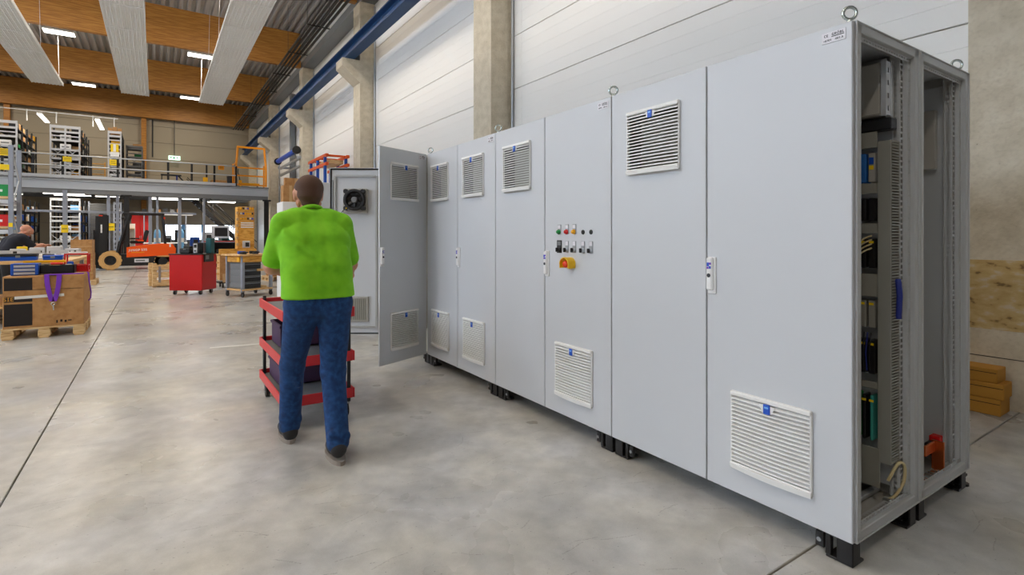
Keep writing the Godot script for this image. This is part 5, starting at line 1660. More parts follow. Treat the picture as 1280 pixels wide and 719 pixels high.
func tool_cabinet():
	var t := thing("tool_cabinet", "glossy red steel tool cabinet on casters in the middle of the hall", "tool cabinet", Vector3(0.69, 0, -13.72), -0.594)
	part("cabinet_body", MB.new().bb(Vector3(0, 0.49, 0), Vector3(0.72, 0.78, 0.56), 0.010), M.trolley_red, t)
	part("top_mat", MB.new().bb(Vector3(0, 0.89, 0), Vector3(0.74, 0.02, 0.58), 0.004), M.black_plastic, t)
	part("side_pocket", MB.new().bb(Vector3(0.372, 0.80, 0.05), Vector3(0.022, 0.16, 0.36), 0.003), M.black_plastic, t)
	part("side_notice", MB.new().box(Vector3(0.384, 0.82, 0.12), Vector3(0.002, 0.09, 0.12)), M.mid_grey, t)
	for sx in [-1.0, 1.0]:
		for sz in [-1.0, 1.0]:
			var c := part("caster", MB.new().bb(Vector3(sx * 0.28, 0.092, sz * 0.2), Vector3(0.07, 0.016, 0.07), 0.002).bb(Vector3(sx * 0.28 + 0.022, 0.07, sz * 0.2), Vector3(0.005, 0.06, 0.03), 0.001).bb(Vector3(sx * 0.28 - 0.022, 0.07, sz * 0.2), Vector3(0.005, 0.06, 0.03), 0.001), M.galvanised, t)
			part("wheel", MB.new().cyl(Vector3(sx * 0.28 - 0.016, 0.051, sz * 0.2), Vector3(sx * 0.28 + 0.016, 0.051, sz * 0.2), 0.05, -1, 18), M.black_plastic, c)
			part("wheel_hub", MB.new().cyl(Vector3(sx * 0.28 - 0.017, 0.051, sz * 0.2), Vector3(sx * 0.28 + 0.017, 0.051, sz * 0.2), 0.022, -1, 12), M.galvanised, c)
	# things on top
	var f := Transform3D(Basis(Vector3.UP, -0.594), Vector3(0.69, 0.901, -13.72))
	var d := thing("bench_meter", "dark measuring instrument with pale face on the red tool cabinet", "instrument", f * Vector3(0.14, 0, 0.06), -0.594)
	part("meter_body", MB.new().bb(Vector3(0, 0.12, 0), Vector3(0.13, 0.24, 0.2), 0.01), M.black_plastic, d)
	part("meter_face", MB.new().bb(Vector3(0, 0.12, 0.101), Vector3(0.085, 0.20, 0.006), 0.003), M.rack_pale, d)
	part("meter_window", MB.new().box(Vector3(0, 0.165, 0.105), Vector3(0.06, 0.07, 0.003)), M.black_plastic, d)
	part("meter_knob", MB.new().cyl(Vector3(0, 0.06, 0.104), Vector3(0, 0.06, 0.118), 0.018, -1, 14), M.black_plastic, d)
	var g := thing("test_set", "dark petrol green upright test set on the red tool cabinet", "instrument", f * Vector3(0.29, 0, -0.15), -0.594)
	part("set_body", MB.new().bb(Vector3(0, 0.17, 0), Vector3(0.12, 0.34, 0.16), 0.012), M.petrol_green, g)
	part("set_handle", MB.new().tube([Vector3(-0.04, 0.33, 0), Vector3(-0.04, 0.37, 0), Vector3(0.04, 0.37, 0), Vector3(0.04, 0.33, 0)], 0.008, 6), M.black_plastic, g)
	var p := thing("label_printer", "low black label printer on the red tool cabinet", "printer", f * Vector3(-0.10, 0, 0.05), -0.594)
	part("printer_body", MB.new().bb(Vector3(0, 0.06, 0), Vector3(0.24, 0.12, 0.22), 0.02), M.black_plastic, p)
	part("printer_lid", MB.new().bb(Vector3(0.01, 0.14, -0.02), Vector3(0.16, 0.05, 0.14), 0.015), M.black_paint, p)
	for k in 2:
		part("button", MB.new().cyl(Vector3(-0.02 + 0.03 * k, 0.09, 0.108), Vector3(-0.02 + 0.03 * k, 0.09, 0.114), 0.006, -1, 8), M.rack_pale, p)

func drawer_table():
	var turn := 0.42
	var t := thing("mobile_workbench", "small wooden topped mobile workbench with grey drawers beside the red tool cabinet", "workbench", Vector3(1.68, 0, -12.68), turn)
	part("bench_top", MB.new().bb(Vector3(0, 0.885, 0), Vector3(0.86, 0.035, 0.72), 0.006), M.bench_wood, t)
	part("apron", MB.new().bb(Vector3(0, 0.80, 0.30), Vector3(0.66, 0.13, 0.02), 0.003), M.ply_yellow, t)
	part("apron", MB.new().bb(Vector3(-0.33, 0.80, 0.0), Vector3(0.02, 0.13, 0.56), 0.003), M.ply_yellow, t)
	for sx in [-1.0, 1.0]:
		for sz in [-1.0, 1.0]:
			var l := part("leg", MB.new().bb(Vector3(sx * 0.32, 0.49, sz * 0.28), Vector3(0.065, 0.76, 0.05), 0.004), M.rack_grey, t)
			part("caster", MB.new().cyl(Vector3(sx * 0.32 - 0.014, 0.051, sz * 0.28), Vector3(sx * 0.32 + 0.014, 0.051, sz * 0.28), 0.05, -1, 16).bb(Vector3(sx * 0.32, 0.1, sz * 0.28), Vector3(0.05, 0.02, 0.05), 0.003), M.black_plastic, l)
	part("lower_board", MB.new().bb(Vector3(0, 0.15, 0), Vector3(0.7, 0.03, 0.62), 0.004), M.bench_wood, t)
	part("middle_board", MB.new().bb(Vector3(0.18, 0.56, 0.28), Vector3(0.36, 0.05, 0.03), 0.004), M.bench_wood, t)
	var d := part("drawer_unit", MB.new().bb(Vector3(-0.09, 0.45, 0), Vector3(0.40, 0.56, 0.5), 0.006), M.mid_grey, t)
	for k in 4:
		var y := 0.24 + 0.135 * k
		part("drawer_front", MB.new().bb(Vector3(-0.09, y, 0.255), Vector3(0.38, 0.115, 0.014), 0.004), M.dark_steel, d)
		part("drawer_side", MB.new().bb(Vector3(-0.295, y, 0), Vector3(0.012, 0.11, 0.44), 0.004), M.mid_grey, d)
		part("drawer_pull", MB.new().bb(Vector3(-0.09, y + 0.04, 0.266), Vector3(0.34, 0.012, 0.012), 0.003), M.rack_grey, d)
	part("paper_note", MB.new().box(Vector3(-0.355, 0.80, 0.2), Vector3(0.034, 0.08, 0.09)), M.tool_yellow, t)
	var f := Transform3D(Basis(Vector3.UP, turn), Vector3(1.68, 0.903, -12.68))
	for q in [["blue cordless driver lying on the mobile workbench", Vector3(-0.22, 0, 0.1), "bin_blue"], ["black cordless driver lying on the mobile workbench", Vector3(0.02, 0, 0.14), "black_plastic"]]:
		var o := thing("cordless_driver", q[0], "tool", f * (q[1] as Vector3), 0.3)
		part("motor_body", MB.new().cyl(Vector3(-0.09, 0.035, 0), Vector3(0.07, 0.035, 0), 0.034, 0.028, 14), M[q[2]], o)
		part("chuck", MB.new().cyl(Vector3(0.07, 0.035, 0), Vector3(0.12, 0.035, 0), 0.02, 0.012, 12), M.dark_steel, o)
		part("grip", MB.new().bb(Vector3(-0.04, 0.022, 0.09), Vector3(0.05, 0.04, 0.14), 0.012), M.black_plastic, o)
		part("battery", MB.new().bb(Vector3(-0.04, 0.03, 0.175), Vector3(0.09, 0.055, 0.06), 0.008), M.dark_steel, o)
	# small plank stack on the lower board
	single("offcut", MB.new().bb(Vector3(0, 0.02, 0), Vector3(0.14, 0.04, 0.2), 0.004), M.pallet_wood, "small wood offcut on the lower board of the mobile workbench", "wood", (Transform3D(Basis(Vector3.UP, turn), Vector3(1.68, 0.166, -12.68))) * Vector3(0.22, 0, 0.08), turn)

func ply_rack():
	# plywood trolley with an upright hook board
	var t := thing("plywood_trolley", "tall yellow plywood trolley with an upright board of hooks behind the mobile workbench", "trolley", Vector3(1.72, 0, -15.1), 0.1)
	part("upright_board", MB.new().bb(Vector3(0.22, 1.44, 0.0), Vector3(0.36, 1.22, 0.03), 0.004), M.ply_yellow, t)
	part("side_board", MB.new().bb(Vector3(0.025, 1.44, -0.14), Vector3(0.03, 1.20, 0.28), 0.004), M.ply_yellow, t)
	for k in 7:
		part("edge_block", MB.new().bb(Vector3(0.0, 0.92 + 0.16 * k, 0.02), Vector3(0.05, 0.07, 0.05), 0.004), M.cardboard_pale, t)
	part("tray_front", MB.new().bb(Vector3(-0.02, 0.90, 0.16), Vector3(0.86, 0.14, 0.02), 0.003), M.ply_yellow, t)
	part("tray_floor", MB.new().bb(Vector3(-0.02, 0.83, 0.0), Vector3(0.88, 0.02, 0.34), 0.003), M.bench_wood, t)
	part("box_front", MB.new().bb(Vector3(-0.16, 0.50, 0.18), Vector3(0.54, 0.62, 0.02), 0.003), M.cardboard, t)
	part("box_side", MB.new().bb(Vector3(-0.42, 0.50, 0.0), Vector3(0.02, 0.62, 0.34), 0.003), M.bench_wood, t)
	part("box_lower", MB.new().bb(Vector3(-0.12, 0.24, 0.20), Vector3(0.50, 0.22, 0.02), 0.003), M.cardboard_pale, t)
	part("base", MB.new().bb(Vector3(-0.02, 0.13, 0), Vector3(0.86, 0.04, 0.42), 0.004), M.black_paint, t)
	for sx in [-1.0, 1.0]:
		for sz in [-1.0, 1.0]:
			part("wheel", MB.new().cyl(Vector3(sx * 0.36 - 0.015, 0.056, sz * 0.16), Vector3(sx * 0.36 + 0.015, 0.056, sz * 0.16), 0.055, -1, 14), M.black_plastic, t)
	for k in 3:
		part("ladder_rung", MB.new().bb(Vector3(-0.48, 0.35 + 0.14 * k, 0.1), Vector3(0.1, 0.05, 0.03), 0.004), M.bench_wood, t)
	part("ladder_rail", MB.new().bb(Vector3(-0.54, 0.46, 0.1), Vector3(0.035, 0.66, 0.04), 0.004), M.bench_wood, t)
	# hook rows and rulers
	for row in 3:
		for k in 6:
			var c: String = ["tool_yellow", "black_plastic", "tape_white", "bin_blue", "tool_yellow", "tool_yellow"][(k + row * 2) % 6]
			part("hanging_tool", MB.new().bb(Vector3(0.085 + 0.054 * k, 2.0 - 0.13 * row, 0.03), Vector3(0.03, 0.05, 0.03), 0.005), M[c], t)
		part("tool_strip", MB.new().bb(Vector3(0.22, 2.032 - 0.13 * row, 0.022), Vector3(0.33, 0.014, 0.014), 0.002), M.cardboard_pale, t)
	for k in 3:
		part("label_strip", MB.new().bb(Vector3(0.23, 1.63 - 0.055 * k, 0.02), Vector3(0.30, 0.026, 0.012), 0.002), M.paper, t)
	part("socket_box", MB.new().bb(Vector3(0.20, 1.08, 0.045), Vector3(0.17, 0.18, 0.06), 0.008), M.rack_pale, t)
	part("socket_face", MB.new().bb(Vector3(0.22, 1.07, 0.076), Vector3(0.09, 0.11, 0.006), 0.002), M.black_plastic, t)
	# wooden crate behind the red cabinet
	var c := thing("wooden_crate", "low pale wooden crate frame behind the red tool cabinet", "crate", Vector3(0.22, 0, -16.3), 0.2)
	for s in [-1.0, 1.0]:
		for e in [-1.0, 1.0]:
			part("crate_post", MB.new().bb(Vector3(s * 0.30, 0.30, e * 0.2), Vector3(0.09, 0.6, 0.07), 0.005), M.pallet_wood, c)
		for k in 3:
			part("crate_board", MB.new().bb(Vector3(0, 0.09 + 0.2 * k, s * 0.245), Vector3(0.7, 0.11, 0.02), 0.003), M.pallet_wood, c)
	part("crate_floor", MB.new().bb(Vector3(0, 0.03, 0), Vector3(0.5, 0.03, 0.45), 0.003), M.pallet_wood, c)
	part("metal_bracket", MB.new().bb(Vector3(-0.20, 0.32, 0.262), Vector3(0.05, 0.4, 0.012), 0.002), M.galvanised, c)
	# yellow bench edge and small pallet towards the wall
	var y := thing("yellow_trestle", "yellow steel trestle beam beyond the mobile workbench", "trestle", Vector3(2.45, 0, -14.4))
	part("beam", MB.new().bb(Vector3(0, 0.76, 0), Vector3(0.95, 0.10, 0.5), 0.008), M.stop_yellow, y)
	for s in [-1.0, 1.0]:
		for e in [-1.0, 1.0]:
			part("leg", MB.new().bb(Vector3(s * 0.40, 0.355, e * 0.2), Vector3(0.06, 0.71, 0.05), 0.004), M.rack_grey, y)
	pallet("pallet", "small wooden pallet on the floor near the right-side columns".replace("right-side ", "concrete "), Vector3(3.0, 0, -16.6), 0.8, 0.8, 0.1)
	var pc := thing("carton", "low open carton lying on the small pallet near the concrete columns", "carton", Vector3(3.0, 0.14, -16.6), 0.15)
	part("carton_walls", carton_mesh(Vector3(0.6, 0.16, 0.5)), M.cardboard, pc)
	part("paper_wrap", MB.new().bb(Vector3(-0.12, 0.17, 0.05), Vector3(0.3, 0.02, 0.3), 0.004), M.cardboard_pale, pc)

# ---------------------------------------------------------------- forklift
func forklift():
	var t := thing("forklift_truck", "orange and black electric forklift truck parked under the mezzanine edge", "forklift", Vector3(-0.75, 0, -25.85))
	var zf := 0.55
	# chassis
	part("chassis", MB.new().prism([Vector2(-0.46, 0.14), Vector2(0.78, 0.14), Vector2(1.3, 0.30), Vector2(1.34, 0.46), Vector2(-0.25, 0.50), Vector2(-0.46, 0.55)], Vector3(0, 0, -zf), Vector3.RIGHT, Vector3.UP, 2 * zf), M.black_paint, t)
	var hood := part("hood", MB.new().prism([Vector2(-0.20, 0.47), Vector2(1.12, 0.53), Vector2(1.40, 0.55), Vector2(1.42, 0.80), Vector2(1.30, 0.98), Vector2(0.9, 1.0), Vector2(0.35, 0.95), Vector2(-0.20, 0.86)], Vector3(0, 0, -zf - 0.01), Vector3.RIGHT, Vector3.UP, 2 * zf + 0.02), M.fork_orange, t)
	part("counterweight", MB.new().prism([Vector2(0.96, 0.36), Vector2(1.36, 0.40), Vector2(1.42, 0.56), Vector2(0.94, 0.54)], Vector3(0, 0, -0.42), Vector3.RIGHT, Vector3.UP, 0.84), M.fork_orange, t)
	lettering("JUNGP 535", 0.085, 0.004, M.paper, hood, Vector3(0.16, 0.755, zf + 0.012), Vector3(0, 0, 0.05), "Droid Sans", 700)
	part("stripe", MB.new().bb(Vector3(0.16, 0.66, zf + 0.011), Vector3(0.42, 0.03, 0.003), 0.001), M.orange_paint, hood)
	var pl := part("side_plate", MB.new().bb(Vector3(0.28, 0.34, zf + 0.004), Vector3(0.46, 0.14, 0.008), 0.002), M.label_white, t)
	part("plate_print", MB.new().box(Vector3(0.24, 0.34, zf + 0.009), Vector3(0.30, 0.05, 0.002)), M.mid_grey, pl)
	part("tail_mark", MB.new().bb(Vector3(1.22, 0.92, zf + 0.012), Vector3(0.05, 0.12, 0.004), 0.001), M.paper, hood)
	# floor and step
	part("foot_floor", MB.new().bb(Vector3(-0.36, 0.57, 0), Vector3(0.36, 0.05, 2 * zf), 0.006), M.black_paint, t)
	part("dash", MB.new().prism([Vector2(-0.56, 0.55), Vector2(-0.40, 0.55), Vector2(-0.36, 1.05), Vector2(-0.46, 1.10)], Vector3(0, 0, -0.42), Vector3.RIGHT, Vector3.UP, 0.84), M.black_paint, t)
	var sw := part("steering_wheel", MB.new().torus(Vector3(-0.24, 1.13, 0.0), Vector3(-0.5, 1, 0), 0.16, 0.014, 22, 8).cyl(Vector3(-0.24, 1.13, 0), Vector3(-0.40, 0.98, 0), 0.02, -1, 10), M.black_plastic, t)
	var seat := part("seat", MB.new().bb(Vector3(0.12, 1.06, 0), Vector3(0.46, 0.12, 0.46), 0.04), M.black_plastic, t)
	part("backrest", MB.new().prism([Vector2(0.30, 1.08), Vector2(0.42, 1.06), Vector2(0.52, 1.50), Vector2(0.42, 1.56), Vector2(0.36, 1.46)], Vector3(0, 0, -0.22), Vector3.RIGHT, Vector3.UP, 0.44), M.black_plastic, seat)
	part("seat_belt", MB.new().bb(Vector3(0.24, 1.12, 0.245), Vector3(0.2, 0.05, 0.02), 0.004), M.fork_orange, seat)
	part("arm_console", MB.new().bb(Vector3(0.06, 1.2, 0.28), Vector3(0.30, 0.06, 0.08), 0.01), M.black_plastic, t)
	# overhead guard
	for s in [-1.0, 1.0]:
		part("front_pillar", MB.new().tube([Vector3(-0.52, 0.5, s * 0.5), Vector3(-0.42, 0.9, s * 0.5), Vector3(-0.20, 1.8, s * 0.48), Vector3(-0.10, 2.14, s * 0.47)], 0.055, 8), M.black_paint, t)
		part("centre_pillar", MB.new().bb(Vector3(-0.18, 1.5, s * 0.47), Vector3(0.09, 1.30, 0.07), 0.01), M.black_paint, t)
		part("rear_pillar", MB.new().tube([Vector3(1.06, 0.97, s * 0.47), Vector3(1.02, 1.6, s * 0.47), Vector3(0.96, 2.14, s * 0.47)], 0.045, 8), M.black_paint, t)
		part("tail_lamp", MB.new().bb(Vector3(1.03, 2.02, s * 0.50), Vector3(0.05, 0.08, 0.05), 0.006), M.stop_red, t)
		part("roof_rail", MB.new().bb(Vector3(0.36, 2.18, s * 0.47), Vector3(1.34, 0.07, 0.07), 0.01), M.black_paint, t)
	for k in 7:
		part("roof_bar", MB.new().bb(Vector3(-0.22 + 0.19 * k, 2.19, 0), Vector3(0.05, 0.05, 0.9), 0.008), M.black_paint, t)
	# mast, carriage, forks
	for s in [-1.0, 1.0]:
		part("mast_rail", MB.new().bb(Vector3(-0.93, 1.08, s * 0.36), Vector3(0.26, 2.08, 0.09), 0.006), M.black_paint, t)
		part("inner_rail", MB.new().bb(Vector3(-1.08, 1.06, s * 0.27), Vector3(0.18, 2.0, 0.07), 0.006), M.dark_steel, t)
		part("lift_cylinder", MB.new().cyl(Vector3(-0.86, 0.2, s * 0.30), Vector3(-0.86, 1.95, s * 0.30), 0.035, -1, 10), M.dark_steel, t)
		part("tilt_cylinder", MB.new().cyl(Vector3(-0.86, 0.62, s * 0.40), Vector3(-0.42, 0.58, s * 0.40), 0.03, -1, 10), M.dark_steel, t)
		var f := part("fork", MB.new().bb(Vector3(-1.24, 0.35, s * 0.26), Vector3(0.04, 0.6, 0.11), 0.004), M.dark_steel, t)
		part("fork_blade", MB.new().prism([Vector2(-1.24, 0.03), Vector2(-1.24, 0.075), Vector2(-1.75, 0.07), Vector2(-2.30, 0.04), Vector2(-2.30, 0.03)], Vector3(0, 0, s * 0.26 - 0.055), Vector3.RIGHT, Vector3.UP, 0.11), M.dark_steel, f)
	for y in [0.16, 1.1, 2.1]:
		part("mast_tie", MB.new().bb(Vector3(-0.98, y, 0), Vector3(0.12, 0.10, 0.72), 0.006), M.black_paint, t)
	part("mast_chain_cover", MB.new().bb(Vector3(-0.98, 1.25, 0), Vector3(0.06, 1.6, 0.3), 0.006), M.black_paint, t)
	part("carriage", MB.new().bb(Vector3(-1.18, 0.30, 0), Vector3(0.06, 0.12, 0.9), 0.006).bb(Vector3(-1.18, 0.62, 0), Vector3(0.06, 0.12, 0.9), 0.006).bb(Vector3(-1.18, 0.46, 0.38), Vector3(0.05, 0.4, 0.08), 0.006).bb(Vector3(-1.18, 0.46, -0.38), Vector3(0.05, 0.4, 0.08), 0.006), M.black_paint, t)
	var lg := part("load_guard", MB.new().bb(Vector3(-1.20, 1.5, 0), Vector3(0.05, 0.06, 0.9), 0.006), M.black_paint, t)
	for k in 6:
		part("guard_bar", MB.new().bb(Vector3(-1.20, 1.08, -0.42 + 0.168 * k), Vector3(0.05, 0.82, 0.04), 0.004), M.black_paint, lg)
	part("mast_notice", MB.new().bb(Vector3(-0.98, 1.58, 0.407), Vector3(0.05, 0.32, 0.004), 0.001), M.paper, t)
	part("mast_light", MB.new().bb(Vector3(-1.0, 2.08, 0.41), Vector3(0.12, 0.04, 0.02), 0.004), M.stop_red, t)
	part("work_light", MB.new().cyl(Vector3(-0.26, 2.0, 0.52), Vector3(-0.36, 2.0, 0.52), 0.06, 0.065, 14), M.black_plastic, t)
	# wheels
	for s in [-1.0, 1.0]:
		for q in [[-0.70, 0.36, 0.36, 0.22], [0.98, 0.29, 0.29, 0.18]]:
			var c := Vector3(q[0], q[1], s * 0.46)
			var r: float = q[2]
			var w: float = q[3] / 2
			var ty := part("wheel", MB.new().lathe(c, Vector3(0, 0, 1), [Vector2(r * 0.55, -w), Vector2(r * 0.94, -w), Vector2(r, -w * 0.7), Vector2(r, w * 0.7), Vector2(r * 0.94, w), Vector2(r * 0.55, w), Vector2(r * 0.5, w * 0.5)], 30), M.tyre_tan, t)
			for k in 14:
				var a := TAU * k / 14.0
				var lug := MB.new()
				lug.xf = Transform3D(Basis(Vector3(0, 0, 1), a), c)
				lug.bb(Vector3(r * 0.985, 0, s * w * 0.60), Vector3(r * 0.07, r * 0.22, w * 0.9), 0.004)
				part("tread_lug", lug, M.tyre_tan, ty)
			part("rim", MB.new().lathe(c, Vector3(0, 0, s), [Vector2(r * 0.66, w * 1.02), Vector2(r * 0.56, w * 0.7), Vector2(r * 0.30, w * 0.5), Vector2(r * 0.26, w * 0.8), Vector2(0, w * 0.8)], 24), M.black_paint, ty)

# ---------------------------------------------------------------- mezzanine and shelving
func rail_fence():
	var t := thing("guard_rail", "grey steel guard rail with black posts along the mezzanine edge", "railing", Vector3(0, 3.852, -30.06))
	for k in 12:
		var x := -7.24 + 0.965 * k
		part("post", MB.new().bb(Vector3(x, 0.50, 0), Vector3(0.09, 1.0, 0.05), 0.004), M.black_paint, t)
	for y in [1.0, 0.53]:
		part("rail", MB.new().cyl(Vector3(-12.9, y, 0.03), Vector3(3.35, y, 0.03), 0.028, -1, 10), M.zinc_pale, t)
	part("toe_board", MB.new().bb(Vector3(-4.78, 0.07, 0.02), Vector3(16.26, 0.13, 0.02), 0.003), M.zinc_pale, t)
	for q in [[-5.25, 0.95, 0.42, 0.30, "yellow notice board on the railing above the pallet rack", "sign_yellow"], [-3.22, 0.82, 0.30, 0.22, "yellow notice board on the railing before the twin shelving row", "sign_yellow"], [-1.62, 0.80, 0.26, 0.26, "yellow notice board on the railing before the narrow shelving row", "sign_yellow"], [2.70, 0.87, 0.26, 0.20, "amber notice board on the railing next to the orange gate", "orange_paint"]]:
		var s := thing("notice_board", q[4], "sign", Vector3(q[0], 3.852 + q[1], -29.985))
		part("board", MB.new().bb(Vector3(0, 0, 0), Vector3(q[2], q[3], 0.012), 0.003), M[q[5]], s)
		for k in 3:
			part("print_line", MB.new().box(Vector3(0, q[3] * (0.25 - 0.22 * k), 0.007), Vector3(q[2] * 0.7, 0.012, 0.002)), M.print_black, s)

func mezzanine():
	# deck, edge beams, columns
	var d := thing("mezzanine", "grey steel mezzanine floor on columns across the end of the hall", "mezzanine", Vector3(0, 0, -34.7))
	part("deck_plate", MB.new().bb(Vector3(-4.03, 3.81, 0.0), Vector3(17.86, 0.08, 9.3), 0.006), M.mid_grey, d)
	part("edge_beam", MB.new().prism([Vector2(0, 3.38), Vector2(0.16, 3.38), Vector2(0.16, 3.41), Vector2(0.02, 3.42), Vector2(0.02, 3.74), Vector2(0.16, 3.75), Vector2(0.16, 3.77), Vector2(0, 3.77)], Vector3(4.9, 0, 4.5), Vector3(0, 0, 1), Vector3.UP, 17.8), M.zinc_pale, d)
	part("lower_beam", MB.new().bb(Vector3(-4.03, 3.28, 4.55), Vector3(17.8, 0.20, 0.16), 0.006), M.mid_grey, d)
	for k in 6:
		part("joist", MB.new().bb(Vector3(-4.05, 3.62, 2.6 - 1.3 * k), Vector3(17.8, 0.28, 0.12), 0.006), M.mid_grey, d)
	for q in [[-1.13, "black_paint"], [4.80, "black_paint"], [-7.1, "black_paint"]]:
		var c := part("column", MB.new().bb(Vector3(q[0], 1.59, 4.55), Vector3(0.02, 3.18, 0.20), 0.003).bb(Vector3(q[0], 1.59, 4.65), Vector3(0.20, 3.18, 0.02), 0.003).bb(Vector3(q[0], 1.59, 4.45), Vector3(0.20, 3.18, 0.02), 0.003), M[q[1]], d)
		part("column_head", MB.new().bb(Vector3(q[0], 3.16, 4.68), Vector3(0.40, 0.08, 0.05), 0.004), M[q[1]], c)
	part("partition_rail", MB.new().bb(Vector3(-1.5, 2.40, 4.3), Vector3(6.3, 0.10, 0.08), 0.005), M.rack_grey, d)
	for q in [[-3.28, 0.16], [0.95, 0.14], [1.98, 0.10], [-0.23, 0.14], [0.05, 0.10], [-1.47, 0.12], [-1.8, 0.12]]:
		part("column", MB.new().bb(Vector3(q[0], 1.70, 4.4 if q[0] > -2 else 4.85), Vector3(q[1], 3.2 if q[0] < -2 else 3.4, 0.14), 0.006), M.rack_grey, d)
	rail_fence()
	# orange swing gate
	var g := thing("pallet_gate", "bright orange tubular pallet gate on the mezzanine edge", "gate", Vector3(4.08, 3.892, -30.3))
	for s in [-1.0, 1.0]:
		part("leaning_post", MB.new().tube([Vector3(s * 0.72 - 0.02, 0.0, 0.15), Vector3(s * 0.70, 0.95, 0.15), Vector3(s * 0.62, 1.98, 0.15)], 0.055, 8), M.orange_paint, g)
		part("rear_post", MB.new().bb(Vector3(s * 0.74, 0.6, -0.75), Vector3(0.07, 1.2, 0.07), 0.006), M.orange_paint, g)
		part("side_rail", MB.new().cyl(Vector3(s * 0.72, 1.15, 0.15), Vector3(s * 0.74, 1.15, -0.75), 0.03, -1, 8), M.orange_paint, g)
	for y in [0.05, 0.52, 0.93]:
		part("cross_rail", MB.new().cyl(Vector3(-0.70, y, 0.15), Vector3(0.70, y, 0.15), 0.04, -1, 8), M.orange_paint, g)
	part("top_rail", MB.new().bb(Vector3(0, 1.98, 0.15), Vector3(1.32, 0.10, 0.08), 0.008), M.orange_paint, g)
	var pt := thing("hand_pallet_truck", "yellow hand pallet truck standing behind the orange gate", "pallet truck", Vector3(4.05, 3.852, -31.2))
	part("frame", MB.new().bb(Vector3(0.1, 0.22, 0), Vector3(0.9, 0.10, 0.5), 0.02), M.tool_yellow, pt)
	part("pump", MB.new().cyl(Vector3(-0.35, 0.08, 0), Vector3(-0.35, 0.42, 0), 0.08, -1, 12), M.tool_yellow, pt)
	part("wheel", MB.new().cyl(Vector3(-0.35, 0.081, -0.06), Vector3(-0.35, 0.081, 0.06), 0.08, -1, 14), M.black_plastic, pt)
	part("wheel", MB.new().cyl(Vector3(0.45, 0.06, -0.2), Vector3(0.45, 0.06, 0.2), 0.058, -1, 14), M.black_plastic, pt)
	part("tiller", MB.new().tube([Vector3(-0.36, 0.4, 0), Vector3(-0.46, 0.85, 0), Vector3(-0.46, 1.0, 0.08)], 0.02, 8), M.black_plastic, pt)
	# odd things standing on the deck
	var tr := thing("roller_trestle", "dark trestle stand with slanting braces on the mezzanine", "trestle", Vector3(0.85, 3.852, -32.6))
	part("top_bar", MB.new().bb(Vector3(-0.2, 0.62, 0), Vector3(0.9, 0.06, 0.3), 0.006), M.dark_steel, tr)
	for s in [-1.0, 1.0]:
		part("leg", MB.new().tube([Vector3(-0.6, 0.6, s * 0.12), Vector3(-0.62, 0.0, s * 0.12)], 0.025, 6), M.dark_steel, tr)
		part("brace", MB.new().tube([Vector3(0.1, 0.62, s * 0.12), Vector3(0.62, 0.02, s * 0.12)], 0.025, 6), M.dark_steel, tr)
		part("leg", MB.new().tube([Vector3(0.05, 0.6, s * 0.12), Vector3(0.05, 0.0, s * 0.12)], 0.04, 6), M.wire_blue, tr)
	var lt := thing("lift_table", "low dark lift table with yellow control box on the mezzanine", "lift table", Vector3(2.0, 3.852, -32.6))
	part("platform", MB.new().bb(Vector3(0, 0.32, 0), Vector3(0.9, 0.05, 0.5), 0.006), M.black_paint, lt)
	part("mast", MB.new().bb(Vector3(0.25, 0.8, 0), Vector3(0.08, 0.95, 0.08), 0.006), M.black_paint, lt)
	part("control_box", MB.new().bb(Vector3(0.18, 0.47, 0.1), Vector3(0.22, 0.24, 0.2), 0.01), M.tool_yellow, lt)
	for s in [-1.0, 1.0]:
		part("leg", MB.new().bb(Vector3(s * 0.4, 0.15, 0), Vector3(0.06, 0.3, 0.4), 0.006), M.black_paint, lt)
	single("carton", carton_mesh(Vector3(0.95, 0.5, 0.6)), M.cardboard, "wide brown carton on the mezzanine beside the lift table", "carton", Vector3(2.95, 3.852, -32.9))
	var bn := thing("wire_bin", "tall dark wire waste bin on the mezzanine next to the orange gate", "bin", Vector3(3.30, 3.852, -31.6))
	part("bin_body", MB.new().lathe(Vector3(0, 0, 0), Vector3.UP, [Vector2(0, 0), Vector2(0.17, 0), Vector2(0.20, 0.62), Vector2(0.185, 0.62), Vector2(0.155, 0.02)], 18), M.dark_steel, bn)
	part("bin_rim", MB.new().torus(Vector3(0, 0.62, 0), Vector3.UP, 0.193, 0.012, 22, 6), M.black_plastic, bn)
	# exit sign hanging before the end wall
	var ex := thing("exit_sign", "lit green and white emergency exit sign hanging before the end wall", "exit sign", Vector3(0.95, 6.2, -39.1))
	part("sign_panel", MB.new().bb(Vector3(0, 0, 0), Vector3(0.62, 0.26, 0.05), 0.01), M.exit_glow, ex)
	part("arrow_print", MB.new().prism([Vector2(-0.24, 0.06), Vector2(-0.12, 0.06), Vector2(-0.18, -0.06)], Vector3(0, 0, 0.026), Vector3.RIGHT, Vector3.UP, 0.002), M.exit_green, ex)
	part("door_print", MB.new().box(Vector3(-0.02, 0, 0.027), Vector3(0.09, 0.13, 0.002)), M.exit_green, ex)
	part("runner_print", MB.new().prism([Vector2(0.08, -0.07), Vector2(0.13, 0.0), Vector2(0.12, 0.07), Vector2(0.17, 0.07), Vector2(0.19, 0.0), Vector2(0.24, -0.07), Vector2(0.16, -0.02)], Vector3(0, 0, 0.026), Vector3.RIGHT, Vector3.UP, 0.002), M.exit_green, ex)
	part("hanging_rod", MB.new().cyl(Vector3(0, 0.13, 0), Vector3(0, 2.345, 0), 0.02, -1, 8), M.dark_steel, ex)
	single("conduit_pipe", MB.new().cyl(Vector3(0, 0, 0), Vector3(0, 2.3, 0), 0.03, -1, 8), M.dark_steel, "dark vertical conduit on the end wall beside the timber post", "pipe", Vector3(-0.18, 6.2, -39.40))

var box_meshes := []

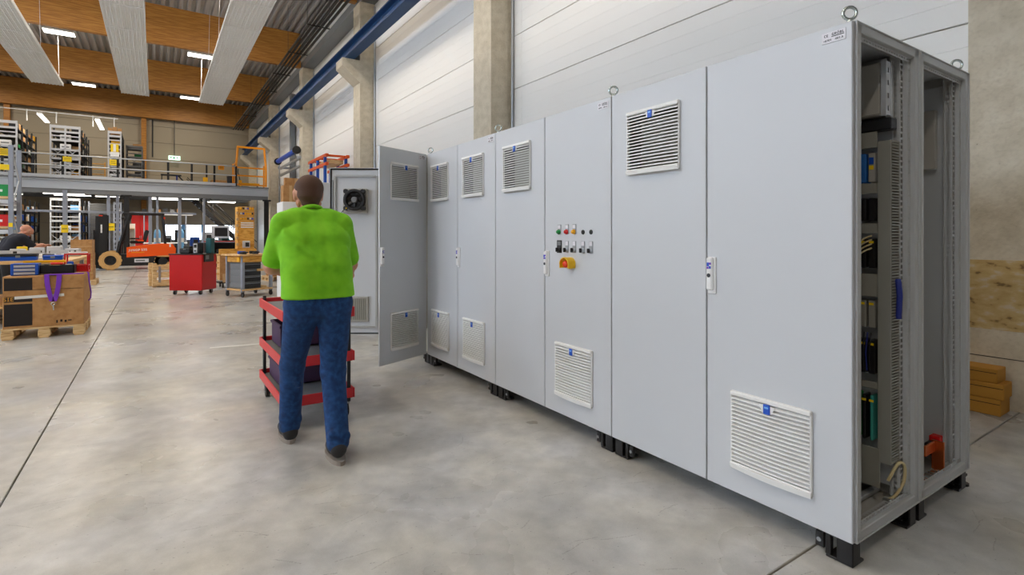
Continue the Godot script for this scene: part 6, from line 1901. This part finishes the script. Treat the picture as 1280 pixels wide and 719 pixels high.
func shelf_row(label: String, x0: float, x1: float, y0: float, h: float, z0: float, z1: float, levels: Array, goods: String, fill := true, bright := "rack_pale", double := false, bins_at := -1.0):
	var cx := (x0 + x1) / 2
	var w := x1 - x0
	var l := z0 - z1
	var t := thing("shelving_row", label, "shelving", Vector3(cx, y0, z0))
	var xs := [-w / 2 + 0.03, w / 2 - 0.03]
	if double:
		xs = [-w / 2 + 0.03, 0.0, w / 2 - 0.03]
	var bays := 4
	for x in xs:
		for k in bays + 1:
			part("upright", MB.new().bb(Vector3(x, h / 2, -l * k / bays), Vector3(0.06, h, 0.05), 0.004), M[bright] if k == 0 else M.dark_steel, t)
	for y in levels:
		part("shelf", MB.new().bb(Vector3(0, y, -l / 2), Vector3(w - 0.02, 0.04, l), 0.004), M.dark_steel, t)
		if y + 0.2 < h - 0.2 and y != bins_at:
			part("end_beam", MB.new().bb(Vector3(0, y + 0.20, 0.02), Vector3(w - 0.06, 0.05, 0.03), 0.004), M[bright], t)
		part("end_beam", MB.new().bb(Vector3(0, y + 0.01, 0.02), Vector3(w - 0.06, 0.09, 0.03), 0.004), M[bright], t)
	part("end_beam", MB.new().bb(Vector3(0, h - 0.07, 0.02), Vector3(w - 0.06, 0.12, 0.03), 0.004), M[bright], t)
	for i in xs.size() - 1:
		for q in [[0.1, 0.62], [0.9, 1.4]]:
			if q[1] < h:
				for s in [0, 1]:
					part("cross_brace", MB.new().tube([Vector3(xs[i + s], q[0], 0.045), Vector3(xs[i + 1 - s], q[1], 0.045)], 0.012, 6), M[bright], t)
	if not fill:
		return t
	# goods along the open side and at the end
	var cols := ["cardboard", "cardboard", "cardboard_pale", "black_plastic", "tool_yellow", "paper", "bin_green", "cardboard", "dark_steel", "mid_grey"]
	if y0 < 1.0:
		cols = ["cardboard", "paper", "cardboard_pale", "bin_blue", "pale_blue", "paper", "bin_blue", "cardboard", "dark_steel", "mid_grey"]
	for yi in levels.size():
		var y: float = levels[yi]
		var top: float = levels[yi + 1] if yi + 1 < levels.size() else minf(y + 0.42, h + 0.2)
		var room := top - y - 0.07
		var z := -0.30
		while z > -l + 0.2:
			var s := Vector3(minf(rng.randf_range(0.26, 0.36), w - 0.16), clampf(rng.randf_range(0.5, 0.95) * room, 0.08, 0.45), rng.randf_range(0.24, 0.5))
			z -= s.z / 2 + 0.02
			var key := rng.randi_range(0, 9)
			var c: String = cols[key]
			var nm := "carton" if c.begins_with("card") else "storage_box"
			var cl: String = {"cardboard": "brown", "cardboard_pale": "pale brown", "black_plastic": "black", "tool_yellow": "yellow", "paper": "white", "bin_green": "green", "dark_steel": "dark grey", "mid_grey": "grey", "bin_blue": "blue", "pale_blue": "pale blue"}[c]
			var xx := w / 2 - s.x / 2 - 0.07
			single(nm, box_meshes[rng.randi_range(0, box_meshes.size() - 1)], M[c], "%s box stored in %s" % [cl, goods], "box", Vector3(cx + xx, y0 + y + 0.021, z0 + z), 0.0, "%s boxes in %s" % [cl, goods]).scale = s
			z -= s.z / 2 + rng.randf_range(0.01, 0.16)
	return t

func white_bins(x0: float, x1: float, y: float, z: float, goods: String):
	var n := maxi(1, int((x1 - x0) / 0.5))
	for k in n:
		var cx := x0 + (x1 - x0) * (k + 0.5) / n
		var o := thing("label_bin", "white bin with a printed strip at the end of " + goods, "bin", Vector3(cx, y, z), 0.0, "white bins at the end of " + goods)
		part("bin_body", MB.new().bb(Vector3(0, 0.13, 0), Vector3(0.38, 0.26, 0.20), 0.012), M.paper, o)
		part("bin_label", MB.new().box(Vector3(0, 0.13, 0.101), Vector3(0.26, 0.05, 0.002)), M.mid_grey, o)

func shelving():
	for k in 4:
		box_meshes.append(MB.new().bb(Vector3(0, 0.5, 0), Vector3(1, 1, 1), [0.02, 0.03, 0.04, 0.06][k]).mesh())
	var y0 := 3.852
	var lv := [0.08, 0.5, 0.9, 1.3, 1.72, 2.1]
	shelf_row("pale grey shelving row on the mezzanine at the railing's far end", -5.75, -4.95, y0, 2.42, -30.75, -35.2, lv, "the wide row on the mezzanine", true, "rack_pale", false, 1.3)
	shelf_row("twin pale grey shelving row on the mezzanine with white bins at its end", -3.9, -2.84, y0, 2.40, -30.75, -34.6, lv, "the twin row on the mezzanine", true, "rack_pale", true, 1.3)
	shelf_row("narrow pale grey shelving row on the mezzanine beside the timber post", -1.86, -1.34, y0, 2.36, -30.75, -33.2, lv, "the narrow row on the mezzanine", true, "rack_pale", false, 0.9)
	white_bins(-3.84, -2.90, y0 + 1.321, -30.89, "the twin row on the mezzanine")
	white_bins(-1.80, -1.40, y0 + 0.921, -30.89, "the narrow row on the mezzanine")
	white_bins(-5.69, -5.01, y0 + 1.321, -30.89, "the wide row on the mezzanine")
	var yb := thing("safety_board", "white board with yellow upper half on the end of the narrow shelving row", "sign", Vector3(-1.6, y0 + 1.42, -30.70))
	part("lower_half", MB.new().bb(Vector3(0, -0.16, 0), Vector3(0.34, 0.22, 0.012), 0.003), M.paper, yb)
	part("upper_half", MB.new().bb(Vector3(0, 0.14, 0), Vector3(0.30, 0.36, 0.012), 0.003), M.sign_yellow, yb)
	part("figure_print", MB.new().bb(Vector3(0, 0.14, 0.008), Vector3(0.10, 0.34, 0.003), 0.001), M.paper, yb)
	for k in 3:
		single("carton", box_meshes[1], M.cardboard, "small brown carton on top of the narrow shelving row", "carton", Vector3(-1.78 + 0.18 * k, y0 + 2.36, -30.95), 0.0, "cartons on top of the narrow shelving row").scale = Vector3(0.16, 0.15 + 0.05 * (k % 2), 0.2)
	# open shelf rack beside the narrow row
	shelf_row("open shelf rack full of small cartons beside the timber post", -1.24, -0.55, y0, 1.95, -32.2, -33.0, [0.08, 0.5, 0.9, 1.35, 1.8], "the open rack by the timber post", true, "mid_grey")
	# wooden step ladder
	var sl := thing("step_ladder", "small wooden step ladder between the shelving rows on the mezzanine", "ladder", Vector3(-2.3, y0, -32.0))
	for s in [-1.0, 1.0]:
		part("ladder_rail", MB.new().bb(Vector3(s * 0.26, 0.5, 0), Vector3(0.05, 1.0, 0.04), 0.004), M.ply_yellow, sl)
	for k in 4:
		part("rung", MB.new().bb(Vector3(0, 0.16 + 0.25 * k, 0), Vector3(0.5, 0.04, 0.05), 0.004), M.ply_yellow, sl)
	# tube lamps on the conduit frame above the rows
	var fr := thing("lamp_conduit", "thin white conduit frame carrying the tilted tube lamps above the shelving", "conduit", Vector3(-3.4, 6.85, -31.4))
	part("long_pipe", MB.new().cyl(Vector3(-3.5, 0.05, 0), Vector3(1.9, 0.05, 0), 0.02, -1, 8), M.white_paint, fr)
	for x in [-1.35, -0.35, 0.95, 1.75]:
		part("drop_pipe", MB.new().cyl(Vector3(x, 0.05, 0), Vector3(x, -0.42, 0), 0.02, -1, 8), M.white_paint, fr)
		part("elbow_joint", MB.new().sphere(Vector3(x, 0.05, 0), Vector3.ONE * 0.04, 8, 6), M.white_paint, fr)
	for q in [[-4.3, -32.2, 2.1, "wide and twin"], [-2.27, -32.5, 2.7, "twin and narrow"]]:
		lamp("tube_lamp", "bright tube lamp hanging between the %s shelving rows of the mezzanine" % q[3], "tube lamps above the mezzanine shelving", Vector3(q[0], 6.72, q[1]), Vector2(0.16, q[2]), 5.0, 0.0, 0.0, Color(1.0, 0.95, 0.86))
	# lower level rows
	var lb := [0.12, 0.62, 1.05, 1.5, 1.98, 2.45]
	shelf_row("white shelving row with crossed braces under the mezzanine", -3.98, -2.9, 0.0, 3.05, -31.4, -36.0, lb, "the braced row under the mezzanine", true, "zinc_pale", true, 1.05)
	shelf_row("grey shelving row with blue boxes under the mezzanine", -5.9, -4.95, 0.0, 3.0, -31.4, -36.0, lb, "the grey row under the mezzanine", true, "zinc_pale")
	shelf_row("tall brown filled shelf under the mezzanine beside the roller shutter", -1.75, -1.42, 0.0, 3.0, -32.6, -34.0, lb, "the tall shelf by the roller shutter", true, "rack_grey")
	for q in [[-3.84, -2.90, 0.521, "the twin row on the mezzanine"], [-3.84, -2.90, 0.101, "the twin row on the mezzanine"], [-5.69, -5.01, 0.521, "the wide row on the mezzanine"], [-1.80, -1.40, 0.101, "the narrow row on the mezzanine"], [-3.84, -2.90, 1.741, "the twin row on the mezzanine"]]:
		white_bins(q[0], q[1], y0 + q[2], -30.89, q[3])
	for q in [0.641, 1.521]:
		white_bins(-3.92, -2.96, q, -31.54, "the braced row under the mezzanine")
	white_bins(-3.92, -2.96, 1.071, -31.54, "the braced row under the mezzanine")
	for q in [[-3.28, 1.62, -29.76, 0.24, 0.34, "yellow notice on the grey post under the mezzanine", "sign_yellow"], [-1.72, 1.72, -30.2, 0.3, 0.34, "yellow notice beside the forklift mast", "sign_yellow"]]:
		var o := thing("notice_board", q[5], "sign", Vector3(q[0], q[1], q[2]))
		part("board", MB.new().bb(Vector3(0, 0, 0), Vector3(q[3], q[4], 0.012), 0.003), M[q[6]], o)
		part("print_line", MB.new().box(Vector3(0, 0, 0.007), Vector3(q[3] * 0.7, 0.03, 0.002)), M.print_black, o)
	for q in [[-3.4, 3.18, -30.65, 1.4, "before the braced shelving row"], [-1.9, 3.16, -31.3, 0.9, "before the roller shutter"], [0.4, 3.15, -30.9, 1.2, "before the packing table"], [1.44, 3.15, -30.9, 0.7, "beside the longer one at the packing table"], [3.0, 3.15, -32.4, 1.2, "in front of the stair"], [-6.0, 3.15, -31.0, 1.4, "before the grey shelving row"]]:
		lamp("strip_lamp", "added fill strip lamp under the mezzanine floor " + q[4], "strip lamps under the mezzanine", Vector3(q[0], q[1], q[2]), Vector2(q[3], 0.12), 3.2)
	for q in [[-3.4, -33.6, "over the braced shelving row"], [0.4, -34.5, "behind the packing table"], [3.2, -35.5, "over the stair foot"], [-6.0, -34.0, "over the grey shelving row"]]:
		lamp("strip_lamp", "added fill strip lamp under the mezzanine floor " + q[2], "strip lamps under the mezzanine", Vector3(q[0], 3.30, q[1]), Vector2(1.4, 0.12), 3.2)  # strip lamps added to brighten the space under the mezzanine

func lower_level():
	# roller shutter
	var rs := thing("roller_shutter", "closed grey roller shutter under the mezzanine behind the forklift", "shutter", Vector3(-2.29, 0, -34.4))
	for k in 24:
		part("slat", MB.new().bb(Vector3(0, 0.06 + 0.125 * k, 0), Vector3(1.0, 0.118, 0.03), 0.012), M.mid_grey, rs)
	for s in [-1.0, 1.0]:
		part("guide", MB.new().bb(Vector3(s * 0.54, 1.55, 0), Vector3(0.08, 3.1, 0.08), 0.005), M.rack_grey, rs)
	# red steel cabinet
	var rc := thing("steel_locker", "dark red double-door steel locker under the mezzanine behind the forklift", "locker", Vector3(-0.66, 0, -33.2))
	part("body", MB.new().bb(Vector3(0, 1.2, 0), Vector3(0.76, 2.4, 0.5), 0.008), M.cabinet_red, rc)
	for s in [-1.0, 1.0]:
		var d := part("door", MB.new().bb(Vector3(s * 0.185, 1.2, 0.256), Vector3(0.355, 2.3, 0.014), 0.004), M.cabinet_red, rc)
		part("handle", MB.new().bb(Vector3(s * 0.03, 1.25, 0.268), Vector3(0.02, 0.14, 0.02), 0.003), M.galvanised, d)
	# white cupboard beside, with pale shelf
	var wc := thing("display_case", "narrow white case with wooden shelves beside the dark red locker", "case", Vector3(-1.0, 0, -31.2))
	part("case_back", MB.new().bb(Vector3(0, 0.95, -0.14), Vector3(0.32, 1.9, 0.02), 0.003), M.white_paint, wc)
	for s in [-1.0, 1.0]:
		part("case_side", MB.new().bb(Vector3(s * 0.155, 0.95, 0), Vector3(0.02, 1.9, 0.28), 0.003), M.white_paint, wc)
	for k in 4:
		part("case_shelf", MB.new().bb(Vector3(0, 0.3 + 0.45 * k, 0), Vector3(0.3, 0.03, 0.26), 0.003), M.bench_wood, wc)
	# blue and white drums / posters
	for q in [[0.05, -30.6, "tall pale blue and white gas cylinder behind the forklift seat"], [1.02, -30.8, "tall pale blue and white gas cylinder under the strip lamps"], [-2.1, -30.9, "tall pale blue gas cylinder beside the forklift mast"]]:
		var o := thing("gas_cylinder", q[2], "cylinder", Vector3(q[0], 0, q[1]))
		part("tank", MB.new().lathe(Vector3.ZERO, Vector3.UP, [Vector2(0, 0.0), Vector2(0.14, 0.0), Vector2(0.14, 1.45), Vector2(0.11, 1.58), Vector2(0.05, 1.64), Vector2(0.05, 1.70), Vector2(0, 1.70)], 18), M.pale_blue, o)
		part("band", MB.new().lathe(Vector3(0, 1.0, 0), Vector3.UP, [Vector2(0.14, 0), Vector2(0.143, 0.01), Vector2(0.143, 0.20), Vector2(0.14, 0.21)], 18), M.paper, o)
		part("valve", MB.new().cyl(Vector3(0, 1.70, 0), Vector3(0, 1.80, 0), 0.03, -1, 10), M.galvanised, o)
	# long bench with bright sheets under the strip lamps
	var bench := thing("packing_table", "long packing table with white top under the mezzanine strip lamps", "table", Vector3(0.4, 0, -32.5))
	part("table_top", MB.new().bb(Vector3(0, 0.95, 0), Vector3(1.9, 0.05, 0.8), 0.005), M.paper, bench)
	part("upper_shelf", MB.new().bb(Vector3(0, 2.45, 0), Vector3(2.4, 0.12, 0.4), 0.005), M.paper, bench)
	for s in [-1.0, 1.0]:
		for e in [-1.0, 1.0]:
			part("leg", MB.new().bb(Vector3(s * 0.9, 1.22, e * 0.17), Vector3(0.05, 2.44, 0.05), 0.004), M.rack_grey, bench)
	for k in 6:
		single("file_box", box_meshes[0], [M.dark_steel, M.mid_grey, M.cardboard][k % 3], "file box standing on the upper shelf of the packing table", "box", Vector3(-0.5 + 0.3 * k, 2.511, -32.5), 0.0, "file boxes on the packing table").scale = Vector3(0.2, 0.16 + 0.05 * (k % 2), 0.3)
	# stair
	var st := thing("steel_stair", "dark steel stair climbing from the hall floor to the mezzanine", "stair", Vector3(3.1, 0, -36.2))
	for s in [-1.0, 1.0]:
		part("stringer", MB.new().prism([Vector2(-1.75, 3.75), Vector2(-1.45, 3.75), Vector2(2.2, 0.0), Vector2(1.9, 0.0)], Vector3(0, 0, s * 0.45 - 0.02), Vector3.RIGHT, Vector3.UP, 0.04), M.black_paint, st)
		for h in [0.5, 0.95]:
			part("hand_rail", MB.new().tube([Vector3(-1.6, 3.75 + h, s * 0.45), Vector3(2.05, h, s * 0.45)], 0.022, 8), M.black_paint, st)
		for k in 4:
			var f := 0.05 + 0.3 * k
			part("rail_post", MB.new().cyl(Vector3(-1.6 + 3.65 * f, 3.75 * (1 - f), s * 0.45), Vector3(-1.6 + 3.65 * f, 3.75 * (1 - f) + 0.97, s * 0.45), 0.02, -1, 8), M.black_paint, st)
	for k in 18:
		part("tread", MB.new().bb(Vector3(1.85 - 0.195 * k, 0.18 + 0.2 * k, 0), Vector3(0.26, 0.03, 0.86), 0.004), M.dark_steel, st)
	# machine housings standing before the windows of the end wall
	for q in [[0.55, 0.5, 1.35, "rack_grey", "low grey"], [1.25, 0.6, 1.7, "dark_steel", "tall dark grey"], [2.0, 0.5, 1.25, "bin_blue", "low blue"], [2.75, 0.7, 1.55, "rack_pale", "pale grey"], [3.6, 0.6, 1.3, "petrol_green", "petrol green"]]:
		var mc := thing("machine_housing", "%s machine housing standing before the end wall windows" % q[4], "machine", Vector3(q[0], 0, -38.4))
		part("housing", MB.new().bb(Vector3(0, q[2] / 2, 0), Vector3(q[1], q[2] - 0.01, 0.6), 0.02), M[q[3]], mc)
		part("control_panel", MB.new().bb(Vector3(0.05, q[2] - 0.3, 0.305), Vector3(q[1] * 0.5, 0.28, 0.02), 0.005), M.black_plastic, mc)
		part("door_panel", MB.new().bb(Vector3(0, q[2] * 0.35, 0.305), Vector3(q[1] * 0.85, q[2] * 0.5, 0.014), 0.005), M[q[3]], mc)
	# desk with monitor and boxes
	var dk := thing("assembly_desk", "grey assembly desk with a red edge before the mezzanine", "desk", Vector3(2.05, 0, -22.3))
	part("desk_top", MB.new().bb(Vector3(0, 1.08, 0), Vector3(1.25, 0.05, 0.7), 0.005), M.rack_grey, dk)
	part("red_edge", MB.new().bb(Vector3(0, 1.10, 0.355), Vector3(1.25, 0.03, 0.012), 0.003), M.cabinet_red, dk)
	for s in [-1.0, 1.0]:
		part("side_panel", MB.new().bb(Vector3(s * 0.58, 0.53, 0), Vector3(0.05, 1.06, 0.6), 0.004), M.dark_steel, dk)
	part("back_panel", MB.new().bb(Vector3(0, 0.55, -0.28), Vector3(1.1, 1.0, 0.02), 0.003), M.dark_steel, dk)
	part("desk_shelf", MB.new().bb(Vector3(0, 0.55, 0), Vector3(1.1, 0.03, 0.55), 0.003), M.dark_steel, dk)
	var mo := thing("monitor", "grey computer monitor with dark screen on the assembly desk", "monitor", Vector3(1.98, 1.107, -22.25))
	part("case", MB.new().bb(Vector3(0, 0.34, 0), Vector3(0.58, 0.46, 0.06), 0.012), M.rack_pale, mo)
	part("screen", MB.new().bb(Vector3(0.02, 0.34, 0.031), Vector3(0.42, 0.32, 0.004), 0.001), M.black_plastic, mo)
	part("stand", MB.new().bb(Vector3(0, 0.06, -0.02), Vector3(0.08, 0.12, 0.05), 0.004).bb(Vector3(0, 0.008, 0), Vector3(0.28, 0.014, 0.2), 0.004), M.mid_grey, mo)
	var ar := thing("work_lamp", "white jointed work lamp clamped on the assembly desk", "lamp", Vector3(2.50, 1.108, -22.2))
	part("arm", MB.new().tube([Vector3(0, 0, 0), Vector3(-0.06, 0.28, 0), Vector3(0.02, 0.5, 0.02)], 0.02, 8), M.white_paint, ar)
	part("head", MB.new().cyl(Vector3(0.02, 0.5, 0.02), Vector3(-0.14, 0.56, 0.02), 0.03, 0.06, 12), M.white_paint, ar)
	part("foot", MB.new().cyl(Vector3(0, 0.001, 0), Vector3(0, 0.02, 0), 0.06, -1, 14), M.white_paint, ar)
	for k in 4:
		single("storage_box", box_meshes[2], [M.bin_blue, M.dark_steel, M.rack_pale, M.black_plastic][k], ["blue", "dark steel", "pale grey", "black"][k] + " storage box on the shelf of the assembly desk", "box", Vector3(1.68 + 0.25 * k, 0.566, -22.2), 0.0).scale = Vector3(0.18, 0.24, 0.3)
	# near pallet rack with bins
	var pr := thing("pallet_rack", "blue grey pallet rack carrying green and red bins", "pallet rack", Vector3(-5.0, 0, -21.55))
	for x in [1.48, -1.3]:
		for z in [-0.55, 0.55]:
			part("upright", MB.new().bb(Vector3(x, 1.98, z), Vector3(0.11, 3.96, 0.09), 0.006), M.rack_grey, pr)
		for k in 4:
			part("brace", MB.new().tube([Vector3(x, 0.3 + 0.9 * k, -0.5 if k % 2 else 0.5), Vector3(x, 1.2 + 0.9 * k, 0.5 if k % 2 else -0.5)], 0.02, 6), M.rack_pale, pr)
	for y in [1.42, 2.30]:
		for z in [-0.52, 0.52]:
			part("beam", MB.new().bb(Vector3(0.09, y, z), Vector3(2.68, 0.12, 0.05), 0.005), M.rack_pale, pr)
		part("shelf_board", MB.new().bb(Vector3(0.09, y + 0.07, 0), Vector3(2.66, 0.02, 1.0), 0.003), M.mid_grey, pr)
	part("yellow_tag", MB.new().bb(Vector3(1.48, 1.62, 0.60), Vector3(0.09, 0.12, 0.006), 0.001), M.sign_yellow, pr)
	part("yellow_tag", MB.new().bb(Vector3(1.2, 3.3, 0.60), Vector3(0.5, 0.16, 0.006), 0.001), M.sign_yellow, pr)
	for q in [[1.50, "bin_red", "red", 3], [2.38, "bin_green", "green", 3]]:
		for k in q[3]:
			var o := thing("stacking_bin", "%s stacking bin on a board in the pallet rack" % q[2], "bin", Vector3(-3.84 - 0.62 * k, q[0] + 0.081, -21.25), 0.0, "%s bins in the pallet rack" % q[2])
			part("bin_body", MB.new().prism([Vector2(-0.24, 0), Vector2(0.24, 0), Vector2(0.28, 0.34), Vector2(0.26, 0.34), Vector2(0.22, 0.02), Vector2(-0.22, 0.02), Vector2(-0.26, 0.34), Vector2(-0.28, 0.34)], Vector3(0, 0, -0.2), Vector3.RIGHT, Vector3.UP, 0.4), M[q[1]], o)
			part("bin_front", MB.new().prism([Vector2(-0.24, 0), Vector2(0.24, 0), Vector2(0.28, 0.34), Vector2(-0.28, 0.34)], Vector3(0, 0, 0.2), Vector3.RIGHT, Vector3.UP, 0.012), M[q[1]], o)
			part("bin_label", MB.new().box(Vector3(0, 0.16, 0.213), Vector3(0.26, 0.07, 0.002)), M.paper, o)
			single("shelf_board", MB.new().bb(Vector3(0, 0.039, 0), Vector3(0.6, 0.078, 0.5), 0.006), M.pallet_wood, "small wooden board under a %s bin in the pallet rack" % q[2], "board", Vector3(-3.84 - 0.62 * k, q[0] + 0.001, -21.25), 0.0, "boards under the %s bins" % q[2])

func wall_side():
	# orange and blue rack by the wall
	var r := thing("cantilever_rack", "orange and blue steel rack against the panelled wall", "rack", Vector3(4.75, 0, -17.9))
	for z in [-0.9, 0.0, 0.9]:
		for x in [-0.35, 0.30]:
			part("upright", MB.new().bb(Vector3(x, 1.9, z), Vector3(0.08, 3.8, 0.09), 0.005), M.bin_blue, r)
	for y in [1.2, 2.5, 3.55, 3.82]:
		for x in [-0.35, 0.30]:
			part("beam", MB.new().bb(Vector3(x, y, 0), Vector3(0.09, 0.09, 2.3), 0.005), M.rack_orange, r)
	for z in [-0.9, 0.0, 0.9]:
		part("cross_arm", MB.new().bb(Vector3(-0.02, 3.84, z), Vector3(0.66, 0.06, 0.08), 0.005), M.rack_orange, r)
	single("timber_load", MB.new().bb(Vector3(0, 0.06, 0), Vector3(0.5, 0.12, 1.4), 0.006), M.pallet_wood, "bundle of wood planks lying in the orange and blue rack", "wood", Vector3(4.72, 3.598, -17.7))
	# roller door gear by the wall
	var d := thing("roller_door_gear", "blue roller door barrel with black end plates high on the panelled wall", "door gear", Vector3(5.0, 5.0, -25.9))
	part("barrel", MB.new().cyl(Vector3(0, 0, -2.1), Vector3(0, 0, 1.9), 0.11, -1, 18), M.badge_blue, d)
	for z in [-2.2, 1.98]:
		part("end_plate", MB.new().cyl(Vector3(0, 0, z - 0.06), Vector3(0, 0, z + 0.06), 0.17, -1, 18), M.black_plastic, d)
	part("guide_rail", MB.new().bb(Vector3(0.1, -0.35, -0.1), Vector3(0.10, 0.10, 4.2), 0.006), M.galvanised, d)
	part("guide_rail", MB.new().bb(Vector3(0.1, -0.7, -0.1), Vector3(0.10, 0.10, 4.2), 0.006), M.galvanised, d)
	for z in [-2.2, 1.98]:
		part("bracket", MB.new().bb(Vector3(0.3, -0.3, z), Vector3(0.6, 0.10, 0.10), 0.006), M.galvanised, d)
	single("steel_post", MB.new().bb(Vector3(0, 4.1, 0), Vector3(0.22, 8.2, 0.3), 0.01), M.grey_steel, "tall grey steel post carrying the blue roller door barrel", "post", Vector3(5.5, 0, -27.2))
	# pale cabinets and cartons behind the walking person
	var a := thing("wall_cabinet", "pale grey control cabinet with a lamp dot behind the walking person", "cabinet", Vector3(2.86, 0, -10.3))
	part("body", MB.new().bb(Vector3(0, 1.19, 0), Vector3(0.78, 2.18, 0.55), 0.008), M.cabinet_paint, a)
	part("plinth", MB.new().bb(Vector3(0, 0.05, 0), Vector3(0.76, 0.1, 0.53), 0.004), M.black_plastic, a)
	part("door", MB.new().bb(Vector3(0, 1.19, 0.283), Vector3(0.76, 2.14, 0.016), 0.003), M.cabinet_paint, a)
	part("lamp_dot", MB.new().cyl(Vector3(0.1, 2.06, 0.29), Vector3(0.1, 2.06, 0.30), 0.02, -1, 12), M.black_plastic, a)
	var b := thing("wall_cabinet", "lower white cabinet with cartons on top behind the walking person", "cabinet", Vector3(2.14, 0, -10.3))
	part("body", MB.new().bb(Vector3(0, 1.0, 0), Vector3(0.56, 1.8, 0.5), 0.008), M.white_paint, b)
	part("plinth", MB.new().bb(Vector3(0, 0.05, 0), Vector3(0.54, 0.1, 0.48), 0.004), M.black_plastic, b)
	part("door", MB.new().bb(Vector3(0, 1.0, 0.256), Vector3(0.54, 1.76, 0.012), 0.003), M.white_paint, b)
	part("lock", MB.new().cyl(Vector3(-0.04, 1.72, 0.262), Vector3(-0.04, 1.72, 0.272), 0.016, -1, 12), M.black_plastic, b)
	for q in [[2.02, 0.34, 0.30, -10.24, "lower brown carton on the white cabinet"], [2.16, 0.18, 0.46, -10.42, "taller brown carton on the white cabinet"]]:
		var o := thing("carton", q[4], "carton", Vector3(q[0], 1.902, q[3]))
		part("carton_walls", carton_mesh(Vector3(0.26 if q[1] > 0.3 else 0.40, q[2], 0.2 if q[1] > 0.3 else 0.1)), M.cardboard, o)
		part("tape", MB.new().box(Vector3(0, q[2] / 2, 0.101 if q[1] > 0.3 else 0.051), Vector3(0.05, q[2], 0.002)), M.cardboard_pale, o)
	# white tape line on the floor
	single("floor_tape", MB.new().bb(Vector3(0, 0.001, 0), Vector3(0.95, 0.002, 0.05), 0.0005), M.tape_white, "thin white tape strip stuck on the concrete floor", "tape", Vector3(0.98, 0.0, -6.87), -0.13)
